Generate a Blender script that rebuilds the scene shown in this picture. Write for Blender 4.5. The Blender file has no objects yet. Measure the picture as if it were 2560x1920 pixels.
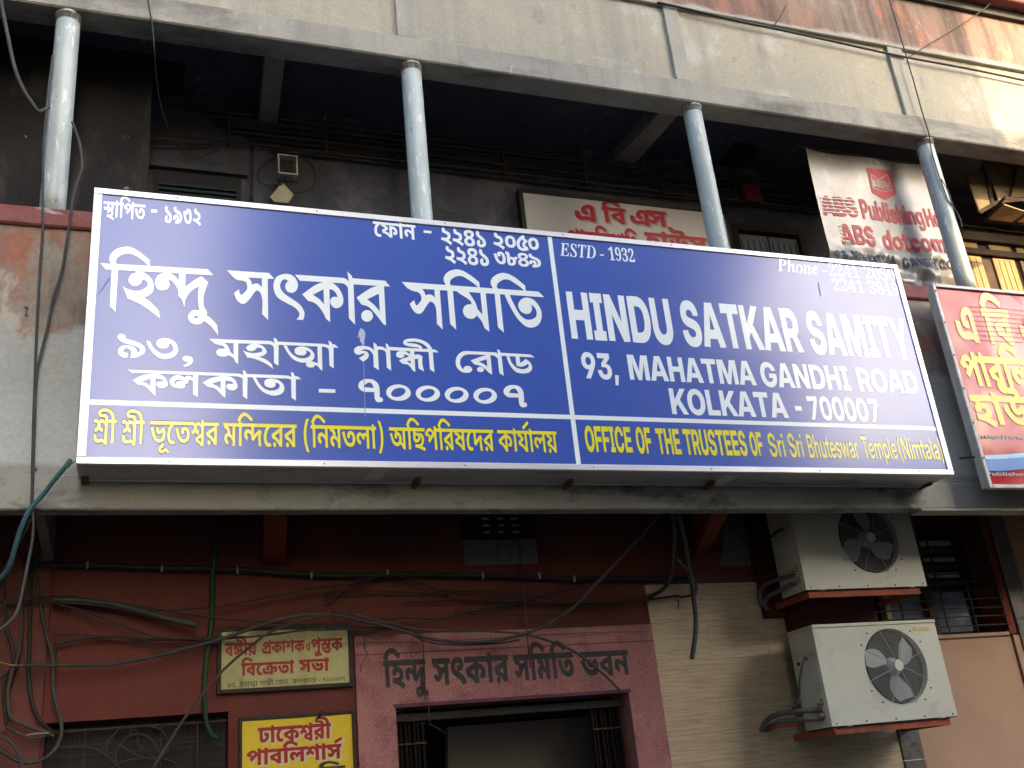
import bpy, math, random, json
import numpy as np
from mathutils import Matrix, Vector
from mathutils.geometry import delaunay_2d_cdt

random.seed(7)
S = bpy.context.scene
COL = S.collection

# ------------------------------------------------------------------ camera
F_PX = 2583.0                      # focal length in pixels of a 2560 x 1920 picture
EYE = np.array([0.0, -6.0, 1.6])   # standing in the street, six metres from the sign
_x = np.array([7220.0, 305.0, F_PX]); _x /= np.linalg.norm(_x)      # facade direction seen by the camera
_z = np.array([-660.0, -6260.0, F_PX]); _z -= _x * (_z @ _x); _z /= np.linalg.norm(_z)
_y = np.cross(_z, _x)
ROT = np.stack([_x, _y, _z])
cam_data = bpy.data.cameras.new('camera')
cam = bpy.data.objects.new('camera', cam_data)
COL.objects.link(cam)
cam_data.sensor_width = 36.0
cam_data.lens = 36.0 * F_PX / 2560.0
cam_data.clip_start = 0.05
cam_data.clip_end = 3000.0
r_, u_, b_ = ROT[:, 0], -ROT[:, 1], -ROT[:, 2]
cam.matrix_world = Matrix(((r_[0], u_[0], b_[0], EYE[0]), (r_[1], u_[1], b_[1], EYE[1]),
                           (r_[2], u_[2], b_[2], EYE[2]), (0, 0, 0, 1)))
S.camera = cam

# ------------------------------------------------------------------ sky, sun, exposure
SUN_EL, SUN_AZ = math.radians(22.0), math.radians(22.0)   # low sun beyond the street, to the right of the facade normal
world = bpy.data.worlds.new('World')
S.world = world
world.use_nodes = True
wn = world.node_tree
sky = wn.nodes.new('ShaderNodeTexSky')
sky.sky_type = 'NISHITA'
sky.sun_disc = False
sky.sun_elevation = SUN_EL
sun_dir = Vector((math.sin(SUN_AZ) * math.cos(SUN_EL), -math.cos(SUN_AZ) * math.cos(SUN_EL), math.sin(SUN_EL)))
sky.sun_rotation = math.atan2(sun_dir.x, sun_dir.y)
sky.air_density = 1.0
sky.dust_density = 3.2
sky.ozone_density = 1.2
bg = wn.nodes['Background']
bg.inputs[1].default_value = 0.15
wn.links.new(sky.outputs[0], bg.inputs[0])
sl = bpy.data.lights.new('sun', 'SUN')
sl.energy = 2.0
sl.angle = math.radians(0.6)
sl.color = (0.80, 0.54, 0.32)
so = bpy.data.objects.new('sun', sl)
COL.objects.link(so)
so.rotation_euler = sun_dir.to_track_quat('Z', 'Y').to_euler()
so.location = (8, -20, 20)
vs = S.view_settings
vs.view_transform = 'Standard'
vs.look = 'None'
vs.gamma = 1.0
vs.use_curve_mapping = False
vs.exposure = 2.55
S.render.engine = 'CYCLES'
S.cycles.max_bounces = 8
S.cycles.diffuse_bounces = 5
S.cycles.use_denoising = True

# ------------------------------------------------------------------ places
def ray(px, py):
    return ROT @ np.array([px - 1280.0, py - 960.0, F_PX])
def P(px, py, y=0.0):
    """the point of the wall plane at depth y that is seen at that pixel of the photograph"""
    d = ray(px, py)
    return EYE + d * (y - EYE[1]) / d[1]
def PZ(px, py, z):
    d = ray(px, py)
    return EYE + d * (z - EYE[2]) / d[2]

# ------------------------------------------------------------------ materials
def _n(nt, t, **kw):
    n = nt.nodes.new(t)
    for k, v in kw.items():
        setattr(n, k, v)
    return n
def surf(name, a, b=None, sc=2.0, patches=(), streak=None, rvar=0.1, rough=0.85, spec=0.25, bump=0.25, bsc=40.0, metal=0.0, grain=0.08, coat=0.0, zmix=None, speck=None):
    """painted, plastered or stained surface. patches: (colour, scale, threshold, softness, (sx,sy,sz))"""
    m = bpy.data.materials.new(name)
    m.use_nodes = True
    nt = m.node_tree
    L = nt.links.new
    bs = nt.nodes['Principled BSDF']
    geo = _n(nt, 'ShaderNodeNewGeometry')
    pos = geo.outputs['Position']
    seed = [sum(map(ord, name)) % 37]
    def noise(scale, stretch=(1, 1, 1), detail=5.0, rgh=0.6, dist=0.0):
        mp = _n(nt, 'ShaderNodeMapping')
        seed[0] += 3.7
        mp.inputs['Location'].default_value = (seed[0], seed[0] * 1.3, -seed[0])
        mp.inputs['Scale'].default_value = stretch
        L(pos, mp.inputs[0])
        n = _n(nt, 'ShaderNodeTexNoise')
        n.inputs['Scale'].default_value = scale
        n.inputs['Detail'].default_value = detail
        n.inputs['Roughness'].default_value = rgh
        n.inputs['Distortion'].default_value = dist
        L(mp.outputs[0], n.inputs['Vector'])
        return n.outputs[0]
    def ramp(src, lo, hi):
        r = _n(nt, 'ShaderNodeMapRange')
        r.inputs[1].default_value = lo
        r.inputs[2].default_value = hi
        L(src, r.inputs[0])
        return r.outputs[0]
    def mix(f, c1, c2, mode='MIX'):
        x = _n(nt, 'ShaderNodeMix', data_type='RGBA', blend_type=mode)
        if isinstance(f, float): x.inputs[0].default_value = f
        else: L(f, x.inputs[0])
        for k, c in ((6, c1), (7, c2)):
            if isinstance(c, tuple): x.inputs[k].default_value = (*c[:3], 1)
            else: L(c, x.inputs[k])
        return x.outputs[2]
    col = a
    if b is not None:
        col = mix(ramp(noise(sc), 0.35, 0.65), a, b)
    for pc, ps, th, soft, st in patches:
        col = mix(ramp(noise(ps, st, 6.0, 0.65, 0.3), th - soft, th + soft), col, pc)
    if streak:
        sc_, amt = streak[1], streak[2]
        f = ramp(noise(sc_, (1, 1, 0.06), 4.0, 0.6), 0.48, 0.72)
        mm = _n(nt, 'ShaderNodeMath', operation='MULTIPLY'); L(f, mm.inputs[0]); mm.inputs[1].default_value = amt
        col = mix(mm.outputs[0], col, streak[0])
    if zmix:                                    # (colour below, height, wobble, edge)
        for zc, zh, wob, edge in zmix:
            sx = _n(nt, 'ShaderNodeSeparateXYZ'); L(pos, sx.inputs[0])
            ad = _n(nt, 'ShaderNodeMath', operation='MULTIPLY_ADD')
            L(noise(2.2), ad.inputs[0]); ad.inputs[1].default_value = wob; L(sx.outputs[2], ad.inputs[2])
            mid = zh + wob * 0.5
            col = mix(ramp(ad.outputs[0], mid - edge, mid + edge), zc, col)
    if speck:                                   # (colour, scale, threshold)
        col = mix(ramp(noise(speck[1], (1, 1, 1), 3.0, 0.5), speck[2], speck[2] + 0.05), col, speck[0])
    if grain:
        g = _n(nt, 'ShaderNodeMapRange')
        g.inputs[1].default_value = 0.25; g.inputs[2].default_value = 0.75
        g.inputs[3].default_value = 1.0 - grain * 2; g.inputs[4].default_value = 1.0 + grain
        L(noise(bsc * 1.5, (1, 1, 1), 3.0, 0.7), g.inputs[0])
        vm = _n(nt, 'ShaderNodeVectorMath', operation='SCALE')
        if isinstance(col, tuple): vm.inputs[0].default_value = col[:3]
        else: L(col, vm.inputs[0])
        L(g.outputs[0], vm.inputs['Scale'])
        col = vm.outputs[0]
    if isinstance(col, tuple): bs.inputs['Base Color'].default_value = (*col[:3], 1)
    else: L(col, bs.inputs['Base Color'])
    bs.inputs['Metallic'].default_value = metal
    bs.inputs['Specular IOR Level'].default_value = spec
    bs.inputs['Coat Weight'].default_value = coat
    rr = _n(nt, 'ShaderNodeMapRange')
    rr.inputs[3].default_value = max(0.03, rough - rvar); rr.inputs[4].default_value = min(1.0, rough + rvar)
    L(noise(6.0), rr.inputs[0]); L(rr.outputs[0], bs.inputs['Roughness'])
    if bump:
        bp = _n(nt, 'ShaderNodeBump')
        bp.inputs['Strength'].default_value = bump
        bp.inputs['Distance'].default_value = 0.01
        L(noise(bsc, (1, 1, 1), 6.0, 0.7), bp.inputs['Height'])
        L(bp.outputs[0], bs.inputs['Normal'])
    return m

M = {}
def mk(key, *a, **k): M[key] = surf(key, *a, **k)
mk('beige_plaster', (.385, .355, .275), (.325, .31, .255), 1.3, patches=[((.43, .42, .37), 2.3, .60, .05, (1, 1, 1)), ((.25, .245, .225), 4.0, .66, .06, (1, 1, .6))], streak=((.22, .21, .19), 5.0, .5), bump=.3, bsc=25)
mk('beam_cement', (.36, .345, .295), (.27, .265, .235), 1.6, patches=[((.15, .145, .13), 3.0, .60, .09, (.35, 1, 1)), ((.46, .45, .40), 6.0, .68, .03, (1, 1, .5))], streak=((.16, .155, .14), 9.0, .45), bump=.3, bsc=30)
mk('strip_cement', (.36, .345, .30), (.31, .30, .26), 3.0, streak=((.22, .21, .19), 8.0, .4), bump=.3, bsc=30)
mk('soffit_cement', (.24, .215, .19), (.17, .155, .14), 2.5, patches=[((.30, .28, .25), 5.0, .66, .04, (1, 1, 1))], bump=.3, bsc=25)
mk('patina_red', (.30, .165, .12), (.24, .19, .155), 1.1, patches=[((.36, .32, .26), 2.6, .62, .06, (1, 1, .5)), ((.13, .085, .07), 3.0, .57, .10, (1, 1, .25)), ((.38, .15, .09), 5.0, .64, .05, (1, 1, .6)), ((.42, .38, .32), 14.0, .68, .02, (1, 1, .7))], streak=((.085, .07, .06), 7.0, .8), zmix=[((.37, .355, .31), 8.33, .22, .03)], bump=.4, bsc=22)
mk('parapet_paint', (.33, .29, .23), (.25, .225, .19), 2.0, patches=[((.31, .135, .09), 2.2, .51, .06, (1, 1, 1)), ((.42, .38, .30), 3.1, .60, .03, (1, 1, .7)), ((.14, .125, .11), 4.0, .60, .09, (1, 1, .4))], streak=((.13, .12, .11), 7.0, .5), zmix=[((.35, .365, .345), 4.62, .55, .03), ((.43, .455, .44), 4.1, .5, .2), ((.30, .30, .28), 3.75, .1, .02)], speck=((.06, .06, .055), 9.0, .73), bump=.35, bsc=22)
mk('coping_paint', (.20, .065, .065), (.25, .10, .09), 3.0, patches=[((.38, .365, .32), 3.2, .60, .015, (.5, 1, 1)), ((.10, .05, .05), 6.0, .62, .06, (1, 1, 1))], bump=.5, bsc=25)
mk('edge_cement', (.34, .34, .30), (.27, .27, .24), 2.0, patches=[((.36, .365, .34), 2.5, .60, .08, (.4, 1, 1)), ((.10, .10, .095), 4.5, .62, .07, (.5, 1, 1))], bump=.25, bsc=30)
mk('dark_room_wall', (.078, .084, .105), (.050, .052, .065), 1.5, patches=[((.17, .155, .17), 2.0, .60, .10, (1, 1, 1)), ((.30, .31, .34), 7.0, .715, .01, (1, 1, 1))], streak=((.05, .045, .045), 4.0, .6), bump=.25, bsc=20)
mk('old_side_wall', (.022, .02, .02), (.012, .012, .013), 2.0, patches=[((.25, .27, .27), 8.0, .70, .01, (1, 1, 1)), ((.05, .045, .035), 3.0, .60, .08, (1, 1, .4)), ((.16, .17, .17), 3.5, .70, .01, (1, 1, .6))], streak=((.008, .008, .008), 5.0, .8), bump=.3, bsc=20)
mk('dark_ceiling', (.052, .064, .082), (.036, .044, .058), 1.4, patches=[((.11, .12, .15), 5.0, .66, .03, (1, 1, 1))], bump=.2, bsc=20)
mk('red_wall', (.160, .046, .036), (.118, .035, .03), 1.6, patches=[((.135, .04, .03), 2.5, .60, .08, (1, 1, 1)), ((.30, .20, .17), 13.0, .735, .012, (1, 1, .6))], streak=((.11, .04, .032), 5.0, .5), bump=.25, bsc=35)
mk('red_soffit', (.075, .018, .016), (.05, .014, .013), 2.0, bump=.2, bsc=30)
mk('red_bracket', (.22, .042, .026), (.16, .035, .022), 3.0, bump=.2)
mk('maroon_pillar', (.15, .052, .045), (.10, .042, .038), 3.0, patches=[((.45, .42, .38), 11.0, .72, .01, (2, 1, .25)), ((.28, .24, .14), 9.0, .72, .015, (1, 1, 1))], bump=.3)
mk('pink_grit', (.44, .195, .175), (.34, .13, .12), 1.8, patches=[((.24, .07, .075), 4.0, .60, .10, (1, 1, 1))], streak=((.22, .09, .09), 5.0, .4), speck=((.50, .33, .32), 170.0, .57), bump=.5, bsc=110, grain=.22)
mk('purple_edge', (.13, .05, .085), (.10, .04, .06), 5.0)
mk('peach_wall', (.43, .29, .205), (.385, .255, .185), 2.0, patches=[((.42, .28, .21), 3.0, .62, .10, (1, 1, 1))], streak=((.40, .28, .21), 5.0, .3), bump=.12, bsc=50)
mk('granite', (.12, .115, .105), (.085, .08, .07), 8.0, patches=[((.30, .29, .27), 7.0, .665, .01, (1, 1, .5)), ((.05, .045, .045), 20.0, .60, .04, (1, 1, 1))], rough=.35, spec=.5, bump=.02)
mk('column_paint', (.385, .435, .40), (.32, .37, .34), 3.0, patches=[((.62, .66, .62), 16.0, .60, .015, (1.4, 1.4, .3)), ((.20, .18, .15), 22.0, .665, .012, (1, 1, .5)), ((.27, .29, .28), 5.0, .62, .05, (1, 1, .3))], streak=((.56, .62, .62), 9.0, .5), rough=.38, spec=.5, bump=.06, bsc=30, grain=.04)
mk('column_rust', (.34, .35, .32), (.24, .20, .17), 12.0, patches=[((.50, .52, .48), 16.0, .52, .03, (1, 1, .6)), ((.12, .07, .05), 25.0, .62, .03, (1, 1, 1))], rough=.7)
mk('rust_brown', (.13, .06, .035), (.22, .085, .04), 10.0, rough=.8)
mk('aluminium', (.74, .75, .77), (.66, .67, .70), 4.0, rough=.33, spec=.5, metal=.35, bump=.0, grain=.02)
mk('box_metal', (.55, .56, .54), (.46, .47, .45), 2.0, patches=[((.20, .20, .19), 4.0, .62, .08, (.4, 1, 1)), ((.46, .46, .44), 6.0, .68, .03, (.4, 1, 1))], rough=.45, spec=.5, metal=.25, bump=.04)
mk('sign_blue', (.044, .098, .41), (.047, .102, .42), 1.0, rough=.22, rvar=.02, spec=.68, bump=.01, bsc=5, grain=.01, coat=0.0)
mk('vinyl_white', (.84, .90, .88), rough=.22, rvar=.02, spec=.68, coat=0.0, bump=0, grain=.01)
mk('vinyl_yellow', (.82, .74, .02), (.80, .72, .05), 8.0, rough=.22, rvar=.02, spec=.68, coat=0.0, bump=0, grain=.01)
mk('vinyl_yellow_edge', (.80, .78, .42), rough=.35, spec=.5, bump=0, grain=.01)
mk('vinyl_dark_edge', (.014, .035, .17), rough=.35, spec=.5, bump=0, grain=.01)
mk('bird_dropping', (.55, .60, .72), (.40, .45, .62), 60.0, rough=.8, bump=.3)
mk('dust_mark', (.22, .27, .52), (.26, .30, .55), 40.0, rough=.6)
mk('white_tape', (.74, .74, .72), rough=.6)
mk('board_white', (.50, .485, .46), (.44, .425, .40), 2.0, patches=[((.45, .43, .40), 5.0, .68, .06, (1, 1, 1))], rough=.5, bump=.02)
mk('paint_red', (.38, .018, .03), (.33, .015, .025), 9.0, rough=.45, bump=.02)
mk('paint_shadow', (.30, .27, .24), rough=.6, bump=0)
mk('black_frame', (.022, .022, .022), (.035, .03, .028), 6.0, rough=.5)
mk('poster_frame', (.50, .51, .50), (.38, .36, .33), 7.0, patches=[((.15, .09, .06), 12.0, .68, .03, (1, 1, 1))], rough=.5, metal=.2)
mk('banner_cloth', (.235, .228, .21), (.18, .173, .162), 2.0, patches=[((.45, .42, .38), 4.0, .66, .08, (1, 1, .5))], rough=.3, spec=.6, bump=.03, bsc=8)
mk('ink_dark', (.03, .035, .055), (.045, .05, .07), 15.0, rough=.5, bump=.02)
mk('ink_pale', (.17, .17, .175), rough=.5)
mk('cream_board', (.50, .48, .215), (.44, .42, .18), 3.0, patches=[((.22, .17, .06), 6.0, .655, .05, (1, 1, .5)), ((.10, .08, .04), 26.0, .70, .02, (1, 1, .35))], streak=((.28, .23, .09), 9.0, .4), rough=.55, bump=.03)
mk('paint_crimson', (.36, .012, .018), (.30, .012, .016), 9.0, rough=.45, bump=.02)
mk('yellow_board', (.70, .52, .015), (.66, .48, .02), 3.0, rough=.45, bump=.02)
mk('frame_dark_wood', (.03, .026, .022), (.05, .038, .03), 8.0, rough=.7)
mk('painted_black', (.040, .045, .045), (.065, .062, .06), 12.0, patches=[((.26, .12, .12), 40.0, .68, .03, (1, 1, 1))], rough=.8)
mk('ac_paint', (.56, .56, .455), (.50, .50, .405), 2.0, patches=[((.42, .42, .34), 3.5, .645, .08, (1, 1, 1)), ((.30, .27, .19), 16.0, .72, .02, (1, 1, .5))], rough=.45, spec=.4, bump=.05, bsc=14, grain=.03)
mk('ac_dark', (.026, .028, .027), (.02, .02, .02), 5.0, rough=.7)
mk('fan_plastic', (.46, .50, .50), (.38, .42, .42), 4.0, rough=.5)
mk('guard_wire', (.34, .35, .31), rough=.5, grain=.02, bump=0)
mk('faded_sticker', (.62, .50, .22), rough=.6)
mk('red_oxide', (.36, .085, .03), (.28, .065, .03), 4.0, patches=[((.13, .045, .03), 5.0, .62, .06, (1, 1, 1))], rough=.65)
mk('hose_grey', (.066, .068, .062), (.045, .045, .042), 9.0, rough=.6)
mk('hose_foam', (.15, .14, .13), (.10, .095, .095), 14.0, rough=.8)
mk('brass', (.40, .26, .12), (.25, .17, .09), 9.0, rough=.45, metal=.6)
mk('cable_black', (.022, .023, .022), (.035, .034, .03), 9.0, rough=.55)
mk('cable_grey', (.062, .064, .06), (.042, .042, .038), 9.0, rough=.6)
mk('cable_brown', (.085, .05, .036), (.06, .04, .03), 9.0, rough=.65)
mk('cable_teal', (.045, .13, .15), (.035, .10, .115), 9.0, rough=.5)
mk('slat_teal', (.015, .035, .045), rough=.6)
mk('hose_green', (.012, .055, .016), (.010, .038, .013), 9.0, rough=.45)
mk('cable_dusty', (.095, .082, .062), (.055, .048, .04), 12.0, rough=.8)
mk('cable_yellow', (.35, .25, .10), rough=.7)
mk('conduit_brown', (.10, .065, .035), (.055, .04, .028), 6.0, rough=.7)
mk('clip_pale', (.26, .25, .22), rough=.7)
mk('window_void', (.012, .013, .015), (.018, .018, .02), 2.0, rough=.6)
mk('grille_iron', (.042, .032, .027), (.065, .042, .032), 12.0, rough=.75)
mk('steel_gate', (.012, .010, .009), (.02, .014, .012), 9.0, rough=.9, spec=.05)
mk('inner_plaster', (.60, .58, .56), (.54, .52, .51), 2.0, speck=((.10, .09, .08), 10.0, .735), rough=.9)
mk('shutter_tan', (.42, .30, .14), (.34, .24, .11), 3.0, streak=((.25, .17, .09), 9.0, .6), rough=.7)
mk('plywood', (.24, .19, .105), (.18, .14, .08), 3.0, patches=[((.07, .05, .03), 14.0, .71, .01, (1, 1, 1))], rough=.7)
mk('dark_wood', (.055, .04, .03), (.08, .055, .04), 5.0, rough=.75)
mk('shutter_grey', (.36, .38, .38), (.27, .29, .29), 4.0, rough=.7)
mk('window_glass_pale', (.15, .20, .27), (.08, .11, .15), 3.0, patches=[((.26, .30, .34), 5.0, .60, .06, (1, 1, 1))], rough=.25, spec=.3, bump=.05)
mk('card', (.46, .42, .29), (.36, .33, .22), 9.0, rough=.9)
mk('box_ivory', (.50, .48, .42), (.42, .40, .35), 6.0, rough=.6)
mk('asphalt', (.038, .038, .037), (.03, .03, .029), 1.0, rough=.9, bump=.4)
mk('pavement', (.06, .058, .054), (.05, .047, .044), 1.5, rough=.9)
mk('far_wall', (.13, .12, .105), (.10, .092, .085), 1.0, streak=((.10, .09, .08), 3.0, .5))
mk('far_glass', (.03, .035, .04), rough=.2, spec=.6)
mk('patch_cement', (.17, .165, .155), (.14, .135, .13), 5.0, rough=.9)

def stone(name, c1, c2, c3):
    """travertine: wavy horizontal veins"""
    m = surf(name, c1, c2, 1.5, rough=.35, spec=.45, bump=.02, grain=.03)
    nt = m.node_tree; L = nt.links.new; bs = nt.nodes['Principled BSDF']
    old = bs.inputs['Base Color'].links[0].from_socket
    geo = _n(nt, 'ShaderNodeNewGeometry')
    info = _n(nt, 'ShaderNodeObjectInfo')
    off = _n(nt, 'ShaderNodeMath', operation='MULTIPLY'); L(info.outputs['Random'], off.inputs[0]); off.inputs[1].default_value = 9.0
    cx = _n(nt, 'ShaderNodeCombineXYZ'); L(off.outputs[0], cx.inputs[0]); L(off.outputs[0], cx.inputs[2])
    add = _n(nt, 'ShaderNodeVectorMath', operation='ADD'); L(geo.outputs['Position'], add.inputs[0]); L(cx.outputs[0], add.inputs[1])
    mp = _n(nt, 'ShaderNodeMapping'); mp.inputs['Scale'].default_value = (1.1, 1.1, 24.0); L(add.outputs[0], mp.inputs[0])
    n = _n(nt, 'ShaderNodeTexNoise'); n.inputs['Scale'].default_value = 3.2; n.inputs['Detail'].default_value = 9; n.inputs['Distortion'].default_value = .8
    L(mp.outputs[0], n.inputs['Vector'])
    r = _n(nt, 'ShaderNodeValToRGB')
    e = r.color_ramp.elements
    e[0].position = .36; e[0].color = (*c3, 1)
    e[1].position = .66; e[1].color = (*c1, 1)
    k = e.new(.47); k.color = (*c2, 1)
    k = e.new(.56); k.color = (*c1, 1)
    k = e.new(.585); k.color = tuple(min(1, v * 1.22) for v in c1) + (1,)
    L(n.outputs[0], r.inputs[0])
    x = _n(nt, 'ShaderNodeMix', data_type='RGBA'); x.inputs[0].default_value = .6
    L(old, x.inputs[6]); L(r.outputs[0], x.inputs[7]); L(x.outputs[2], bs.inputs['Base Color'])
    return m
M['travertine'] = stone('travertine', (.50, .41, .275), (.43, .345, .23), (.33, .25, .165))
M['travertine_dark'] = stone('travertine_dark', (.42, .30, .18), (.34, .235, .135), (.26, .17, .10))

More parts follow.
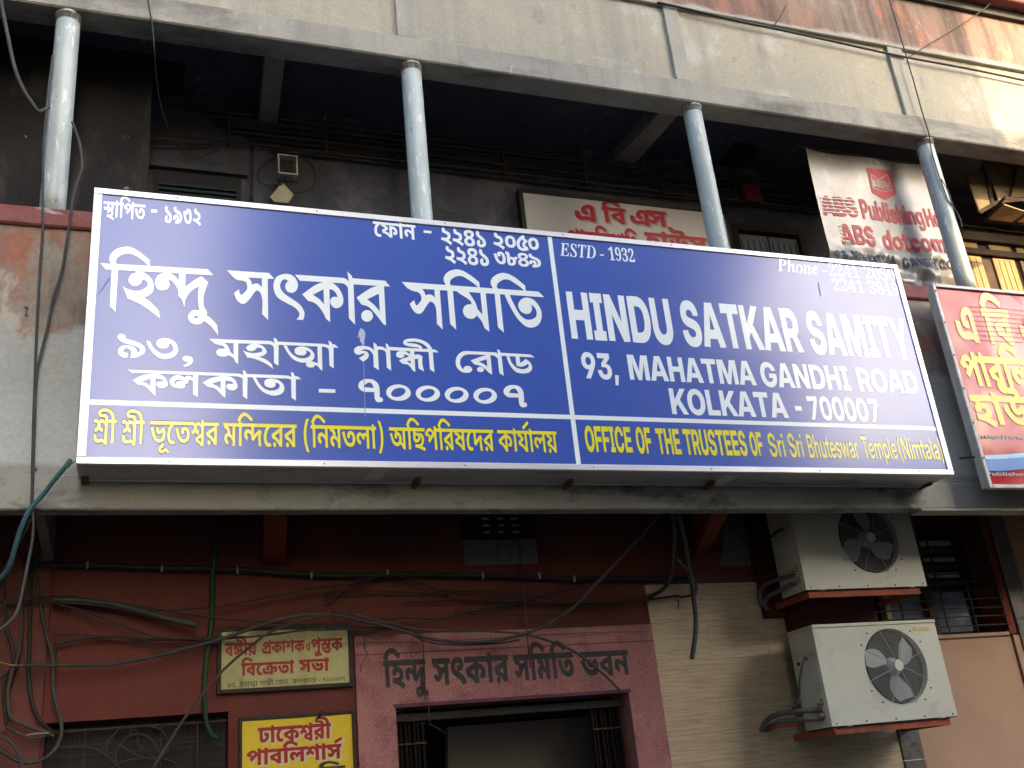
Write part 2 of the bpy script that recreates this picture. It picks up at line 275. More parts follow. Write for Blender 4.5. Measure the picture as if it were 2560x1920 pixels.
# letter outlines: Bengali (bold, black, regular), Latin and serif numerals, 1000 units per em
GLYPHS = {
 'b': {
  "স্থ": [662,["460,277 393,277~ 297,338~ 276,392 293,394 287,359~ 255,301~ 200,267~ 159,267 132,267~ 79,284~ 33,336~ 9,387 100,437 115,403~ 139,382~ 154,382 172,382~ 198,406~ 213,467~ 213,522 340,522 344,491~ 361,437~ 386,397~ 419,376~ 439,376 462,376~ 485,405~ 485,432 485,467~ 447,524~ 421,546 552,563 566,548~ 596,501~ 616,442~ 616,408 616,339~ 536,277~","670,622 670,513 -8,513 -8,622","402,328 463,328~ 542,298~ 588,250~ 607,195~ 607,170 607,127~ 570,70~ 507,34~ 427,13~ 386,7 421,73 456,65~ 551,36~ 643,1~ 676,-19 623,-111 564,-81~ 464,-40~ 371,-12~ 274,8~ 215,17 235,118 263,111~ 334,101~ 363,101 431,101~ 477,141~ 477,175 477,206~ 443,241~ 417,241 394,241~ 373,219~ 373,204 373,193~ 377,179~ 379,173 258,161 250,174~ 244,208~ 244,222 244,258~ 287,305~ 358,328~"]],
  "া": [278,["287,622 287,513 204,513 204,0 75,0 75,455 61,484~ 24,513~ -5,513 -8,513 -8,622 10,622 32,622~ 63,601~ 79,566 78,575~ 75,609~ 75,622 75,688 183,688 203,622"]],
  "ি": [278,["287,622 287,513 204,513 204,0 75,0 75,513 -8,513 -8,622 77,622 63,639~ 29,687~ 16,706 64,786~ 157,878~ 255,917~ 309,917 350,917~ 425,901~ 508,862~ 614,795~ 687,745 615,660 543,712~ 444,778~ 364,808~ 321,808 284,808~ 225,772~ 178,719~ 160,691 168,674~ 190,636~ 201,622"]],
  "প": [686,["694,622 694,513 612,513 612,0 482,0 482,405 485,359 460,396~ 407,456~ 353,498~ 297,520~ 269,520 235,520~ 178,492~ 127,440~ 99,403 95,428 114,441~ 163,462~ 196,462 235,462~ 279,415~ 279,381 279,361~ 273,326~ 270,318 242,330 250,341~ 276,370~ 306,400~ 320,413 420,504 496,426 238,179 149,262 219,325 198,286 158,268 175,285~ 192,319~ 192,334 192,360~ 168,380~ 151,380 138,380~ 115,371~ 103,364 7,450 51,507~ 128,587~ 212,629~ 265,629 309,629~ 381,600~ 451,544~ 489,505 488,479 486,499~ 482,548~ 482,569 482,688 590,688 611,622"]],
  "ত": [650,["382,33 294,33~ 153,106~ 48,279~ 11,429 134,462 160,353~ 223,214~ 308,147~ 365,147 398,147~ 447,163~ 478,193~ 494,238~ 494,267 494,303~ 473,347~ 442,370~ 425,370 411,370~ 383,349~ 383,325 383,313~ 387,290~ 391,279 270,261 260,284~ 252,325~ 252,342 252,391~ 299,450~ 373,476~ 412,476 482,476~ 576,418~ 624,321~ 624,257 624,198~ 575,95~ 470,33~","658,622 658,513 -8,513 -8,622"]],
  "-": [339,["48,357 291,357 291,237 48,237"]],
  "১": [554,["280,0 184,0~ 92,84~ 92,144 92,202~ 159,270~ 214,295 264,187 248,182~ 226,164~ 226,151 226,135~ 253,112~ 279,112 319,112~ 360,153~ 360,184 360,213~ 334,258~ 277,303~ 232,332 176,368~ 113,424~ 88,480~ 88,516 88,546~ 115,605~ 139,631 252,565 242,553~ 227,530~ 227,519 227,508~ 235,491~ 259,470~ 308,436~ 350,408 400,372~ 464,305~ 494,229~ 494,180 494,124~ 440,43~ 344,0~"]],
  "৯": [554,["182,330 233,330~ 306,294~ 347,233~ 347,194 347,150~ 315,84~ 290,62 294,110 346,118~ 399,177~ 399,227 399,255~ 375,302~ 305,348~ 234,370 162,393~ 74,435~ 34,490~ 34,529 34,556~ 56,606~ 72,631 187,589 182,578~ 173,559~ 173,546 173,536~ 183,522~ 210,508~ 261,490~ 301,477 379,450~ 472,392~ 518,330~ 533,265~ 533,231 533,166~ 477,77~ 378,24~ 249,0~ 177,0 156,0 136,106 184,113~ 224,151~ 224,177 224,197~ 203,223~ 183,223 166,223~ 149,203~ 149,187 149,178~ 152,164~ 154,157 36,132 30,151~ 22,187~ 22,206 22,245~ 60,301~ 133,330~"]],
  "৩": [554,["517,293 517,214~ 482,95~ 398,29~ 326,29 275,29~ 185,66~ 109,161~ 49,335~ 29,473 150,500 170,367~ 218,210~ 279,144~ 317,144 343,144~ 374,178~ 388,246~ 388,295 388,341~ 373,425~ 347,480~ 329,480 320,480~ 305,459~ 305,443 305,431~ 312,404~ 316,393 197,360 188,385~ 177,437~ 177,470 177,514~ 219,566~ 280,589~ 310,589 384,589~ 476,507~ 517,372~"]],
  "২": [554,["99,531 99,557~ 122,606~ 140,631 248,584 242,574~ 234,556~ 234,548 234,539~ 240,525~ 275,510~ 316,498 397,475~ 464,391~ 464,332 464,250~ 368,168~ 282,159 278,161~ 266,162~ 260,162 259,199 313,183~ 390,150~ 463,106~ 508,71 435,-17 395,17~ 308,72~ 213,114~ 104,147~ 43,158 62,260 91,252~ 162,243~ 195,243 271,243~ 333,286~ 333,320 333,341~ 313,368~ 275,387~ 245,396 181,413~ 118,453~ 99,503~"]],
  "৪": [554,["278,0 169,0~ 47,94~ 47,171 47,231~ 121,315~ 202,347 199,299 150,325~ 87,375~ 56,432~ 56,468 56,511~ 105,580~ 203,622~ 273,622 357,622~ 455,579~ 498,512~ 498,477 498,434~ 461,373~ 400,331~ 364,313 358,347 428,318~ 507,240~ 507,172 507,86~ 389,0~","278,109 332,109~ 375,148~ 375,184 375,206~ 348,243~ 303,269~ 279,276 230,261~ 180,214~ 180,181 180,150~ 224,109~","276,379 299,388~ 339,409~ 365,439~ 365,457 365,482~ 322,513~ 276,513 251,513~ 211,500~ 188,476~ 188,457 188,430~ 232,394~"]],
  "৫": [554,["297,0 222,0~ 104,56~ 36,164~ 36,242 36,325~ 119,459~ 266,575~ 364,629 425,552 417,542~ 410,519~ 410,508 410,486~ 443,459~ 467,459 472,459~ 480,459~ 484,460 534,379 477,342~ 425,291~ 410,252~ 410,231 410,207~ 440,177~ 468,177 471,177~ 487,178~ 493,179 538,60 488,32~ 369,0~","305,109 328,109~ 359,114~ 390,124~ 408,131 426,97 352,106~ 281,180~ 281,231 281,267~ 305,329~ 361,393~ 408,433 440,364 394,366~ 335,400~ 307,444~ 307,461 307,480~ 313,504~ 322,518 392,508 322,468~ 222,384~ 169,291~ 169,236 169,188~ 206,133~ 269,109~"]],
  "০": [554,["276,81 213,81~ 110,130~ 50,236~ 50,322 50,381~ 96,487~ 198,554~ 279,554 350,554~ 451,499~ 504,392~ 504,313 504,249~ 454,144~ 353,81~","281,445 251,445~ 206,416~ 183,358~ 183,313 183,275~ 201,220~ 240,190~ 272,190 304,190~ 349,220~ 371,279~ 371,322 371,362~ 352,416~ 313,445~"]],
  "৮": [554,["242,0 209,0~ 154,13~ 132,29 107,49~ 81,114~ 81,170 81,440 81,463~ 73,489~ 51,502~ 31,502 44,622 94,621~ 160,603~ 179,583 195,567~ 211,521~ 211,462 211,386 227,390~ 254,394~ 268,394 287,394~ 314,391~ 329,387 341,384~ 362,380~ 370,380 388,380~ 423,399~ 440,433 548,377 531,332~ 483,286~ 433,271~ 408,271 403,271~ 389,273~ 382,276 427,312 441,293~ 452,245~ 452,219 452,151~ 395,53~ 300,0~","252,109 269,109~ 294,124~ 310,154~ 320,195~ 320,218 320,244~ 301,272~ 272,285~ 253,285 243,285~ 220,280~ 211,276 211,174 211,148~ 217,125~ 225,117 231,112~ 247,109~"]],
  "৭": [554,["321,279 384,264 345,243~ 278,228~ 238,228 139,228~ 48,317~ 48,396 48,445~ 85,529~ 148,589~ 234,622~ 282,622 319,622~ 379,606~ 401,589 426,570~ 451,510~ 451,451 451,182 451,159~ 459,133~ 481,121~ 502,120 487,0 426,2~ 353,28~ 321,94~ 321,155","253,339 279,339~ 325,350~ 347,364 321,349 321,429 321,460~ 316,491~ 308,500 302,506~ 282,513~ 274,513 255,513~ 220,496~ 195,466~ 179,425~ 179,401 179,365~ 220,339~"]],
  "ে": [366,["374,622 374,513 316,513 285,492~ 231,437~ 191,373~ 169,298~ 169,257 169,199~ 197,133~ 243,107~ 268,107 283,107~ 313,112~ 331,120 378,20 347,5~ 293,-5~ 259,-5 190,-5~ 90,53~ 38,170~ 38,256 38,323~ 81,440~ 161,532~ 214,560 165,517 150,515~ 114,513~ 83,513 -8,513 -8,622"]],
  "ফ": [790,["798,622 798,513 136,513 155,520 186,509~ 239,478~ 287,441~ 310,421 321,330 298,319~ 251,294~ 205,267~ 182,252 184,255 207,249~ 281,216~ 359,165~ 385,133 384,150~ 383,183~ 383,201 383,485 430,485 490,485~ 584,471~ 660,438~ 693,409 729,380~ 762,300~ 762,258 762,225~ 739,166~ 680,128~ 626,128 606,128~ 574,131~ 559,134 563,243 568,242~ 581,241~ 592,241 619,241~ 636,266~ 636,282 636,314~ 580,364~ 513,373 513,0 383,0 350,48~ 253,118~ 136,162~ 69,174 24,284 50,301~ 104,336~ 162,371~ 190,386 151,409~ 62,445~ 16,456 51,540 90,513 -8,513 -8,622"]],
  "ন": [566,["575,622 575,513 492,513 492,0 363,0 363,224 381,174 351,213~ 291,272~ 234,305~ 205,305 184,305~ 156,283~ 156,260 156,236~ 186,204~ 214,191 153,83 95,110~ 23,205~ 23,266 23,318~ 68,384~ 140,417~ 180,417 218,417~ 287,392~ 353,347~ 385,313 365,304 364,328~ 363,379~ 363,401 363,513 -8,513 -8,622"]],
 },
 'y': {
  "শ্র": [625,["633,622 633,525 552,525 552,185 440,182 440,525 443,545 442,563~ 440,605~ 440,626 440,687 532,687 550,622","316,629 351,629~ 405,601~ 448,552~ 465,523 465,408 437,463~ 370,532~ 332,532 308,532~ 273,500~ 273,467 273,432~ 323,393~ 373,391 360,286 300,290~ 228,337~ 197,415~ 197,468 197,526~ 230,596~ 284,629~","88,629 130,629~ 197,594~ 235,517~ 235,455 235,410~ 204,333~ 132,286~ 71,286 59,391 98,393~ 140,414~ 157,446~ 157,464 157,499~ 118,532~ 83,532 63,532~ 26,526~ 9,521 -4,617 17,622~ 62,629~","552,-43 441,-43 429,-11~ 386,23~ 348,23 327,23~ 280,15~ 225,7~ 193,7 165,7~ 109,21~ 62,57~ 33,120~ 33,170 33,187~ 35,218~ 39,235 145,222 143,211~ 142,187~ 142,177 142,150~ 161,118~ 195,105~ 217,105 256,105~ 316,120~ 345,120 374,120~ 420,97~ 440,69 440,205 552,220"]],
  "ী": [259,["267,525 186,525 186,0 74,0 74,525 -8,525 -8,622 74,622 64,678~ 18,757~ -58,805~ -161,828~ -226,828 -272,828~ -331,818~ -358,798~ -358,784 -358,771~ -341,763~ -313,763 -235,763 -187,763~ -127,745~ -108,725 -91,707~ -76,655~ -76,615 -183,615 -183,635~ -191,661~ -199,668 -207,674~ -227,680~ -245,680 -295,680 -349,680~ -407,692~ -424,704 -446,718~ -464,758~ -464,782 -464,840~ -340,917~ -212,917 -33,917~ 173,769~ 186,622 267,622"]],
  "ভ": [635,["372,34 311,34~ 202,74~ 112,165~ 40,323~ 14,441 121,469 150,344~ 217,199~ 306,135~ 364,135 404,135~ 460,165~ 490,223~ 490,265 490,292~ 480,336~ 463,371~ 452,385 541,460 571,412~ 602,308~ 602,253 602,190~ 550,90~ 448,34~","345,264 288,264~ 220,328~ 220,379 220,407~ 232,450~ 241,470 340,444 336,433~ 330,409~ 330,396 330,379~ 348,361~ 362,361 377,361~ 404,374~ 431,410~ 445,444 541,460 539,402 514,359~ 457,297~ 388,264~","642,622 642,525 -8,525 -8,622"]],
  "ূ": [0,["-163,-254 -200,-254~ -260,-230~ -296,-178~ -296,-136 -296,-87~ -230,-32~ -185,-27 -185,15 -73,15 -73,-47 -118,-106 -123,-105~ -138,-104~ -144,-104 -166,-104~ -190,-120~ -190,-138 -190,-155~ -166,-173~ -148,-173 -111,-173~ -53,-127~ -28,-94 16,-114~ 95,-164~ 140,-197 85,-271 53,-245~ 8,-211~ -13,-198 -33,-215~ -75,-240~ -127,-254~"]],
  "ে": [339,["347,622 347,525 301,525 271,505~ 217,450~ 176,381~ 151,300~ 151,254 151,193~ 180,124~ 226,95~ 252,95 268,95~ 296,100~ 313,107 355,19 327,6~ 276,-5~ 244,-5 180,-5~ 87,54~ 38,170~ 38,254 38,326~ 83,446~ 163,540~ 215,569 170,529 155,527~ 120,525~ 91,525 -8,525 -8,622"]],
  "ত": [617,["361,39 278,39~ 147,114~ 49,290~ 14,441 121,469 146,355~ 209,209~ 291,140~ 348,140 381,140~ 429,158~ 459,192~ 474,240~ 474,271 474,309~ 453,361~ 419,388~ 398,388 382,388~ 355,366~ 355,340 355,328~ 359,304~ 362,293 258,275 249,298~ 241,338~ 241,356 241,402~ 284,458~ 351,483~ 388,483 453,483~ 541,426~ 587,328~ 587,263 587,203~ 541,100~ 442,39~","625,622 625,525 -8,525 -8,622"]],
  "শ্ব": [610,["618,622 618,525 537,525 537,272 425,272 425,536 428,551 427,569~ 425,601~ 425,624 425,687 517,687 535,622","297,629 331,629~ 382,606~ 423,564~ 442,535 443,419 412,476~ 347,532~ 311,532 283,532~ 249,498~ 249,463 249,425~ 299,384~ 349,381 336,276 275,280~ 204,328~ 173,410~ 173,463 173,523~ 206,595~ 263,629~","65,629 107,629~ 173,592~ 211,514~ 211,450 211,404~ 180,324~ 108,276~ 47,276 35,381 74,383~ 115,405~ 133,439~ 133,459 133,496~ 95,532~ 61,532 46,532~ 15,528~ 0,523 -12,621 8,626~ 49,629~","537,295 537,-43 425,-43 394,-11~ 337,31~ 272,59~ 229,67 188,166 223,188~ 303,236~ 386,279~ 425,295","425,198 401,189~ 352,165~ 302,136~ 275,119 281,137 322,128~ 398,87~ 426,55 425,72~ 425,114~ 425,127"]],
  "র": [532,["540,622 540,525 459,525 459,0 347,0 316,56~ 229,145~ 121,205~ 57,220 14,325 91,377~ 275,475~ 365,505 350,470 350,525 -8,525 -8,622","347,423 368,402 313,380~ 206,321~ 152,288 192,277~ 268,231~ 338,161~ 365,115 351,103 349,126~ 347,181~ 347,202","145,-10 116,-10~ 81,28~ 81,58 81,87~ 116,126~ 145,126 173,126~ 207,87~ 207,58 207,29~ 173,-10~"]],
  "ম": [545,["552,622 552,525 471,525 471,0 359,0 359,172 373,119 339,166~ 282,225~ 230,254~ 201,254 179,254~ 149,226~ 149,201 149,170~ 188,134~ 219,120 178,22 135,37~ 71,91~ 34,162~ 34,205 34,255~ 76,318~ 144,349~ 183,349 222,349~ 288,327~ 349,281~ 379,243 361,233 360,257~ 359,304~ 359,327 359,525 -8,525 -8,622","278,333 278,324~ 277,302~ 275,292 165,324 164,370~ 139,427~ 79,461~ 21,470 42,561 79,547 137,540~ 213,503~ 258,448~ 278,376~"]],
  "ি": [259,["267,622 267,525 186,525 186,0 74,0 74,525 -8,525 -8,622 73,622 59,639~ 27,686~ 14,706 57,780~ 143,872~ 237,917~ 291,917 332,917~ 406,898~ 485,855~ 581,787~ 646,738 581,665 515,719~ 422,788~ 344,820~ 302,820 265,820~ 207,783~ 159,726~ 139,693 147,677~ 170,637~ 182,622"]],
  "ন্দ": [786,["793,622 793,525 424,525 424,241 397,262 427,300~ 507,372~ 606,440~ 662,467 743,398 730,368~ 711,306~ 703,241~ 703,202 703,161~ 717,68~ 733,14 624,-10 607,45~ 590,147~ 590,203 590,244~ 603,315~ 625,375~ 637,400 679,369 629,342~ 533,268~ 445,184~ 408,141 312,196 312,352 314,382 314,404~ 312,448~ 312,470 312,525 -8,525 -8,622","168,460 211,460~ 273,434~ 336,381~ 378,341 306,297 276,326~ 221,361~ 188,361 167,361~ 142,338~ 142,316 142,293~ 170,260~ 196,248 140,153 88,182~ 27,268~ 27,321 27,368~ 67,430~ 132,460~"]],
  "(": [420,["238,-128 175,-33~ 106,202~ 106,329 106,459~ 175,697~ 238,792 344,792 281,693~ 219,455~ 219,330 219,207~ 282,-29~ 344,-128"]],
  "ন": [537,["544,622 544,525 463,525 463,0 351,0 351,239 368,187 338,228~ 280,287~ 224,319~ 196,319 172,319~ 142,293~ 142,267 142,240~ 174,204~ 203,189 147,94 95,121~ 27,212~ 27,272 27,322~ 68,387~ 137,419~ 175,419 212,419~ 279,393~ 342,345~ 372,311 354,305 352,329~ 351,378~ 351,400 351,525 -8,525 -8,622"]],
  "ল": [657,["665,622 665,525 584,525 584,0 472,0 472,331 495,283 482,308~ 443,346~ 420,346 412,346~ 391,336~ 376,309~ 376,282 376,274~ 379,258~ 380,250 283,246 279,278~ 256,325~ 220,351~ 194,351 178,351~ 154,337~ 142,312~ 142,295 142,254~ 198,208~ 230,195 189,98 140,117~ 67,173~ 27,250~ 27,300 27,347~ 68,414~ 138,450~ 180,450 229,450~ 299,410~ 332,369 315,373 324,409~ 371,443~ 399,443 427,443~ 475,418~ 494,396 476,384 474,405~ 472,449~ 472,471 472,525 -8,525 -8,622"]],
  "া": [259,["267,622 267,525 186,525 186,0 74,0 74,466 59,495~ 24,525~ -5,525 -8,525 -8,622 9,622 30,622~ 62,599~ 77,569 76,578~ 74,611~ 74,625 74,688 165,688 185,622"]],
  ")": [420,["76,-128 138,-28~ 201,210~ 201,334 201,460~ 137,695~ 76,792 182,792 245,697~ 314,463~ 314,335 314,205~ 245,-32~ 182,-128"]],
  "অ": [812,["820,622 820,525 739,525 739,0 627,0 601,57~ 519,136~ 478,164 526,242 558,220~ 610,168~ 630,135 629,148~ 628,175~ 627,202~ 627,213 627,525 -8,525 -8,622","339,86 268,86~ 147,152~ 51,306~ 15,437 122,464 149,368~ 208,245~ 283,187~ 333,187 373,187~ 423,216~ 448,266~ 448,297 448,344~ 415,396~ 387,396 370,396~ 350,373~ 350,355 350,345~ 354,324~ 357,314 253,298 245,317~ 238,355~ 238,367 238,413~ 276,466~ 339,490~ 373,490 432,490~ 516,438~ 560,347~ 560,287 560,232~ 514,140~ 415,86~","284,440 280,474~ 234,521~ 193,533 257,571 296,560 344,539~ 391,486~ 396,443"]],
  "ছ": [617,["574,296 574,241~ 534,162~ 467,110~ 386,81~ 343,77 330,120 376,115~ 469,97~ 566,69~ 621,45 587,-45 501,-8~ 347,33~ 202,57~ 127,62 141,159 162,155~ 225,148~ 260,148 331,148~ 420,183~ 462,247~ 462,290 462,340~ 408,395~ 355,395 350,395~ 335,394~ 328,393 318,475 330,476~ 358,477~ 372,477 430,477~ 508,443~ 554,389~ 574,326~","204,200 161,200~ 105,219~ 88,241 74,259~ 61,309~ 61,355 61,537 169,537 169,499 166,436 168,423~ 169,401~ 169,391 169,348 169,329~ 173,307~ 178,302 187,290~ 211,290 237,290~ 278,313~ 303,349~ 303,365 303,378~ 289,390~ 274,390 254,390 216,390~ 155,428~ 131,460 144,543 161,519~ 193,489~ 236,475~ 265,475 336,475 347,475~ 356,459~ 367,452 386,442~ 411,403~ 411,376 411,326~ 356,247~ 263,200~","-8,525 -8,622 625,622 625,525"]],
  "প": [647,["655,622 655,525 574,525 574,0 462,0 462,411 468,362 441,403~ 389,467~ 338,510~ 286,532~ 259,532 227,532~ 172,504~ 122,453~ 96,417 90,434 108,447~ 152,465~ 181,465 219,465~ 266,418~ 266,380 266,361~ 258,326~ 254,317 232,328 240,340~ 264,368~ 292,399~ 307,412 401,503 468,432 225,192 146,265 205,319 190,287 153,270 170,287~ 187,321~ 187,340 187,366~ 162,388~ 144,388 131,388~ 108,380~ 96,374 8,452 49,507~ 123,587~ 204,629~ 254,629 297,629~ 367,599~ 434,540~ 471,497 467,477 465,499~ 462,548~ 462,570 462,687 553,687 573,622"]],
  "ষ": [568,["576,622 576,525 494,525 494,0 382,0 346,51~ 248,126~ 133,175~ 68,186 28,289 64,315~ 166,379~ 209,402 264,422 304,350 268,331~ 191,286~ 158,262 190,255~ 272,215~ 355,156~ 385,117 384,134~ 382,170~ 382,189 382,319 386,369 384,390~ 382,437~ 382,462 382,525 -8,525 -8,622","52,546 137,530 185,512~ 289,458~ 392,384~ 440,334 404,247 370,287~ 276,358~ 171,414~ 66,457~ 21,469"]],
  "দ": [536,["544,622 544,525 175,525 175,241 148,262 177,300~ 258,372~ 356,440~ 412,467 494,398 481,368~ 462,306~ 454,241~ 454,202 454,161~ 468,68~ 484,14 374,-10 358,45~ 341,147~ 341,203 341,244~ 353,315~ 375,375~ 388,400 430,369 380,342~ 284,268~ 196,184~ 159,141 63,196 63,525 -8,525 -8,622"]],
  "ক": [725,["733,622 733,525 457,525 457,468 458,434 458,0 346,0 315,57~ 229,144~ 122,205~ 57,220 14,325 91,377~ 276,476~ 365,506 349,470 349,525 -8,525 -8,622","346,421 365,401 330,386~ 260,352~ 189,312~ 152,288 191,276~ 266,232~ 335,165~ 364,118 351,103 349,123~ 346,175~ 346,198","695,268 695,235~ 672,175~ 617,138~ 568,138 551,138~ 520,141~ 508,143 511,240 515,239~ 529,238~ 539,238 568,238~ 586,267~ 586,285 586,327~ 512,391~ 445,407 445,503 514,492~ 628,428~ 695,330~"]],
  "য": [561,["569,622 569,525 487,525 487,0 375,0 343,50~ 250,124~ 135,174~ 68,186 28,289 53,308~ 107,343~ 164,379~ 192,394 154,418~ 67,457~ 21,469 54,549 83,525 -8,525 -8,622","375,525 117,525 132,533 164,521~ 220,487~ 273,448~ 296,426 306,344 282,332~ 231,303~ 182,272~ 159,257 161,263 196,253~ 287,207~ 373,137~ 400,89 382,90 377,114~ 375,165~ 375,192"]],
  "র্": [0,["-260,729 37,916 87,839 -205,646"]],
  "য়": [561,["569,622 569,525 487,525 487,0 375,0 343,50~ 250,124~ 135,174~ 68,186 28,289 53,308~ 107,343~ 164,379~ 192,394 154,418~ 67,457~ 21,469 54,549 83,525 -8,525 -8,622","375,525 117,525 132,533 164,521~ 220,487~ 273,448~ 296,426 306,344 282,332~ 231,303~ 182,272~ 159,257 161,263 196,253~ 287,207~ 373,137~ 400,89 382,90 377,114~ 375,165~ 375,192","145,-21 116,-21~ 82,18~ 82,47 82,77~ 116,115~ 145,115 174,115~ 207,77~ 207,48 207,18~ 174,-21~"]],
 },
 'k': {
  "এ": [827,["558,628 612,628~ 673,610~ 698,590 720,574~ 754,511~ 754,443 754,0 582,0 571,19~ 547,42~ 512,54~ 484,54 451,54~ 387,48~ 319,41~ 279,41 231,41~ 142,60~ 70,108~ 28,196~ 28,265 28,292~ 35,354~ 42,379 210,355 206,336~ 201,297~ 201,275 201,248~ 215,212~ 242,191~ 280,183~ 305,183 350,183~ 427,195~ 461,195 496,195~ 547,179~ 579,150 579,425 579,444~ 574,469~ 567,477 557,490~ 534,490 518,490~ 485,475~ 457,451~ 440,424~ 440,412 440,404~ 446,392~ 462,386~ 476,386 484,386~ 503,388~ 511,389 519,256 500,252~ 455,246~ 423,246 356,246~ 268,313~ 268,382 268,423~ 313,510~ 393,583~ 498,628~"]],
  "ি": [325,["335,622 335,484 250,484 250,0 75,0 75,484 -10,484 -10,622 80,622 61,642~ 26,685~ 10,706 70,791~ 176,882~ 286,917~ 351,917 398,917~ 487,902~ 585,866~ 703,806~ 778,761 700,644 616,695~ 501,754~ 415,779~ 372,779 328,779~ 267,751~ 222,708~ 201,684 211,668~ 234,633~ 243,622"]],
  "ব": [636,["646,622 646,484 561,484 561,0 386,0 345,48~ 256,113~ 148,157~ 77,170 14,327 112,377~ 308,445~ 408,468 393,442 393,484 -10,484 -10,622","386,336 404,328 352,315~ 261,283~ 214,260 248,254~ 325,219~ 396,169~ 419,139 392,141 390,161~ 386,211~ 386,233"]],
  "স": [723,["733,622 733,484 648,484 648,0 473,0 473,290 499,249 486,265~ 464,284~ 453,284 442,284~ 424,275~ 398,241~ 373,202 345,158~ 293,106~ 234,85~ 196,85 157,85~ 95,113~ 44,168~ 21,208 134,277 150,252~ 176,227~ 192,227 203,227~ 221,240~ 247,279~ 269,318 290,331 316,375~ 371,422~ 408,422 433,422~ 469,407~ 489,390 476,384 475,401~ 473,431~ 473,447 473,484 -10,484 -10,622","226,227 221,286~ 199,354~ 172,373 148,390~ 80,406~ 23,411 64,546 158,502 213,492~ 282,462~ 320,416~ 336,352~ 338,308"]],
  "প": [796,["806,622 806,484 721,484 721,0 546,0 546,389 564,314 529,359~ 468,427~ 411,472~ 353,495~ 321,495 290,495~ 246,480~ 201,446~ 170,418 128,427 150,446~ 201,463~ 222,463 275,463~ 328,408~ 328,373 328,360~ 325,331~ 320,317 267,336 275,347~ 306,378~ 342,410~ 356,422 473,517 570,419 265,154 155,260 230,317 208,283 177,276 200,293~ 218,319~ 218,333 218,348~ 201,363~ 183,363 168,363~ 139,352~ 122,342 12,445 65,504~ 158,586~ 255,629~ 313,629 361,629~ 444,598~ 524,538~ 565,492 550,477 549,494~ 546,545~ 546,565 546,692 696,692 720,622"]],
  "া": [325,["335,622 335,484 250,484 250,0 75,0 75,427 63,456~ 26,484~ -3,484 -10,484 -10,622 10,622 29,622~ 68,596~ 79,566 77,580~ 75,617~ 75,631 75,692 225,692 249,622"]],
  "ল": [800,["810,622 810,484 725,484 725,0 550,0 550,299 578,248 566,265~ 538,289~ 515,289 506,289~ 489,281~ 477,261~ 477,242 477,232~ 479,215~ 481,208 331,200 326,226~ 303,267~ 268,291~ 242,291 229,291~ 211,282~ 202,267~ 202,257 202,232~ 248,204~ 282,195 234,56 172,74~ 77,132~ 24,214~ 24,269 24,321~ 71,395~ 154,435~ 207,435 275,435~ 364,390~ 407,348 374,350 386,389~ 444,432~ 481,432 516,432~ 572,404~ 592,382 558,367 554,390~ 550,440~ 550,461 550,484 -10,484 -10,622"]],
  "শ": [748,["758,622 758,484 673,484 673,0 498,0 498,503 501,535 500,556~ 498,592~ 498,610 498,692 648,692 672,622","355,629 394,629~ 457,602~ 512,547~ 538,505 526,346 492,406~ 415,491~ 371,491 348,491~ 320,466~ 320,445 320,412~ 380,389~ 423,387 409,239 333,243~ 240,298~ 198,389~ 198,446 198,509~ 241,590~ 313,629~","80,629 130,629~ 213,588~ 263,501~ 263,431 263,383~ 221,295~ 127,239~ 50,239 41,387 76,391~ 119,404~ 138,427~ 138,444 138,471~ 103,491~ 77,491 62,491~ 22,485~ 3,480 -12,619 14,624~ 58,629~"]],
  "ং": [453,["152,320 209,288~ 314,197~ 406,86~ 443,23 319,-54 285,-8~ 201,84~ 106,166~ 53,198","58,471 58,516~ 102,584~ 179,622~ 226,622 274,622~ 350,584~ 395,517~ 395,471 395,425~ 350,356~ 274,319~ 226,319 179,319~ 102,356~ 58,425~","184,471 184,452~ 208,429~ 226,429 245,429~ 269,452~ 269,471 269,488~ 245,511~ 226,511 208,511~ 184,488~"]],
  "হ": [598,["290,463 382,463~ 495,412~ 546,331~ 546,284 546,208~ 452,132~ 370,115 326,157 377,148~ 473,120~ 567,80~ 613,50 526,-73 479,-44~ 369,10~ 246,56~ 114,90~ 44,98 71,230 106,223~ 187,213~ 229,213 273,213~ 336,224~ 371,252~ 371,277 371,303~ 330,331~ 292,331 273,331~ 246,323~ 232,308~ 232,296 232,289~ 235,276~ 237,271 73,255 65,273~ 58,311~ 58,333 58,371~ 117,430~ 222,463~","151,400 147,433~ 94,481~ 47,492 145,536 193,528 249,505~ 298,446~ 302,403","608,622 608,484 -10,484 -10,622"]],
  "উ": [782,["508,622 506,650~ 483,675~ 450,675 320,675 234,675~ 133,700~ 104,733 86,753~ 68,813~ 68,853 68,867~ 71,897~ 74,915 239,905 238,896~ 236,882~ 236,877 236,858~ 244,834~ 254,826 265,818~ 299,812~ 335,812 464,812 525,812~ 594,796~ 621,774 647,752~ 672,679~ 675,622","792,622 792,484 450,484 450,396 450,379~ 462,362~ 476,362 489,362~ 513,376~ 537,402~ 547,421 677,443 715,390~ 754,297~ 754,238 754,174~ 689,74~ 558,17~ 459,17 392,17~ 261,53~ 142,140~ 46,291~ 13,407 174,450 202,342~ 280,216~ 382,162~ 443,162 504,162~ 583,207~ 583,255 583,287~ 550,337~ 530,353 685,360 643,311~ 565,253~ 486,227~ 442,227 401,227~ 335,248~ 314,271 295,292~ 275,353~ 275,397 275,484 -10,484 -10,622"]],
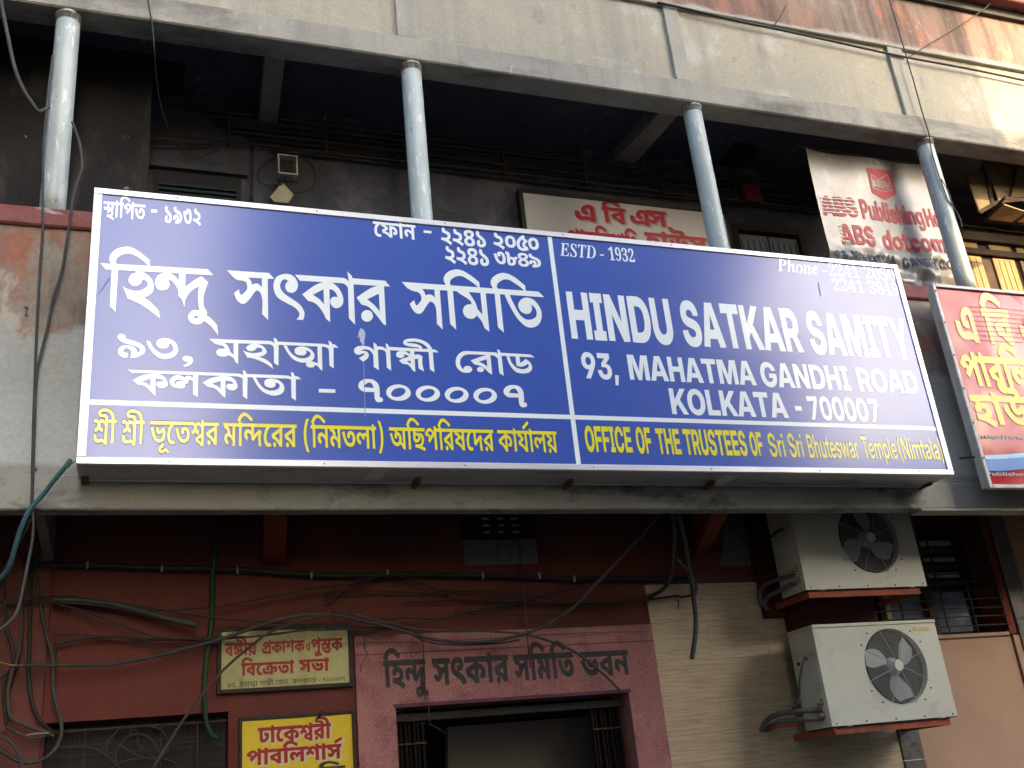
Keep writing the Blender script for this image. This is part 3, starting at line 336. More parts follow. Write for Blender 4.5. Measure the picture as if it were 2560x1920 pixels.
  "ঢ": [612,["622,622 622,484 247,484 247,214 247,192~ 254,172~ 261,166 271,156~ 291,156 315,156~ 354,173~ 372,186 388,197~ 414,231~ 414,247 414,261~ 396,274~ 379,274 369,274~ 349,272~ 340,270 318,409 341,414~ 390,422~ 420,422 486,422~ 557,379~ 584,315~ 584,282 584,228~ 538,137~ 500,102 458,64~ 347,18~ 281,18 235,18~ 159,39~ 133,61 105,85~ 72,158~ 72,230 72,484 -10,484 -10,622"]],
  "ে": [415,["425,622 425,484 360,484 324,461~ 267,410~ 228,354~ 208,295~ 208,263 208,213~ 239,158~ 286,136~ 310,136 330,136~ 361,142~ 376,149 424,19 393,6~ 332,-5~ 293,-5 216,-5~ 98,50~ 33,168~ 33,260 33,319~ 77,426~ 162,511~ 222,537 158,488 142,486~ 102,484~ 67,484 -10,484 -10,622"]],
  "ক": [878,["888,622 888,484 558,484 558,418 561,359 561,0 386,0 345,48~ 256,113~ 148,157~ 77,170 14,327 112,377~ 308,445~ 409,468 392,441 392,484 -10,484 -10,622","386,337 404,328 369,320~ 306,299~ 245,275~ 214,260 248,254~ 325,219~ 396,169~ 419,139 392,141 390,161~ 386,211~ 386,233","852,241 852,202~ 824,138~ 754,99~ 690,99 667,99~ 624,102~ 605,106 611,244 618,243~ 635,241~ 645,241 662,241~ 679,256~ 679,268 679,289~ 619,323~ 550,333 548,465 634,457~ 771,399~ 852,305~"]],
  "শ্ব": [772,["782,622 782,484 697,484 697,267 522,267 522,503 525,535 524,556~ 522,592~ 522,610 522,692 672,692 696,622","362,629 397,629~ 457,610~ 511,566~ 538,529 528,371 494,425~ 419,491~ 376,491 349,491~ 320,466~ 320,445 320,412~ 375,390~ 407,388 388,241 324,246~ 240,300~ 198,389~ 198,446 198,509~ 242,590~ 317,629~","80,629 130,629~ 213,588~ 263,501~ 263,431 263,383~ 221,295~ 127,239~ 50,239 41,387 76,391~ 119,404~ 138,427~ 138,444 138,471~ 103,491~ 77,491 62,491~ 22,485~ 3,480 -12,619 14,624~ 58,629~","697,308 697,-43 522,-43 485,-15~ 415,21~ 337,46~ 285,56 233,183 278,208~ 379,255~ 479,295~ 522,308","526,185 502,178~ 447,155~ 392,129~ 364,115 367,141 415,133~ 497,100~ 528,80 527,87~ 526,108~ 526,112"]],
  "র": [636,["646,622 646,484 561,484 561,0 386,0 345,48~ 256,113~ 148,157~ 77,170 14,327 112,377~ 308,445~ 408,468 393,442 393,484 -10,484 -10,622","386,336 404,328 352,315~ 261,283~ 214,260 248,254~ 325,219~ 396,169~ 419,139 392,141 390,161~ 386,211~ 386,233","166,-31 127,-31~ 81,12~ 81,47 81,82~ 127,125~ 166,125 204,125~ 250,82~ 250,47 250,12~ 204,-31~"]],
  "ী": [325,["335,484 250,484 250,0 75,0 75,484 -10,484 -10,622 71,622 57,664~ 10,729~ -67,775~ -183,798~ -267,798 -320,798~ -376,789~ -395,776~ -395,771 -395,763~ -378,759~ -363,759 -273,759 -211,759~ -142,741~ -118,721 -98,704~ -76,653~ -76,615 -246,615 -246,623~ -252,640~ -257,645 -264,652~ -283,657~ -304,657 -362,657 -415,657~ -488,670~ -514,689 -531,702~ -552,741~ -552,769 -552,835~ -409,917~ -246,917 -24,917~ 225,773~ 247,622 335,622"]],
  "র্": [0,["-349,757 27,917 77,804 -288,634"]],
  "ঙ্গ": [777,["246,42 182,42~ 90,107~ 58,161 172,229 187,206~ 213,184~ 227,184 236,184~ 252,191~ 262,200 270,208~ 280,233~ 280,256 280,273~ 269,304~ 248,323~ 232,323 219,323~ 204,307~ 204,296 204,289~ 206,278~ 208,272 54,248 46,265~ 36,309~ 36,329 36,376~ 87,432~ 170,457~ 218,457 284,457~ 388,410~ 448,320~ 448,256 448,240~ 441,210~ 439,200 289,152 322,200~ 410,287~ 540,353~ 637,370 737,270 717,236~ 698,172~ 698,134 698,100~ 709,48~ 717,21 547,-14 536,22~ 522,80~ 522,121 522,164~ 551,249~ 586,298 654,219 585,205~ 497,174~ 435,133~ 404,105 385,88~ 341,59~ 285,42~","127,536 175,528 231,505~ 279,446~ 285,403 133,400 129,433~ 76,481~ 29,492","550,371 461,371~ 348,454~ 320,522 482,534 488,509~ 505,481~ 527,470~ 538,470 555,470~ 570,481~ 570,497 570,514~ 547,536~ 527,540 703,559 714,546~ 726,513~ 726,494 726,449~ 679,395~ 600,371~","787,622 787,484 650,484 630,493 480,493 469,484 -10,484 -10,622"]],
  "য়": [672,["682,622 682,484 597,484 597,0 422,0 374,40~ 274,96~ 158,133~ 86,142 26,288 51,302~ 100,326~ 156,351~ 189,364 150,382~ 68,404~ 18,414 63,518 111,484 -10,484 -10,622","422,484 181,484 220,488 245,478~ 295,455~ 342,428~ 362,412 371,298 349,291~ 294,270~ 239,247~ 215,235 210,247 248,241~ 329,211~ 407,167~ 441,138 427,128 424,151~ 422,194~ 422,228","160,-45 122,-45~ 76,-2~ 76,33 76,68~ 122,111~ 160,111 199,111~ 245,68~ 245,33 245,-2~ 199,-45~"]],
  "প্র": [852,["862,622 862,484 777,484 777,0 602,0 602,389 620,314 585,359~ 524,427~ 467,472~ 409,495~ 377,495 346,495~ 302,480~ 257,446~ 226,418 184,427 206,446~ 257,463~ 278,463 331,463~ 384,408~ 384,373 384,360~ 381,331~ 376,317 323,336 331,347~ 362,378~ 398,410~ 412,422 529,517 626,419 327,158 217,264 286,317 264,283 233,276 256,293~ 274,319~ 274,333 274,348~ 257,363~ 239,363 224,363~ 195,352~ 178,342 68,445 121,504~ 214,586~ 311,629~ 369,629 417,629~ 500,598~ 580,538~ 621,492 606,477 605,494~ 602,545~ 602,565 602,692 752,692 776,622","777,-43 604,-43 594,-32~ 569,-12~ 522,-1~ 480,-1 440,-1~ 348,-17~ 280,-17 241,-17~ 153,-5~ 76,34~ 28,115~ 28,185 28,208~ 33,250~ 38,270 203,247 200,234~ 198,210~ 198,199 198,172~ 217,137~ 259,121~ 294,121 347,121~ 421,136~ 464,136 523,136~ 582,104~ 602,86 602,99 777,107"]],
  "ও": [830,["568,629 672,629~ 780,544~ 780,473 780,420~ 714,333~ 611,268~ 553,247 501,373 554,392~ 604,429~ 604,459 604,475~ 583,494~ 560,494 540,494~ 500,482~ 467,462~ 448,439~ 448,428 448,421~ 459,406~ 478,404 448,269 360,277~ 272,360~ 272,419 272,466~ 322,543~ 406,599~ 512,629~","792,221 792,134~ 651,24~ 514,24 432,24~ 285,67~ 158,167~ 54,336~ 16,463 181,510 215,387~ 305,237~ 424,169~ 503,169 551,169~ 614,199~ 614,234 614,258~ 581,287~ 547,302 687,378 735,349~ 792,272~"]],
  "ু": [0,["-315,-266 -357,-266~ -438,-240~ -491,-184~ -491,-138 -491,-78~ -398,-12~ -306,-12 -243,-12~ -119,-44~ 16,-113~ 92,-169 6,-271 -49,-219~ -154,-149~ -250,-114~ -292,-114 -316,-114~ -335,-130~ -335,-142 -335,-154~ -319,-167~ -305,-167 -287,-167~ -265,-151~ -254,-124~ -250,-88~ -250,-67 -250,21 -75,21 -75,-16 -75,-55~ -92,-141~ -141,-218~ -236,-266~"]],
  "স্ত": [786,["552,237 472,237~ 361,298~ 330,348 346,350 337,318~ 299,267~ 237,237~ 190,237 149,237~ 84,266~ 33,322~ 10,362 123,431 139,406~ 165,380~ 184,380 201,380~ 228,401~ 245,450~ 245,492 412,492 419,465~ 439,422~ 465,393~ 498,377~ 519,377 539,377~ 561,399~ 561,423 561,451~ 523,502~ 495,519 679,534 695,517~ 722,475~ 739,425~ 739,395 739,321~ 644,237~","796,622 796,484 -10,484 -10,622","476,-117 370,-117~ 210,-46~ 97,90~ 60,189 212,231 242,161~ 305,68~ 394,22~ 462,22 518,22~ 568,53~ 568,81 568,94~ 557,112~ 538,122~ 525,122 516,122~ 501,115~ 493,104~ 493,97 493,94~ 494,86~ 495,81 331,70 325,84~ 321,108~ 321,121 321,161~ 364,219~ 448,251~ 507,251 585,251~ 690,203~ 743,123~ 743,75 743,12~ 675,-74~ 555,-117~"]],
  "ক্র": [1019,["1029,622 1029,484 -10,484 -10,622","528,493 569,493~ 634,483~ 657,466 686,446~ 714,380~ 714,313 714,286 714,281~ 714,271~ 714,266 714,256 714,0 541,0 526,17~ 489,39~ 454,39 420,39~ 359,33~ 299,26~ 265,26 219,26~ 133,43~ 67,87~ 28,169~ 28,235 28,264~ 37,314~ 42,337 207,314 203,299~ 198,259~ 198,247 198,218~ 215,181~ 255,164~ 289,164 316,164~ 360,170~ 403,176~ 429,176 468,176~ 519,149~ 539,129 539,330 539,342~ 535,357~ 530,361 526,364~ 514,368~ 505,368 492,368~ 466,364~ 453,359 440,354~ 420,338~ 420,329 420,321~ 429,315~ 439,315 445,315~ 460,317~ 467,318 484,209 469,205~ 421,199~ 386,199 324,199~ 250,261~ 250,317 250,369~ 322,443~ 368,463 403,479~ 482,493~","838,420 914,420~ 993,336~ 993,272 993,224~ 947,145~ 861,89~ 801,74 758,206 799,216~ 825,245~ 825,261 825,274~ 811,289~ 795,289 774,289~ 715,241~ 681,179 623,267 670,353~ 771,420~"]],
  "ত": [765,["456,26 359,26~ 189,95~ 56,261~ 13,407 174,450 200,351~ 273,228~ 370,171~ 432,171 461,171~ 509,180~ 546,200~ 566,233~ 566,257 566,278~ 552,309~ 527,325~ 509,325 493,325~ 473,305~ 473,288 473,278~ 476,260~ 479,252 314,233 304,256~ 296,299~ 296,314 296,367~ 352,431~ 441,459~ 490,459 573,459~ 684,402~ 741,305~ 741,243 741,179~ 678,81~ 552,26~","775,622 775,484 -10,484 -10,622"]],
  "ভ": [782,["463,23 392,23~ 258,59~ 140,146~ 45,295~ 13,407 174,450 203,342~ 282,219~ 386,168~ 451,168 486,168~ 546,187~ 582,228~ 582,262 582,280~ 569,315~ 548,345~ 535,354 677,442 718,391~ 754,292~ 754,242 754,177~ 689,78~ 560,23~","435,231 357,231~ 273,304~ 273,365 273,386~ 284,429~ 293,449 448,421 444,413~ 441,400~ 441,393 441,381~ 452,366~ 468,366 480,366~ 504,377~ 528,400~ 539,419 677,442 693,381 655,338~ 582,270~ 495,231~","792,622 792,484 -10,484 -10,622"]],
  "ন্দ": [953,["963,622 963,484 535,484 535,226 482,241 515,275~ 610,351~ 727,424~ 792,453 913,357 900,331~ 883,271~ 875,206~ 875,170 875,138~ 888,59~ 900,21 730,-14 714,30~ 699,116~ 699,162 699,202~ 714,261~ 744,320~ 766,358 821,311 758,281~ 643,200~ 547,115~ 510,80 361,168 361,331 363,382 362,402~ 361,430~ 361,441 361,484 -10,484 -10,622","193,437 227,437~ 299,417~ 384,367~ 436,323 363,228 323,260~ 257,295~ 224,295 214,295~ 201,288~ 201,279 201,267~ 225,251~ 250,242 178,107 108,133~ 24,228~ 24,285 24,338~ 73,405~ 151,437~"]],
  "ৎ": [606,["314,631 394,631~ 500,585~ 552,508~ 552,461 552,385~ 457,302~ 362,302 340,302~ 290,312~ 265,320 289,443 303,440~ 324,437~ 334,437 350,437~ 369,443~ 377,455~ 377,465 377,480~ 345,496~ 313,496 277,496~ 229,472~ 205,432~ 205,408 205,374~ 240,329~ 324,290~ 397,261 448,241~ 532,197~ 596,141~ 634,69~ 638,21 474,-14 465,17~ 437,59~ 393,92~ 325,123~ 277,144 188,182~ 79,260~ 30,352~ 30,411 30,478~ 100,577~ 227,631~"]],
  "ম": [675,["685,622 685,484 600,484 600,0 425,0 425,120 444,69 413,111~ 345,172~ 277,205~ 246,205 232,205~ 214,193~ 214,181 214,167~ 243,146~ 271,136 223,1 165,17~ 80,68~ 35,141~ 35,191 35,249~ 89,315~ 173,343~ 218,343 261,343~ 337,324~ 409,280~ 443,242 428,235 427,258~ 425,313~ 425,332 425,484 -10,484 -10,622","349,307 349,295~ 346,268~ 343,256 174,296 173,332~ 149,379~ 86,406~ 24,411 52,527 131,513 185,503~ 267,474~ 322,428~ 349,358~"]],
  "ন": [659,["669,622 669,484 584,484 584,0 409,0 409,185 431,140 400,180~ 332,236~ 266,266~ 235,266 221,266~ 203,254~ 203,242 203,227~ 232,208~ 260,197 187,60 113,88~ 24,188~ 24,249 24,306~ 75,378~ 156,411~ 201,411 242,411~ 319,389~ 394,345~ 431,312 412,300 411,323~ 409,378~ 409,398 409,484 -10,484 -10,622"]],
 },
 'r': {
  "৯": [508,["156,317 198,317~ 261,283~ 297,223~ 297,185 297,144~ 269,86~ 244,61 244,77 317,87~ 396,156~ 396,214 396,247~ 370,302~ 298,351~ 227,376 153,403~ 67,447~ 32,498~ 32,533 32,557~ 53,605~ 74,632 142,597 131,581~ 119,557~ 119,543 119,531~ 129,511~ 158,492~ 215,468~ 262,451 334,425~ 420,370~ 466,312~ 481,251~ 481,219 481,159~ 433,75~ 347,23~ 235,0~ 172,0 151,0 132,73 173,86~ 217,137~ 217,175 217,204~ 188,242~ 157,242 131,242~ 107,216~ 107,196 107,185~ 112,161~ 116,151 38,135 32,153~ 24,189~ 24,208 24,240~ 55,289~ 114,317~"]],
  "৩": [508,["474,295 474,221~ 440,104~ 362,38~ 298,38 252,38~ 170,74~ 101,171~ 46,349~ 26,492 106,509 127,367~ 179,195~ 248,119~ 292,119 330,119~ 373,162~ 392,241~ 392,295 392,355~ 367,450~ 325,505~ 298,505 280,505~ 258,480~ 258,458 258,441~ 266,409~ 274,390 194,368 185,390~ 172,444~ 172,470 172,511~ 208,559~ 262,580~ 288,580 350,580~ 433,503~ 474,373~"]],
  ",": [270,["194,120 201,109 192,70~ 167,-7~ 139,-82~ 123,-119 53,-119 68,-58~ 92,67~ 98,120"]],
  "ম": [532,["540,622 540,547 454,547 454,0 372,0 372,174 386,121 354,170~ 295,238~ 236,276~ 203,276 173,276~ 134,241~ 134,208 134,173~ 178,128~ 216,112 182,35 142,51~ 83,102~ 49,170~ 49,212 49,258~ 89,320~ 153,351~ 189,351 235,351~ 305,320~ 364,263~ 391,224 375,221 374,244~ 372,290~ 372,313 372,547 -8,547 -8,622","265,334 265,325~ 264,306~ 263,298 183,325 181,377~ 154,442~ 89,482~ 29,491 44,566 75,554 126,548~ 198,513~ 244,456~ 265,381~"]],
  "হ": [460,["212,498 282,498~ 368,445~ 408,364~ 408,323 408,239~ 302,147~ 213,138 225,157 263,145~ 346,102~ 431,45~ 471,11 419,-47 371,-6~ 283,56~ 196,102~ 98,136~ 39,149 54,220 83,211~ 140,204~ 170,204 228,204~ 296,236~ 324,288~ 324,319 324,370~ 265,424~ 217,424 189,424~ 154,410~ 138,385~ 138,369 138,359~ 142,341~ 145,333 67,319 62,333~ 56,368~ 56,383 56,418~ 95,470~ 166,498~","138,461 134,493~ 88,542~ 47,552 83,592 121,580 171,559~ 217,507~ 221,464","468,622 468,547 -8,547 -8,622"]],
  "া": [238,["246,622 246,547 160,547 160,0 78,0 78,480 64,511~ 26,547~ -3,547 -8,547 -8,622 6,622 28,622~ 66,595~ 81,569 80,578~ 78,611~ 78,625 78,688 140,688 159,622"]],
  "ত্ম": [785,["314,178 248,178~ 137,238~ 51,373~ 21,487 99,508 123,421~ 179,309~ 257,255~ 312,255 354,255~ 402,283~ 422,328~ 422,356 422,396~ 384,450~ 348,450 332,450~ 312,439~ 301,419~ 301,405 301,397~ 304,377~ 307,368 230,354 224,370~ 219,406~ 219,417 219,452~ 252,498~ 308,522~ 342,522 396,522~ 467,474~ 503,398~ 503,355 503,303~ 464,224~ 380,178~","575,622 575,547 -8,547 -8,622","793,622 793,547 707,547 707,-81 625,-81 625,-9 627,34 626,58~ 625,107~ 625,132 625,547 523,547 523,622","433,134 432,168~ 401,207~ 382,220 457,250 472,237~ 496,205~ 510,162~ 510,131","449,146 496,146~ 571,107~ 637,38~ 670,-9 636,-68 609,-27~ 551,36~ 491,73~ 460,73 441,73~ 417,52~ 417,36 417,16~ 442,-11~ 462,-23 416,-87 380,-65~ 334,-3~ 334,37 334,91~ 402,146~"]],
  "গ": [568,["408,0 408,435 429,383 403,423~ 355,485~ 308,529~ 258,552~ 229,552 187,552~ 129,497~ 107,459 97,459 114,471~ 160,486~ 189,486 231,486~ 285,453~ 312,399~ 312,369 312,311~ 237,222~ 164,181 112,256 163,278~ 229,332~ 229,368 229,391~ 199,415~ 174,415 153,415~ 113,404~ 92,393 16,459 45,510~ 106,587~ 179,629~ 224,629 264,629~ 330,602~ 395,543~ 432,496 413,500 411,517~ 408,569~ 408,600 408,687 470,687 490,622 576,622 576,547 490,547 490,0"]],
  "ন্ধ": [687,["452,573 452,-1 370,-1 332,44~ 266,96~ 196,125~ 153,136 118,220 158,247~ 247,300~ 343,349~ 391,369 370,334 370,575","370,313 399,296 361,279~ 283,239~ 215,199~ 190,181 185,200 244,184~ 337,129~ 373,86 372,106~ 370,153~ 370,171","-8,547 -8,622 695,622 695,547","160,507 204,507~ 280,473~ 349,408~ 382,363 343,303 310,348~ 252,405~ 200,432~ 173,432 149,432~ 120,408~ 120,388 120,371~ 140,340~ 158,326 99,270 70,295~ 36,357~ 36,392 36,430~ 71,481~ 128,507~","616,223 616,185~ 627,109~ 638,68 563,52 550,96~ 537,182~ 537,226 537,266~ 549,351~ 566,393 587,376 545,360~ 460,319~ 422,300 412,375 454,396~ 543,438~ 591,456 650,399 633,357~ 616,267~"]],
  "ী": [238,["246,547 160,547 160,0 78,0 78,547 -8,547 -8,622 78,622 72,686~ 24,772~ -53,823~ -153,845~ -211,845 -262,845~ -332,833~ -367,809~ -367,791 -367,773~ -334,763~ -307,763 -231,763 -186,763~ -130,745~ -113,725 -96,706~ -82,654~ -82,615 -157,615 -158,639~ -166,669~ -175,677 -183,684~ -207,691~ -229,691 -293,691 -337,691~ -392,702~ -408,712 -430,726~ -448,766~ -448,788 -448,844~ -331,917~ -211,917 -40,917~ 151,769~ 161,622 246,622"]],
  "ে": [310,["318,622 318,547 292,547 264,532~ 205,478~ 155,403~ 124,308~ 124,254 124,186~ 157,107~ 209,73~ 238,73 257,73~ 285,80~ 302,89 335,21 312,7~ 262,-5~ 232,-5 174,-5~ 88,57~ 41,173~ 41,254 41,333~ 93,462~ 181,557~ 234,585 189,551 173,549~ 137,547~ 112,547 -8,547 -8,622"]],
  "র": [514,["522,622 522,547 436,547 436,0 354,0 327,60~ 240,158~ 128,227~ 63,242 26,335 105,390~ 281,488~ 372,521 355,481 355,547 -8,547 -8,622","354,465 375,440 315,415~ 180,343~ 123,302 169,289~ 264,232~ 344,149~ 368,93 359,87 357,110~ 354,165~ 354,191","153,-7 127,-7~ 97,26~ 97,52 97,78~ 127,111~ 153,111 178,111~ 208,78~ 208,52 208,26~ 178,-7~"]],
  "ড": [610,["618,622 618,547 314,547 314,361 314,341~ 326,320~ 341,320 355,320~ 388,344~ 424,393~ 442,429 512,440 537,393~ 566,296~ 566,244 566,178~ 518,79~ 424,23~ 356,23 298,23~ 199,67~ 116,167~ 48,336~ 21,462 101,481 131,342~ 202,176~ 292,103~ 353,103 415,103~ 485,177~ 485,245 485,287~ 466,349~ 451,376 501,391 476,337~ 421,273~ 364,243~ 335,243 313,243~ 275,257~ 263,270 248,285~ 232,334~ 232,380 232,547 -8,547 -8,622"]],
  "ক": [698,["705,622 705,547 430,547 430,488 430,468 430,0 349,0 321,59~ 236,159~ 127,228~ 63,242 26,335 106,390~ 276,485~ 367,518 349,475 349,547 -8,547 -8,622","349,459 367,434 329,419~ 243,377~ 159,328~ 123,302 170,289~ 261,232~ 338,150~ 361,97 354,87 352,109~ 349,163~ 349,190","660,284 660,251~ 638,192~ 586,155~ 541,155 527,155~ 500,157~ 488,160 492,236 497,235~ 512,234~ 521,234 557,234~ 578,269~ 578,291 578,344~ 495,421~ 419,437 420,514 486,504~ 595,441~ 660,344~"]],
  "ল": [632,["640,622 640,547 554,547 554,0 472,0 472,342 484,311 468,338~ 426,373~ 402,373 391,373~ 368,363~ 351,334~ 351,305 351,296~ 352,279~ 353,271 283,268 279,305~ 253,357~ 213,384~ 187,384 166,384~ 137,366~ 122,335~ 122,315 122,272~ 179,217~ 218,200 183,124 141,143~ 74,196~ 36,271~ 36,319 36,363~ 75,427~ 140,461~ 180,461 225,461~ 293,421~ 320,381 305,380 313,416~ 361,449~ 389,449 418,449~ 463,423~ 486,400 475,389 474,410~ 472,453~ 472,475 472,547 -8,547 -8,622"]],
  "ত": [603,["348,48 272,48~ 149,127~ 55,309~ 21,462 101,481 129,359~ 195,202~ 283,128~ 343,128 381,128~ 432,150~ 464,191~ 478,245~ 478,277 478,319~ 454,384~ 410,421~ 380,421 355,421~ 325,393~ 325,365 325,353~ 329,330~ 333,316 255,301 248,321~ 241,360~ 241,380 241,419~ 278,471~ 339,496~ 375,496 432,496~ 515,440~ 560,340~ 560,273 560,211~ 515,109~ 422,48~","611,622 611,547 -8,547 -8,622"]],
  "-": [309,["44,340 265,340 265,254 44,254"]],
  "৭": [508,["318,295 365,280 328,261~ 261,246~ 227,246 141,246~ 56,329~ 56,405 56,452~ 89,532~ 145,590~ 217,622~ 256,622 288,622~ 337,607~ 356,592 378,573~ 399,516~ 399,461 399,148 399,123~ 409,96~ 432,83~ 455,82 446,0 399,3~ 342,29~ 318,84~ 318,129","230,324 262,324~ 311,337~ 338,353 318,336 318,448 318,481~ 311,519~ 300,530 293,538~ 270,547~ 255,547 234,547~ 193,526~ 160,487~ 141,434~ 141,402 141,357~ 191,324~"]],
  "০": [508,["252,90 197,90~ 109,136~ 58,236~ 58,316 58,376~ 99,480~ 187,545~ 257,545 319,545~ 405,493~ 450,393~ 450,318 450,257~ 408,153~ 321,90~","257,470 224,470~ 173,434~ 143,363~ 143,313 143,270~ 164,203~ 212,165~ 252,165 287,165~ 338,204~ 366,274~ 366,322 366,368~ 343,434~ 295,470~"]],
  "ফ": [720,["728,622 728,547 102,547 98,556 134,544~ 204,503~ 268,457~ 291,434 297,369 268,355~ 206,319~ 149,283~ 125,266 120,276 174,262~ 265,212~ 341,146~ 373,102 372,119~ 371,155~ 371,174 371,506 389,506 436,506~ 519,491~ 590,457~ 619,430 648,403~ 683,327~ 683,284 683,251~ 660,193~ 608,155~ 564,155 550,155~ 523,157~ 510,160 514,235 520,234~ 535,233~ 544,233 579,233~ 601,269~ 601,291 601,343~ 522,415~ 453,426 453,0 371,0 338,53~ 251,136~ 141,193~ 72,208 37,299 64,320~ 121,358~ 182,393~ 210,409 175,435~ 86,480~ 35,495 64,567 73,547 -8,547 -8,622"]],
  "ন": [520,["528,622 528,547 442,547 442,0 360,0 360,257 374,203 343,248~ 282,311~ 222,345~ 191,345 161,345~ 122,310~ 122,277 122,245~ 159,202~ 193,186 149,113 100,138~ 36,223~ 36,281 36,328~ 76,391~ 141,422~ 177,422 218,422~ 287,392~ 350,338~ 379,302 364,299 362,322~ 360,368~ 360,391 360,547 -8,547 -8,622"]],
  "২": [508,["103,538 103,560~ 124,605~ 144,631 211,595 201,582~ 190,558~ 190,548 190,536~ 201,519~ 238,504~ 275,493 359,469~ 427,391~ 427,334 427,265~ 332,179~ 247,170 240,170~ 226,172~ 219,174 247,188 286,173~ 363,131~ 440,77~ 478,43 427,-14 379,29~ 294,90~ 209,134~ 112,168~ 52,183 66,255 95,245~ 158,235~ 196,235 278,235~ 344,287~ 344,330 344,353~ 323,386~ 276,412~ 236,423 186,438~ 128,471~ 103,512~"]],
  "৪": [508,["255,0 157,0~ 51,93~ 51,167 51,226~ 121,307~ 194,338 193,311 150,334~ 91,380~ 61,436~ 61,472 61,513~ 105,581~ 191,622~ 252,622 325,622~ 410,578~ 448,513~ 448,478 448,437~ 413,379~ 356,337~ 321,320 317,340 383,311~ 457,233~ 457,169 457,85~ 351,0~","255,75 317,75~ 373,127~ 373,172 373,202~ 340,249~ 286,282~ 256,291 197,272~ 136,211~ 136,169 136,128~ 193,75~","254,364 282,375~ 331,405~ 363,445~ 363,470 363,504~ 307,547~ 253,547 224,547~ 175,530~ 145,496~ 145,470 145,433~ 199,385~"]],
  "১": [508,["250,0 169,0~ 93,74~ 93,125 93,169~ 147,230~ 196,249 230,169 207,163~ 179,141~ 179,124 179,104~ 214,78~ 248,78 298,78~ 354,134~ 354,179 354,210~ 331,260~ 278,313~ 233,348 181,389~ 118,445~ 92,497~ 92,528 92,553~ 118,606~ 141,631 210,592 197,576~ 180,547~ 180,533 180,520~ 188,498~ 211,472~ 255,435~ 293,407 346,367~ 409,297~ 437,225~ 437,180 437,125~ 389,44~ 305,0~"]],
  "৫": [508,["271,0 205,0~ 100,55~ 41,162~ 41,241 41,324~ 119,460~ 257,575~ 347,629 391,576 380,563~ 371,532~ 371,518 371,489~ 409,456~ 439,456 442,456~ 448,456~ 451,457 487,398 437,365~ 376,306~ 348,250~ 348,220 348,191~ 382,147~ 424,147 431,147~ 446,148~ 452,149 486,58 440,30~ 335,0~","280,75 306,75~ 343,81~ 378,91~ 398,98 402,88 332,94~ 267,167~ 267,219 267,259~ 295,326~ 354,391~ 399,426 404,396 369,400~ 323,431~ 301,475~ 301,498 301,512~ 307,535~ 312,544 337,530 273,491~ 178,399~ 126,293~ 126,233 126,172~ 169,103~ 240,75~"]],
  "স্থ": [617,["427,302 365,302~ 283,370~ 262,435 275,437 270,399~ 244,335~ 197,296~ 162,296 135,296~ 90,316~ 48,368~ 26,416 90,446 109,402~ 137,377~ 155,377 174,377~ 204,408~ 222,482~ 222,548 298,548 305,512~ 324,447~ 354,399~ 394,372~ 422,372 450,372~ 479,405~ 479,437 479,478~ 441,546~ 415,572 499,588 512,574~ 541,526~ 561,468~ 561,434 561,366~ 492,302~","625,622 625,547 -8,547 -8,622","388,322 437,322~ 504,294~ 543,248~ 560,196~ 560,171 560,137~ 536,86~ 491,49~ 427,25~ 388,19 397,51 434,42~ 509,13~ 581,-22~ 614,-43 573,-105 528,-75~ 446,-32~ 366,-2~ 281,21~ 233,30 246,101 275,93~ 327,85~ 354,85 424,85~ 479,132~ 479,172 479,211~ 433,255~ 395,255 364,255~ 335,228~ 335,205 335,196~ 339,178~ 342,171 264,157 260,170~ 253,204~ 253,218 253,252~ 289,298~ 350,322~"]],
  "ি": [238,["246,622 246,547 160,547 160,0 78,0 78,547 -8,547 -8,622 70,622 57,640~ 26,685~ 14,705 48,767~ 124,862~ 217,917~ 276,917 320,917~ 399,892~ 478,844~ 563,774~ 614,728 563,674 504,730~ 412,804~ 331,840~ 286,840 245,840~ 180,803~ 128,738~ 105,696 113,680~ 138,641~ 153,622"]],
  "প": [620,["628,622 628,547 542,547 542,0 460,0 460,413 475,357 443,408~ 388,482~ 337,530~ 286,552~ 257,552 225,552~ 170,525~ 121,475~ 97,442 89,445 104,456~ 140,469~ 162,469 204,469~ 256,416~ 256,372 256,356~ 248,325~ 244,317 229,326 238,338~ 260,365~ 285,393~ 299,407 396,504 446,448 210,209 148,265 201,314 187,287 156,270 171,287~ 190,324~ 190,347 190,373~ 163,401~ 140,401 125,401~ 101,393~ 88,386 13,454 51,507~ 123,585~ 203,629~ 251,629 297,629~ 369,594~ 438,525~ 477,472 465,467 462,490~ 460,542~ 460,568 460,687 521,687 541,622"]],
 },
 'l': {
  "(": [391,["86,289 86,376~ 114,553~ 165,710~ 198,765 359,765 330,697~ 283,538~ 256,370~ 256,289 256,218~ 280,82~ 326,-61~ 359,-144 198,-144 143,-50~ 86,171~"]],
  ")": [391,["32,-144 65,-61~ 111,82~ 135,218~ 135,289 135,370~ 108,538~ 61,697~ 32,765 193,765 226,710~ 277,553~ 305,376~ 305,289 305,171~ 248,-50~ 193,-144"]],
  ",": [269,["30,-158 63,125 222,125 147,-158"]],
  "-": [645,["490,348 490,217 155,217 155,348"]],
  ".": [269,["135,-9 97,-9~ 43,45~ 43,83 43,121~ 97,175~ 135,175 173,175~ 227,121~ 227,83 227,45~ 173,-9~"]],
  "/": [379,["379,762 145,-109 0,-109 235,762"]],
  "0": [645,["322,-12 226,-12~ 95,79~ 27,247~ 27,363 27,480~ 95,648~ 226,739~ 322,739 418,739~ 550,648~ 618,480~ 618,363 618,247~ 550,79~ 418,-12~","322,126 366,126~ 424,183~ 452,290~ 452,363 452,437~ 424,544~ 366,602~ 322,602 278,602~ 221,544~ 192,437~ 192,363 192,290~ 221,183~ 278,126~"]],
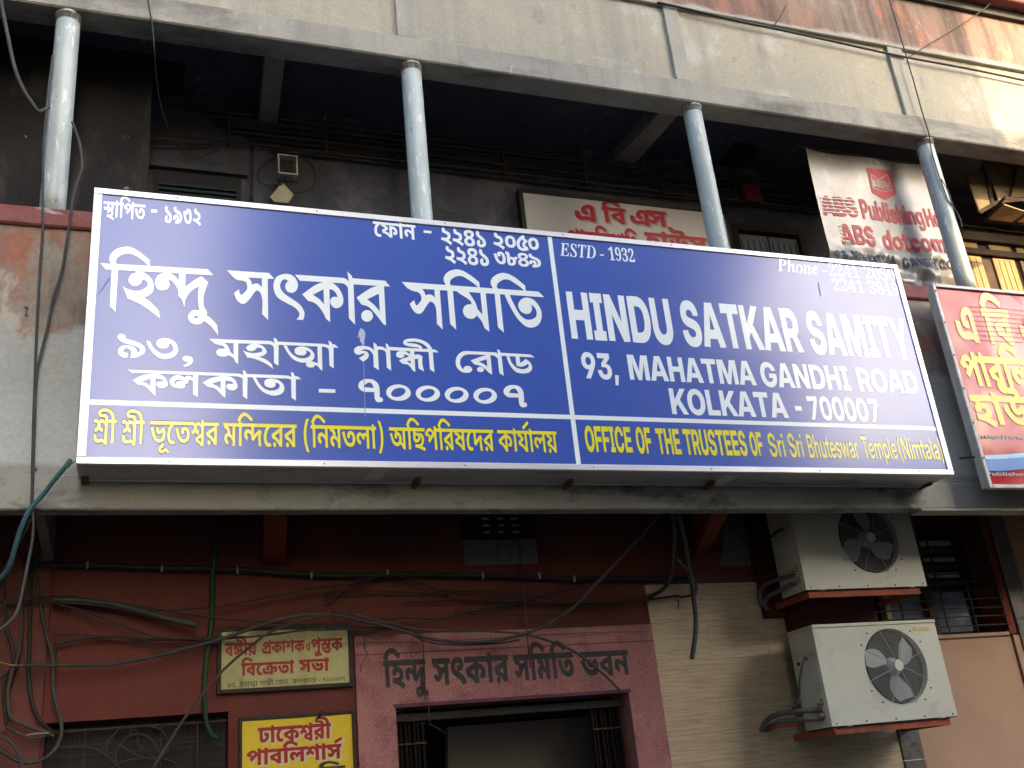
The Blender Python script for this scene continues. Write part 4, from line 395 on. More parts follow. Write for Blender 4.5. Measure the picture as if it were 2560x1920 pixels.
  "3": [645,["318,-12 224,-12~ 97,59~ 33,177~ 33,245 199,245 199,208~ 229,153~ 282,122~ 317,122 351,122~ 402,151~ 431,202~ 431,234 431,266~ 401,313~ 344,337~ 305,337 203,337 203,437 363,588 363,589 71,589 71,728 565,728 565,595 338,387 338,423 426,431~ 543,384~ 601,289~ 601,228 601,158~ 531,50~ 404,-12~"]],
  "7": [645,["111,0 406,582 406,583 61,583 61,728 583,728 583,587 287,0"]],
  "9": [645,["317,738 401,738~ 528,674~ 601,560~ 601,486 601,426~ 552,313~ 507,248 338,0 152,0 375,324 414,324 405,309~ 373,276~ 322,253~ 283,253 211,253~ 103,311~ 44,416~ 44,487 44,561~ 114,674~ 237,738~","323,605 290,605~ 238,574~ 208,521~ 208,487 208,453~ 238,400~ 290,370~ 323,370 356,370~ 407,400~ 437,453~ 437,487 437,521~ 407,574~ 356,605~"]],
  ":": [269,["135,-9 97,-9~ 43,45~ 43,83 43,121~ 97,175~ 135,175 173,175~ 227,121~ 227,83 227,45~ 173,-9~","135,316 97,316~ 43,369~ 43,407 43,445~ 97,499~ 135,499 173,499~ 227,445~ 227,407 227,369~ 173,316~"]],
  "A": [738,["2,0 252,728 484,728 735,0 539,0 440,320 417,400~ 370,563~ 345,658 393,658 367,563~ 320,400~ 295,320 193,0","174,140 174,277 564,277 564,140"]],
  "B": [647,["47,0 47,728 350,728 430,728~ 542,681~ 599,598~ 599,543 599,501~ 566,435~ 505,391~ 464,382 464,381 509,378~ 582,334~ 625,257~ 625,206 625,145~ 566,53~ 453,0~ 372,0","218,135 343,135 391,135~ 445,179~ 445,218 445,245~ 421,283~ 375,304~ 344,304 218,304","218,432 333,432 361,432~ 402,452~ 424,488~ 424,512 424,549~ 375,593~ 333,593 218,593"]],
  "C": [728,["375,-12 275,-12~ 117,77~ 25,245~ 25,363 25,482~ 117,650~ 275,739~ 375,739 442,739~ 555,700~ 641,627~ 696,525~ 704,462 527,462 521,492~ 495,538~ 457,569~ 407,586~ 378,586 322,586~ 244,532~ 202,433~ 202,363 202,294~ 243,195~ 322,142~ 378,142 407,142~ 456,158~ 495,190~ 521,235~ 527,264 704,264 695,201~ 641,100~ 554,27~ 442,-12~"]],
  "D": [706,["317,0 124,0 124,146 308,146 375,146~ 461,195~ 503,292~ 503,364 503,436~ 461,532~ 373,581~ 306,581 120,581 120,728 317,728 428,728~ 591,638~ 680,475~ 680,364 680,253~ 592,89~ 429,0~","223,728 223,0 47,0 47,728"]],
  "E": [619,["47,0 47,728 589,728 589,578 223,578 223,438 561,438 561,293 223,293 223,149 589,149 589,0"]],
  "F": [593,["47,0 47,728 572,728 572,578 223,578 223,423 550,423 550,279 223,279 223,0"]],
  "G": [738,["377,-12 271,-12~ 113,81~ 25,250~ 25,363 25,482~ 117,650~ 275,739~ 374,739 438,739~ 552,702~ 640,633~ 695,539~ 701,480 522,480 517,505~ 494,544~ 457,571~ 410,586~ 380,586 324,586~ 244,533~ 202,433~ 202,363 202,294~ 245,194~ 325,142~ 382,142 429,142~ 497,174~ 534,232~ 534,270 573,267 388,267 388,396 706,396 706,297 706,205~ 622,66~ 475,-12~"]],
  "H": [722,["47,0 47,728 223,728 223,445 500,445 500,728 675,728 675,0 500,0 500,296 223,296 223,0"]],
  "I": [413,["28,0 28,140 119,140 119,588 28,588 28,728 385,728 385,588 294,588 294,140 385,140 385,0"]],
  "K": [706,["175,129 175,344 200,375~ 250,436~ 299,498~ 324,528 487,728 693,728 387,363 372,363","47,0 47,728 223,728 223,548 223,352 223,268 223,0","502,0 304,312 409,444 703,0"]],
  "L": [566,["47,0 47,728 223,728 223,149 545,149 545,0"]],
  "M": [909,["47,0 47,728 307,728 401,442 408,416~ 430,341~ 452,258~ 472,183~ 478,158 433,158 439,183~ 458,258~ 480,341~ 501,416~ 509,442 602,728 862,728 862,0 689,0 689,315 689,340~ 691,413~ 694,497~ 696,584~ 696,623 717,623 706,583~ 682,495~ 659,410~ 638,339~ 630,315 526,0 384,0 278,315 270,339~ 249,410~ 225,495~ 200,583~ 189,623 212,623 213,584~ 215,497~ 217,413~ 219,340~ 219,315 219,0"]],
  "N": [731,["47,0 47,728 229,728 435,397 447,379~ 481,318~ 519,249~ 536,218 515,170 513,207~ 510,300~ 509,387~ 509,412 509,728 684,728 684,0 503,0 313,303 299,325~ 257,396~ 208,485~ 182,533 215,548 219,495~ 222,399~ 223,324~ 223,303 223,0"]],
  "O": [747,["373,-12 275,-12~ 117,78~ 25,245~ 25,363 25,482~ 117,650~ 275,739~ 373,739 472,739~ 629,650~ 721,482~ 721,363 721,245~ 629,77~ 472,-12~","373,142 426,142~ 503,194~ 544,293~ 544,363 544,434~ 503,534~ 426,586~ 373,586 322,586~ 245,534~ 202,434~ 202,363 202,293~ 245,194~ 322,142~"]],
  "P": [639,["47,0 47,728 345,728 429,728~ 552,668~ 619,557~ 619,482 619,406~ 551,296~ 428,236~ 344,236 146,236 146,381 332,381 368,381~ 419,406~ 447,451~ 447,482 447,513~ 419,557~ 368,582~ 332,582 223,582 223,0"]],
  "R": [658,["47,0 47,728 347,728 431,728~ 554,668~ 621,557~ 621,482 621,408~ 551,300~ 424,241~ 337,241 154,241 154,380 335,380 370,380~ 421,405~ 449,451~ 449,482 449,513~ 421,558~ 370,583~ 335,583 223,583 223,0","455,0 292,329 474,329 640,0"]],
  "S": [668,["336,-12 240,-12~ 104,47~ 33,160~ 33,240 200,240 201,206~ 235,156~ 296,129~ 338,129 375,129~ 431,149~ 462,185~ 462,209 462,229~ 435,260~ 380,283~ 336,292 262,307 155,329~ 47,433~ 47,513 47,581~ 119,682~ 248,739~ 333,739 420,739~ 547,682~ 616,575~ 619,501 456,501 453,546~ 388,598~ 335,598 303,598~ 252,578~ 223,544~ 223,521 223,501~ 247,472~ 299,451~ 340,443 405,429 465,417~ 552,381~ 608,330~ 635,263~ 635,221 635,148~ 564,44~ 430,-12~"]],
  "T": [645,["21,578 21,728 625,728 625,578 410,578 410,0 235,0 235,578"]],
  "U": [705,["352,-12 260,-12~ 122,55~ 46,176~ 46,256 46,728 217,728 217,270 217,232~ 251,172~ 312,138~ 352,138 393,138~ 454,172~ 487,231~ 487,270 487,728 659,728 659,256 659,176~ 583,55~ 445,-12~"]],
  "Y": [709,["273,0 273,260 2,728 203,728 318,516 333,488~ 361,433~ 375,405 344,405 357,433~ 383,488~ 398,516 507,728 707,728 443,260 443,0"]],
  "a": [567,["205,-9 153,-9~ 73,25~ 28,93~ 28,144 28,188~ 59,247~ 114,284~ 187,303~ 228,306 274,310~ 330,320~ 354,337~ 354,352 354,355 354,370~ 336,393~ 304,406~ 282,406 259,406~ 225,392~ 205,366~ 203,349 47,349 51,405~ 108,484~ 213,527~ 288,527 344,527~ 431,503~ 490,456~ 521,390~ 521,347 521,0 356,0 356,72 354,72 339,45~ 297,9~ 241,-9~","256,101 284,101~ 329,122~ 355,160~ 355,186 355,232 349,229~ 330,224~ 307,219~ 280,214~ 264,211 242,208~ 207,193~ 187,169~ 187,152 187,136~ 204,113~ 235,101~"]],
  "b": [611,["362,-11 328,-11~ 271,9~ 227,49~ 214,80 213,80 213,0 47,0 47,728 215,728 215,446 216,446 232,474~ 275,509~ 331,527~ 364,527 429,527~ 529,459~ 585,338~ 585,259 585,177~ 530,56~ 430,-11~","315,123 346,123~ 391,156~ 415,216~ 415,259 415,301~ 391,361~ 346,393~ 315,393 284,393~ 235,360~ 208,300~ 208,259 208,218~ 235,157~ 284,123~"]],
  "c": [569,["292,-12 212,-12~ 92,56~ 26,177~ 26,258 26,338~ 92,459~ 212,527~ 292,527 346,527~ 436,496~ 503,439~ 542,360~ 545,313 383,313 381,331~ 367,361~ 344,383~ 314,394~ 295,394 264,394~ 219,361~ 196,300~ 196,258 196,216~ 219,154~ 264,121~ 295,121 314,121~ 344,133~ 366,155~ 380,185~ 382,204 545,204 543,157~ 505,78~ 438,20~ 347,-12~"]],
  "d": [611,["248,-11 181,-11~ 81,56~ 26,177~ 26,259 26,338~ 82,459~ 182,527~ 247,527 281,527~ 335,509~ 379,474~ 395,446 396,446 396,728 564,728 564,0 398,0 398,80 397,80 384,49~ 340,9~ 282,-11~","296,123 328,123~ 376,157~ 402,218~ 402,259 402,300~ 376,360~ 328,393~ 296,393 265,393~ 220,361~ 196,301~ 196,259 196,216~ 220,156~ 265,123~"]],
  "e": [572,["291,-12 212,-12~ 92,57~ 26,179~ 26,258 26,337~ 92,458~ 210,527~ 287,527 345,527~ 441,489~ 510,418~ 548,320~ 548,262 548,216 80,216 80,317 470,317 393,296 393,330~ 368,378~ 323,403~ 291,403 259,403~ 214,378~ 189,330~ 189,296 189,222 189,188~ 215,137~ 263,109~ 297,109 322,109~ 361,123~ 387,148~ 393,165 545,165 535,113~ 464,34~ 356,-12~"]],
  "g": [611,["301,-211 222,-211~ 116,-167~ 59,-90~ 51,-40 212,-40 216,-56~ 240,-79~ 277,-92~ 301,-92 348,-92~ 397,-40~ 397,12 397,91 397,91 383,61~ 339,22~ 282,4~ 248,4 181,4~ 81,70~ 26,188~ 26,263 26,340~ 82,459~ 182,527~ 247,527 281,527~ 336,508~ 381,471~ 396,444 397,444 397,516 564,516 564,28 564,-56~ 500,-161~ 382,-211~","296,135 328,135~ 376,167~ 402,226~ 402,266 402,306~ 376,364~ 328,396~ 296,396 265,396~ 220,365~ 196,307~ 196,266 196,225~ 220,166~ 265,135~"]],
  "h": [601,["215,280 215,0 47,0 47,728 215,728 215,378 188,378 212,446~ 303,527~ 377,527 433,527~ 512,478~ 554,388~ 554,324 554,0 386,0 386,289 386,335~ 342,383~ 302,383 276,383~ 236,361~ 215,315~"]],
  "i": [262,["47,0 47,516 215,516 215,0","130,566 90,566~ 38,614~ 38,651 38,688~ 90,735~ 130,735 171,735~ 223,688~ 223,651 223,614~ 171,566~"]],
  "l": [290,["228,0 132,0~ 47,70~ 47,149 47,728 215,728 215,165 215,145~ 234,126~ 255,126 260,126~ 272,126~ 276,126 276,0 264,0~ 240,0~"]],
  "m": [902,["47,0 47,516 209,516 209,395 201,395 214,440~ 263,499~ 330,527~ 366,527 425,527~ 513,459~ 522,395 507,395 516,438~ 567,496~ 640,527~ 681,527 732,527~ 810,483~ 855,401~ 855,343 855,0 687,0 687,306 687,347~ 643,391~ 610,391 586,391~ 551,369~ 531,330~ 531,304 531,0 371,0 371,308 371,346~ 329,391~ 294,391 272,391~ 236,369~ 215,329~ 215,300 215,0"]],
  "n": [601,["215,280 215,0 47,0 47,516 213,516 213,378 188,378 212,446~ 303,527~ 377,527 433,527~ 512,478~ 554,388~ 554,324 554,0 386,0 386,289 386,335~ 342,383~ 302,383 276,383~ 236,361~ 215,315~"]],
  "o": [593,["297,-12 216,-12~ 94,55~ 26,176~ 26,258 26,339~ 94,460~ 216,527~ 297,527 378,527~ 500,460~ 568,339~ 568,258 568,176~ 500,55~ 378,-12~","297,122 326,122~ 372,154~ 398,214~ 398,258 398,301~ 372,362~ 326,394~ 297,394 268,394~ 222,362~ 196,301~ 196,258 196,214~ 222,154~ 268,122~"]],
  "p": [611,["47,-204 47,516 213,516 213,448 215,448 231,475~ 274,509~ 331,527~ 364,527 429,527~ 529,459~ 585,338~ 585,259 585,177~ 530,56~ 430,-11~ 362,-11 328,-11~ 273,9~ 230,48~ 217,77 215,77 215,-204","315,123 346,123~ 391,156~ 415,216~ 415,259 415,301~ 391,361~ 346,393~ 315,393 284,393~ 235,360~ 208,300~ 208,259 208,218~ 235,157~ 284,123~"]],
  "r": [394,["47,0 47,516 210,516 210,425 211,425 225,474~ 285,517~ 337,517 351,517~ 373,517~ 383,517 383,378 374,378~ 335,380~ 316,380 286,380~ 241,352~ 215,301~ 215,264 215,0"]],
  "s": [538,["275,-13 203,-13~ 93,30~ 27,110~ 22,165 188,165 192,137~ 235,103~ 272,103 307,103~ 346,128~ 346,147 346,164~ 314,185~ 283,191 190,207 114,221~ 34,298~ 34,359 34,410~ 90,485~ 193,526~ 265,526 337,526~ 443,483~ 502,403~ 503,348 349,348 348,375~ 305,411~ 271,411 238,411~ 202,386~ 202,367 202,351~ 231,329~ 257,324 361,305 441,291~ 516,222~ 516,165 516,112~ 456,32~ 347,-13~"]],
  "t": [392,["372,516 372,386 9,386 9,516","97,656 266,656 266,173 266,149~ 285,130~ 313,130 326,130~ 363,130~ 372,130 372,0 359,0~ 305,0~ 277,0 183,0~ 97,70~ 97,145"]],
  "u": [601,["224,-11 168,-11~ 89,37~ 47,128~ 47,192 47,516 215,516 215,226 215,181~ 259,132~ 299,132 325,132~ 365,155~ 386,200~ 386,235 386,516 554,516 554,0 388,0 388,138 413,138 389,70~ 299,-11~"]],
  "w": [845,["161,0 2,516 179,516 219,354 232,298~ 258,175~ 270,116 248,116 262,175~ 291,298~ 306,354 348,516 497,516 540,354 554,298~ 583,175~ 597,116 575,116 588,175~ 612,297~ 625,354 664,516 843,516 685,0 511,0 454,193 446,221~ 431,279~ 416,340~ 408,369 437,369 430,340~ 414,279~ 399,221~ 391,193 334,0"]],
 },
 'n': {
  "(": [391,["115,289 115,374~ 144,551~ 196,709~ 229,765 356,765 324,695~ 275,534~ 248,367~ 248,289 248,219~ 272,83~ 320,-62~ 356,-144 229,-144 173,-48~ 115,173~"]],
  ")": [391,["35,-144 71,-62~ 119,83~ 143,219~ 143,289 143,367~ 116,534~ 67,695~ 35,765 161,765 195,709~ 247,551~ 276,374~ 276,289 276,173~ 218,-48~ 161,-144"]],
  "B": [643,["58,0 58,728 343,728 421,728~ 529,680~ 586,596~ 586,539 586,498~ 555,433~ 498,390~ 458,380 458,379 502,374~ 572,331~ 614,257~ 614,205 614,144~ 555,52~ 441,0~ 357,0","193,110 341,110 404,110~ 473,162~ 473,211 473,243~ 443,290~ 385,316~ 344,316 193,316","193,422 335,422 371,422~ 422,446~ 449,490~ 449,520 449,564~ 389,617~ 335,617 193,617"]],
  "N": [722,["58,0 58,728 205,728 452,335 462,318~ 495,263~ 531,198~ 547,168 532,133 530,165~ 528,248~ 527,325~ 527,346 527,728 664,728 664,0 517,0 294,354 282,374~ 242,440~ 193,526~ 166,574 189,592 192,538~ 195,444~ 196,374~ 196,354 196,0"]],
  "S": [645,["326,-12 235,-12~ 105,48~ 35,160~ 35,238 169,238 170,196~ 208,135~ 278,103~ 327,103 371,103~ 437,128~ 473,173~ 473,203 473,228~ 446,265~ 387,293~ 340,303 262,320 153,345~ 49,444~ 49,521 49,586~ 117,685~ 239,739~ 320,739 403,739~ 523,683~ 589,579~ 592,506 462,506 458,561~ 382,624~ 320,624 282,624~ 221,600~ 187,556~ 187,527 187,504~ 213,469~ 270,443~ 317,433 389,416 446,404~ 529,367~ 583,317~ 610,252~ 610,212 610,143~ 541,43~ 414,-12~"]],
  "T": [630,["22,609 22,728 608,728 608,609 384,609 384,0 247,0 247,609"]],
  "a": [546,["211,-8 159,-8~ 79,26~ 33,95~ 33,146 33,190~ 66,247~ 122,282~ 195,300~ 235,304 282,309~ 338,318~ 363,334~ 363,351 363,355 363,376~ 341,408~ 301,426~ 272,426 244,426~ 201,408~ 175,375~ 173,354 48,354 51,406~ 107,483~ 207,526~ 276,526 327,526~ 408,502~ 464,456~ 493,391~ 493,351 493,0 364,0 364,73 362,73 349,49~ 310,12~ 252,-8~","245,86 283,86~ 336,114~ 363,161~ 363,190 363,244 358,241~ 336,234~ 307,228~ 272,222~ 254,220 228,216~ 185,199~ 160,171~ 160,148 160,129~ 181,101~ 219,86~"]],
  "e": [556,["284,-12 206,-12~ 92,57~ 30,179~ 30,257 30,336~ 93,458~ 206,527~ 279,527 335,527~ 427,488~ 493,417~ 529,319~ 529,260 529,224 80,224 80,312 464,312 405,289 405,331~ 375,392~ 319,425~ 281,425 244,425~ 188,392~ 158,331~ 158,289 158,232 158,190~ 188,125~ 246,90~ 287,90 317,90~ 363,107~ 394,139~ 401,160 523,160 513,110~ 446,32~ 345,-12~"]],
  "h": [578,["185,290 185,0 53,0 53,728 185,728 185,383 158,383 183,452~ 273,526~ 342,526 396,526~ 479,479~ 525,388~ 525,322 525,0 393,0 393,300 393,355~ 341,412~ 293,412 261,412~ 213,386~ 185,332~"]],
  "i": [238,["53,0 53,516 185,516 185,0","119,588 85,588~ 42,629~ 42,660 42,691~ 85,733~ 118,733 152,733~ 196,691~ 196,660 196,629~ 152,588~"]],
  "l": [264,["213,0 128,0~ 53,63~ 53,135 53,728 185,728 185,148 185,122~ 205,103~ 230,103 235,103~ 246,103~ 251,103 251,0 241,0~ 222,0~"]],
  "m": [875,["53,0 53,516 180,516 180,402 171,402 185,444~ 235,499~ 300,526~ 336,526 395,526~ 482,458~ 491,402 475,402 485,440~ 535,495~ 606,526~ 649,526 698,526~ 776,484~ 822,401~ 822,341 822,0 690,0 690,320 690,369~ 636,416~ 598,416 568,416~ 525,390~ 501,344~ 501,314 501,0 374,0 374,325 374,366~ 323,416~ 283,416 256,416~ 212,391~ 185,342~ 185,306 185,0"]],
  "p": [591,["53,-204 53,516 183,516 183,445 184,445 200,472~ 247,508~ 306,526~ 339,526 405,526~ 505,458~ 561,338~ 561,258 561,178~ 506,57~ 406,-11~ 338,-11 305,-11~ 247,9~ 202,48~ 186,77 185,77 185,-204","306,98 343,98~ 398,135~ 429,207~ 429,258 429,310~ 398,381~ 343,418~ 306,418 267,418~ 210,379~ 178,307~ 178,258 178,210~ 210,138~ 267,98~"]],
  "r": [363,["53,0 53,516 180,516 180,429 181,429 196,474~ 256,520~ 307,520 319,520~ 340,519~ 348,518 348,404 341,405~ 306,407~ 288,407 259,407~ 212,380~ 185,327~ 185,287 185,0"]],
  "s": [511,["260,-12 196,-12~ 94,28~ 33,105~ 29,160 158,160 162,124~ 214,84~ 258,84 301,84~ 350,118~ 350,144 350,166~ 313,193~ 281,199 192,217 117,232~ 40,308~ 40,367 40,415~ 92,487~ 188,527~ 253,527 317,527~ 414,484~ 469,407~ 470,354 347,354 347,387~ 296,431~ 256,431 217,431~ 171,396~ 171,371 171,349~ 207,322~ 238,315 332,296 410,280~ 483,211~ 483,154 483,104~ 426,29~ 325,-12~"]],
  "t": [357,["335,516 335,411 8,411 8,516","98,656 230,656 230,152 230,126~ 252,105~ 281,105 293,105~ 325,105~ 335,105 335,0 322,0~ 278,0~ 257,0 175,0~ 98,65~ 98,133"]],
  "u": [578,["236,-11 182,-11~ 99,36~ 53,128~ 53,193 53,516 185,516 185,216 185,161~ 237,104~ 285,104 316,104~ 365,130~ 393,184~ 393,226 393,516 525,516 525,0 395,0 395,132 420,132 395,64~ 304,-11~"]],
  "w": [805,["167,0 7,516 145,516 196,326 211,271~ 237,155~ 250,98 232,98 247,155~ 275,271~ 290,326 343,516 463,516 515,326 529,271~ 558,155~ 572,98 554,98 567,155~ 593,271~ 607,326 658,516 798,516 638,0 502,0 441,211 432,242~ 415,306~ 398,372~ 390,404 416,404 407,372~ 390,306~ 374,242~ 364,211 302,0"]],
 },
 'm': {
  "𝟎": [559,["280,-10 189,-10~ 81,82~ 34,248~ 34,359 34,470~ 81,634~ 189,724~ 281,724 368,724~ 475,634~ 525,469~ 525,358 525,247~ 475,82~ 367,-10~","280,55 336,55~ 370,215~ 370,358 370,501~ 336,659~ 281,659 225,659~ 189,501~ 189,358 189,215~ 225,55~"]],
  "𝟏": [559,["97,0 97,53 179,53 205,53~ 229,81~ 229,118 229,619 191,573~ 130,515~ 100,515 76,515~ 42,555~ 42,589 72,597~ 147,629~ 196,666 266,718 378,718 378,118 378,87~ 398,53~ 429,53 510,53 510,0"]],
  "𝟐": [559,["35,0 35,103 183,254 245,317~ 311,413~ 337,501~ 337,553 337,610~ 295,663~ 259,663 208,663~ 167,576~ 167,490 110,490~ 39,535~ 39,589 39,625~ 88,687~ 186,724~ 259,724 371,724~ 488,635~ 488,558 488,523~ 463,457~ 405,379~ 305,276~ 230,205 130,110 363,110 394,110~ 438,146~ 446,179 454,210 513,210 508,0"]],
  "𝟑": [559,["243,-10 168,-10~ 73,24~ 28,79~ 28,110 28,148~ 79,188~ 113,188 113,124~ 181,60~ 236,60 269,60~ 325,86~ 359,150~ 359,207 359,264~ 279,338~ 204,338 142,338 142,400 208,400 273,400~ 335,481~ 335,547 335,601~ 293,663~ 252,663 216,663~ 179,618~ 166,547~ 166,508 104,508~ 36,551~ 36,597 36,650~ 148,724~ 257,724 364,724~ 488,639~ 488,561 488,494~ 400,403~ 335,381 375,374~ 457,335~ 513,264~ 513,206 513,145~ 468,62~ 391,12~ 295,-10~"]],
  "𝟒": [559,["180,0 180,53 208,53 242,53~ 290,78~ 290,125 290,186 13,186 13,247 297,714 436,714 436,252 540,252 540,186 436,186 436,125 436,78~ 484,53~ 518,53 531,53 531,0","83,252 290,252 290,427 290,471~ 293,573~ 297,619 292,607~ 271,567~ 246,522~ 224,484~ 218,475"]],
  "𝟓": [559,["245,-10 170,-10~ 80,25~ 40,80~ 40,111 40,146~ 84,180~ 120,180 120,152~ 141,96~ 189,60~ 230,60 263,60~ 319,89~ 353,159~ 353,220 353,295~ 282,368~ 217,368 179,368~ 129,357~ 106,350 60,368 92,714 470,714 475,532 418,532 410,566 406,584~ 388,604~ 364,604 156,604 140,419 156,425~ 219,434~ 250,434 366,434~ 506,327~ 506,220 506,155~ 459,67~ 382,14~ 290,-10~"]],
  "𝟔": [559,["293,-10 219,-10~ 107,63~ 45,214~ 45,330 45,413~ 80,556~ 150,663~ 258,724~ 330,724 395,724~ 472,693~ 507,643~ 507,614 507,583~ 453,536~ 387,536 387,566~ 376,626~ 348,665~ 321,665 262,665~ 192,528~ 186,401 206,415~ 273,438~ 324,438 415,438~ 524,329~ 524,231 524,124~ 407,-10~","296,56 334,56~ 379,135~ 379,221 379,302~ 330,377~ 287,377 260,377~ 199,346~ 186,329 187,185~ 250,56~"]],
  "𝟕": [559,["165,0 431,605 168,605 116,605~ 110,554 104,504 44,504 49,714 526,714 526,665 250,0"]],
  "𝟖": [559,["273,-10 190,-10~ 82,42~ 30,129~ 30,182 30,247~ 111,328~ 177,361 117,396~ 53,484~ 53,542 53,589~ 97,672~ 199,724~ 285,724 391,724~ 498,625~ 498,549 498,489~ 425,419~ 363,387 453,344~ 529,250~ 529,189 529,95~ 394,-10~","302,421 339,442~ 372,502~ 372,551 372,580~ 351,632~ 310,666~ 279,666 238,666~ 194,602~ 194,554 194,502~ 250,445~","278,47 329,47~ 390,117~ 390,172 390,221~ 321,286~ 244,321 210,299~ 165,231~ 165,178 165,120~ 227,47~"]],
  "𝟗": [559,["227,-10 167,-10~ 95,23~ 63,75~ 63,103 63,125~ 87,155~ 112,160 126,115~ 182,53~ 232,53 362,53~ 373,343 351,314~ 281,275~ 231,275 145,275~ 35,381~ 35,482 35,554~ 90,663~ 193,724~ 264,724 337,724~ 449,654~ 514,506~ 514,388 514,306~ 482,161~ 413,52~ 304,-10~","274,347 309,347~ 359,384~ 373,414 372,542~ 316,657~ 270,657 227,657~ 180,572~ 180,488 180,347~"]],
  "𝓔": [556,["307,-7 241,-7~ 141,38~ 85,114~ 85,162 85,240~ 213,350~ 340,372 291,412~ 291,468 291,509~ 353,581~ 456,626~ 517,626 593,626~ 681,559~ 681,505 681,472~ 648,420~ 596,390~ 565,390 531,390~ 487,430~ 487,459 487,481~ 515,519~ 555,544~ 571,544 579,544~ 593,538~ 593,533 593,526~ 585,523 543,499~ 543,455 543,415~ 571,415 603,415~ 652,467~ 652,504 652,541~ 592,595~ 549,595 508,595~ 441,548~ 403,468~ 403,417 403,398~ 407,383 422,386~ 438,386 489,386~ 508,371 529,356~ 529,341 529,331~ 501,312~ 479,312 426,312~ 376,345 332,329~ 258,257~ 214,164~ 214,115 214,20~ 312,20 368,20~ 465,65~ 524,136~ 524,174 524,200~ 491,234~ 464,234 429,234~ 371,172~ 367,124 363,76~ 342,76 332,76~ 323,111~ 323,121 323,186~ 400,265~ 457,265 553,265~ 553,172 553,139~ 513,75~ 445,23~ 356,-7~","467,335 475,335~ 491,340~ 491,343 491,362~ 447,362 439,362~ 422,360~ 414,358 432,335~"]],
  "𝓢": [622,["209,-7 125,-7~ 33,57~ 33,109 33,149~ 90,202~ 131,202 163,202~ 202,172~ 202,149 202,126~ 173,98~ 154,96 145,95~ 129,94~ 123,93 117,92~ 105,80~ 105,69 105,51~ 156,21~ 194,21 250,21~ 357,128~ 400,238 321,244~ 226,333~ 226,396 226,453~ 311,560~ 384,592 421,609~ 502,624~ 546,624 585,624~ 600,621 614,618~ 614,607 614,594~ 594,594 586,594~ 570,595~ 562,595 510,595~ 417,557~ 345,493~ 304,412~ 304,369 304,321~ 361,266~ 412,264 442,340~ 525,471~ 620,570~ 715,625~ 756,625 794,625~ 843,577~ 843,542 843,495~ 772,392~ 645,297~ 561,263 531,184~ 421,62~ 282,-7~","570,297 615,320~ 694,386~ 753,460~ 786,529~ 786,554 786,597~ 751,597 710,597~ 662,522 613,446~"]],
  "𝓣": [616,["315,260 266,260~ 209,312~ 209,355 209,407~ 299,531~ 387,578 476,625~ 578,625 618,625~ 688,609 724,601~ 776,593~ 792,593 832,593~ 854,607 856,608~ 861,610~ 862,610 870,610~ 870,601 870,589~ 840,549~ 790,518~ 760,518 713,518~ 636,549 558,580~ 507,580 458,580~ 362,537~ 284,469~ 238,391~ 238,356 238,330~ 270,297~ 296,297 321,297~ 373,334~ 418,395~ 445,467~ 445,502 445,509~ 444,523~ 444,530 444,543~ 454,543 462,543~ 480,513~ 493,468~ 493,443 493,393~ 444,309~ 363,260~","247,-7 154,-7~ 60,55~ 60,109 60,149~ 118,202~ 158,202 190,202~ 229,172~ 229,149 229,124~ 196,96~ 181,96 172,96~ 154,94~ 147,91 140,88~ 132,79~ 132,69 132,51~ 183,22~ 226,22 279,22~ 367,65~ 441,166~ 472,253 519,384~ 588,450 657,516~ 680,516 689,516~ 689,505 689,495~ 682,487 667,471~ 650,423~ 642,382 628,305 613,221~ 518,79~ 360,-7~"]],
  "𝓓": [750,["228,-7 160,-7~ 130,11 100,29~ 100,55 100,78~ 141,108~ 184,108 251,108~ 341,77 382,118~ 440,233 484,320 519,388~ 608,499~ 660,541 599,599~ 486,599 413,599~ 276,518~ 229,443 182,367~ 182,306 182,274~ 220,232~ 252,232 282,232~ 346,265~ 404,323~ 424,360 454,414~ 454,469 454,473~ 453,481~ 453,485 453,507~ 468,507 486,507~ 486,483 486,413~ 420,282~ 365,244 310,206~ 249,206 206,206~ 137,243~ 96,306~ 96,346 96,393~ 151,486~ 245,564~ 302,588 345,606~ 433,625~ 478,625 611,625~ 688,558 724,582~ 749,582 756,582~ 768,576~ 768,573 768,569~ 742,553 711,534 774,464~ 774,351 774,293~ 739,175~ 674,75~ 629,43 562,-4~ 489,-4 423,-4~ 367,23 298,-7~","499,30 563,30~ 673,114~ 706,194 739,275~ 739,349 739,463~ 689,511 656,462~ 624,339 603,256~ 549,150~ 476,79~ 426,50 468,30~","220,19 274,19~ 315,50 241,84~ 193,84 133,84~ 133,55 133,42~ 160,26~ 201,19~"]],
  "𝓟": [688,["241,-7 166,-7~ 78,56~ 78,105 78,146~ 134,198~ 174,198 206,198~ 241,167~ 241,143 241,120~ 198,94~ 174,91 151,88~ 151,70 151,54~ 197,19~ 233,19 296,19~ 401,129~ 453,248 406,232 402,231~ 393,227~ 383,223 373,219~ 360,215~ 354,215 345,215~ 345,226 345,233~ 384,254~ 440,274~ 466,278 575,503~ 732,576 684,599~ 613,599 515,599~ 339,540~ 276,478 213,417~ 213,363 213,334~ 254,302~ 278,302 309,302~ 376,339~ 435,399~ 453,435 467,461~ 481,503~ 483,517 488,546~ 499,546 514,546~ 514,494 514,429~ 459,326~ 365,267~ 307,267 249,267~ 183,318~ 183,361 183,400~ 235,482~ 334,557~ 402,584 507,625~ 613,625 696,625~ 766,592 792,601~ 839,611~ 860,611 874,611~ 874,602 874,598~ 848,590 797,575 830,554~ 869,493~ 869,460 869,414~ 801,332~ 680,274~ 600,264 571,180~ 465,58~ 324,-7~","612,294 655,303~ 726,366~ 770,454~ 770,501 770,539~ 755,557 718,534~ 650,403~"]],
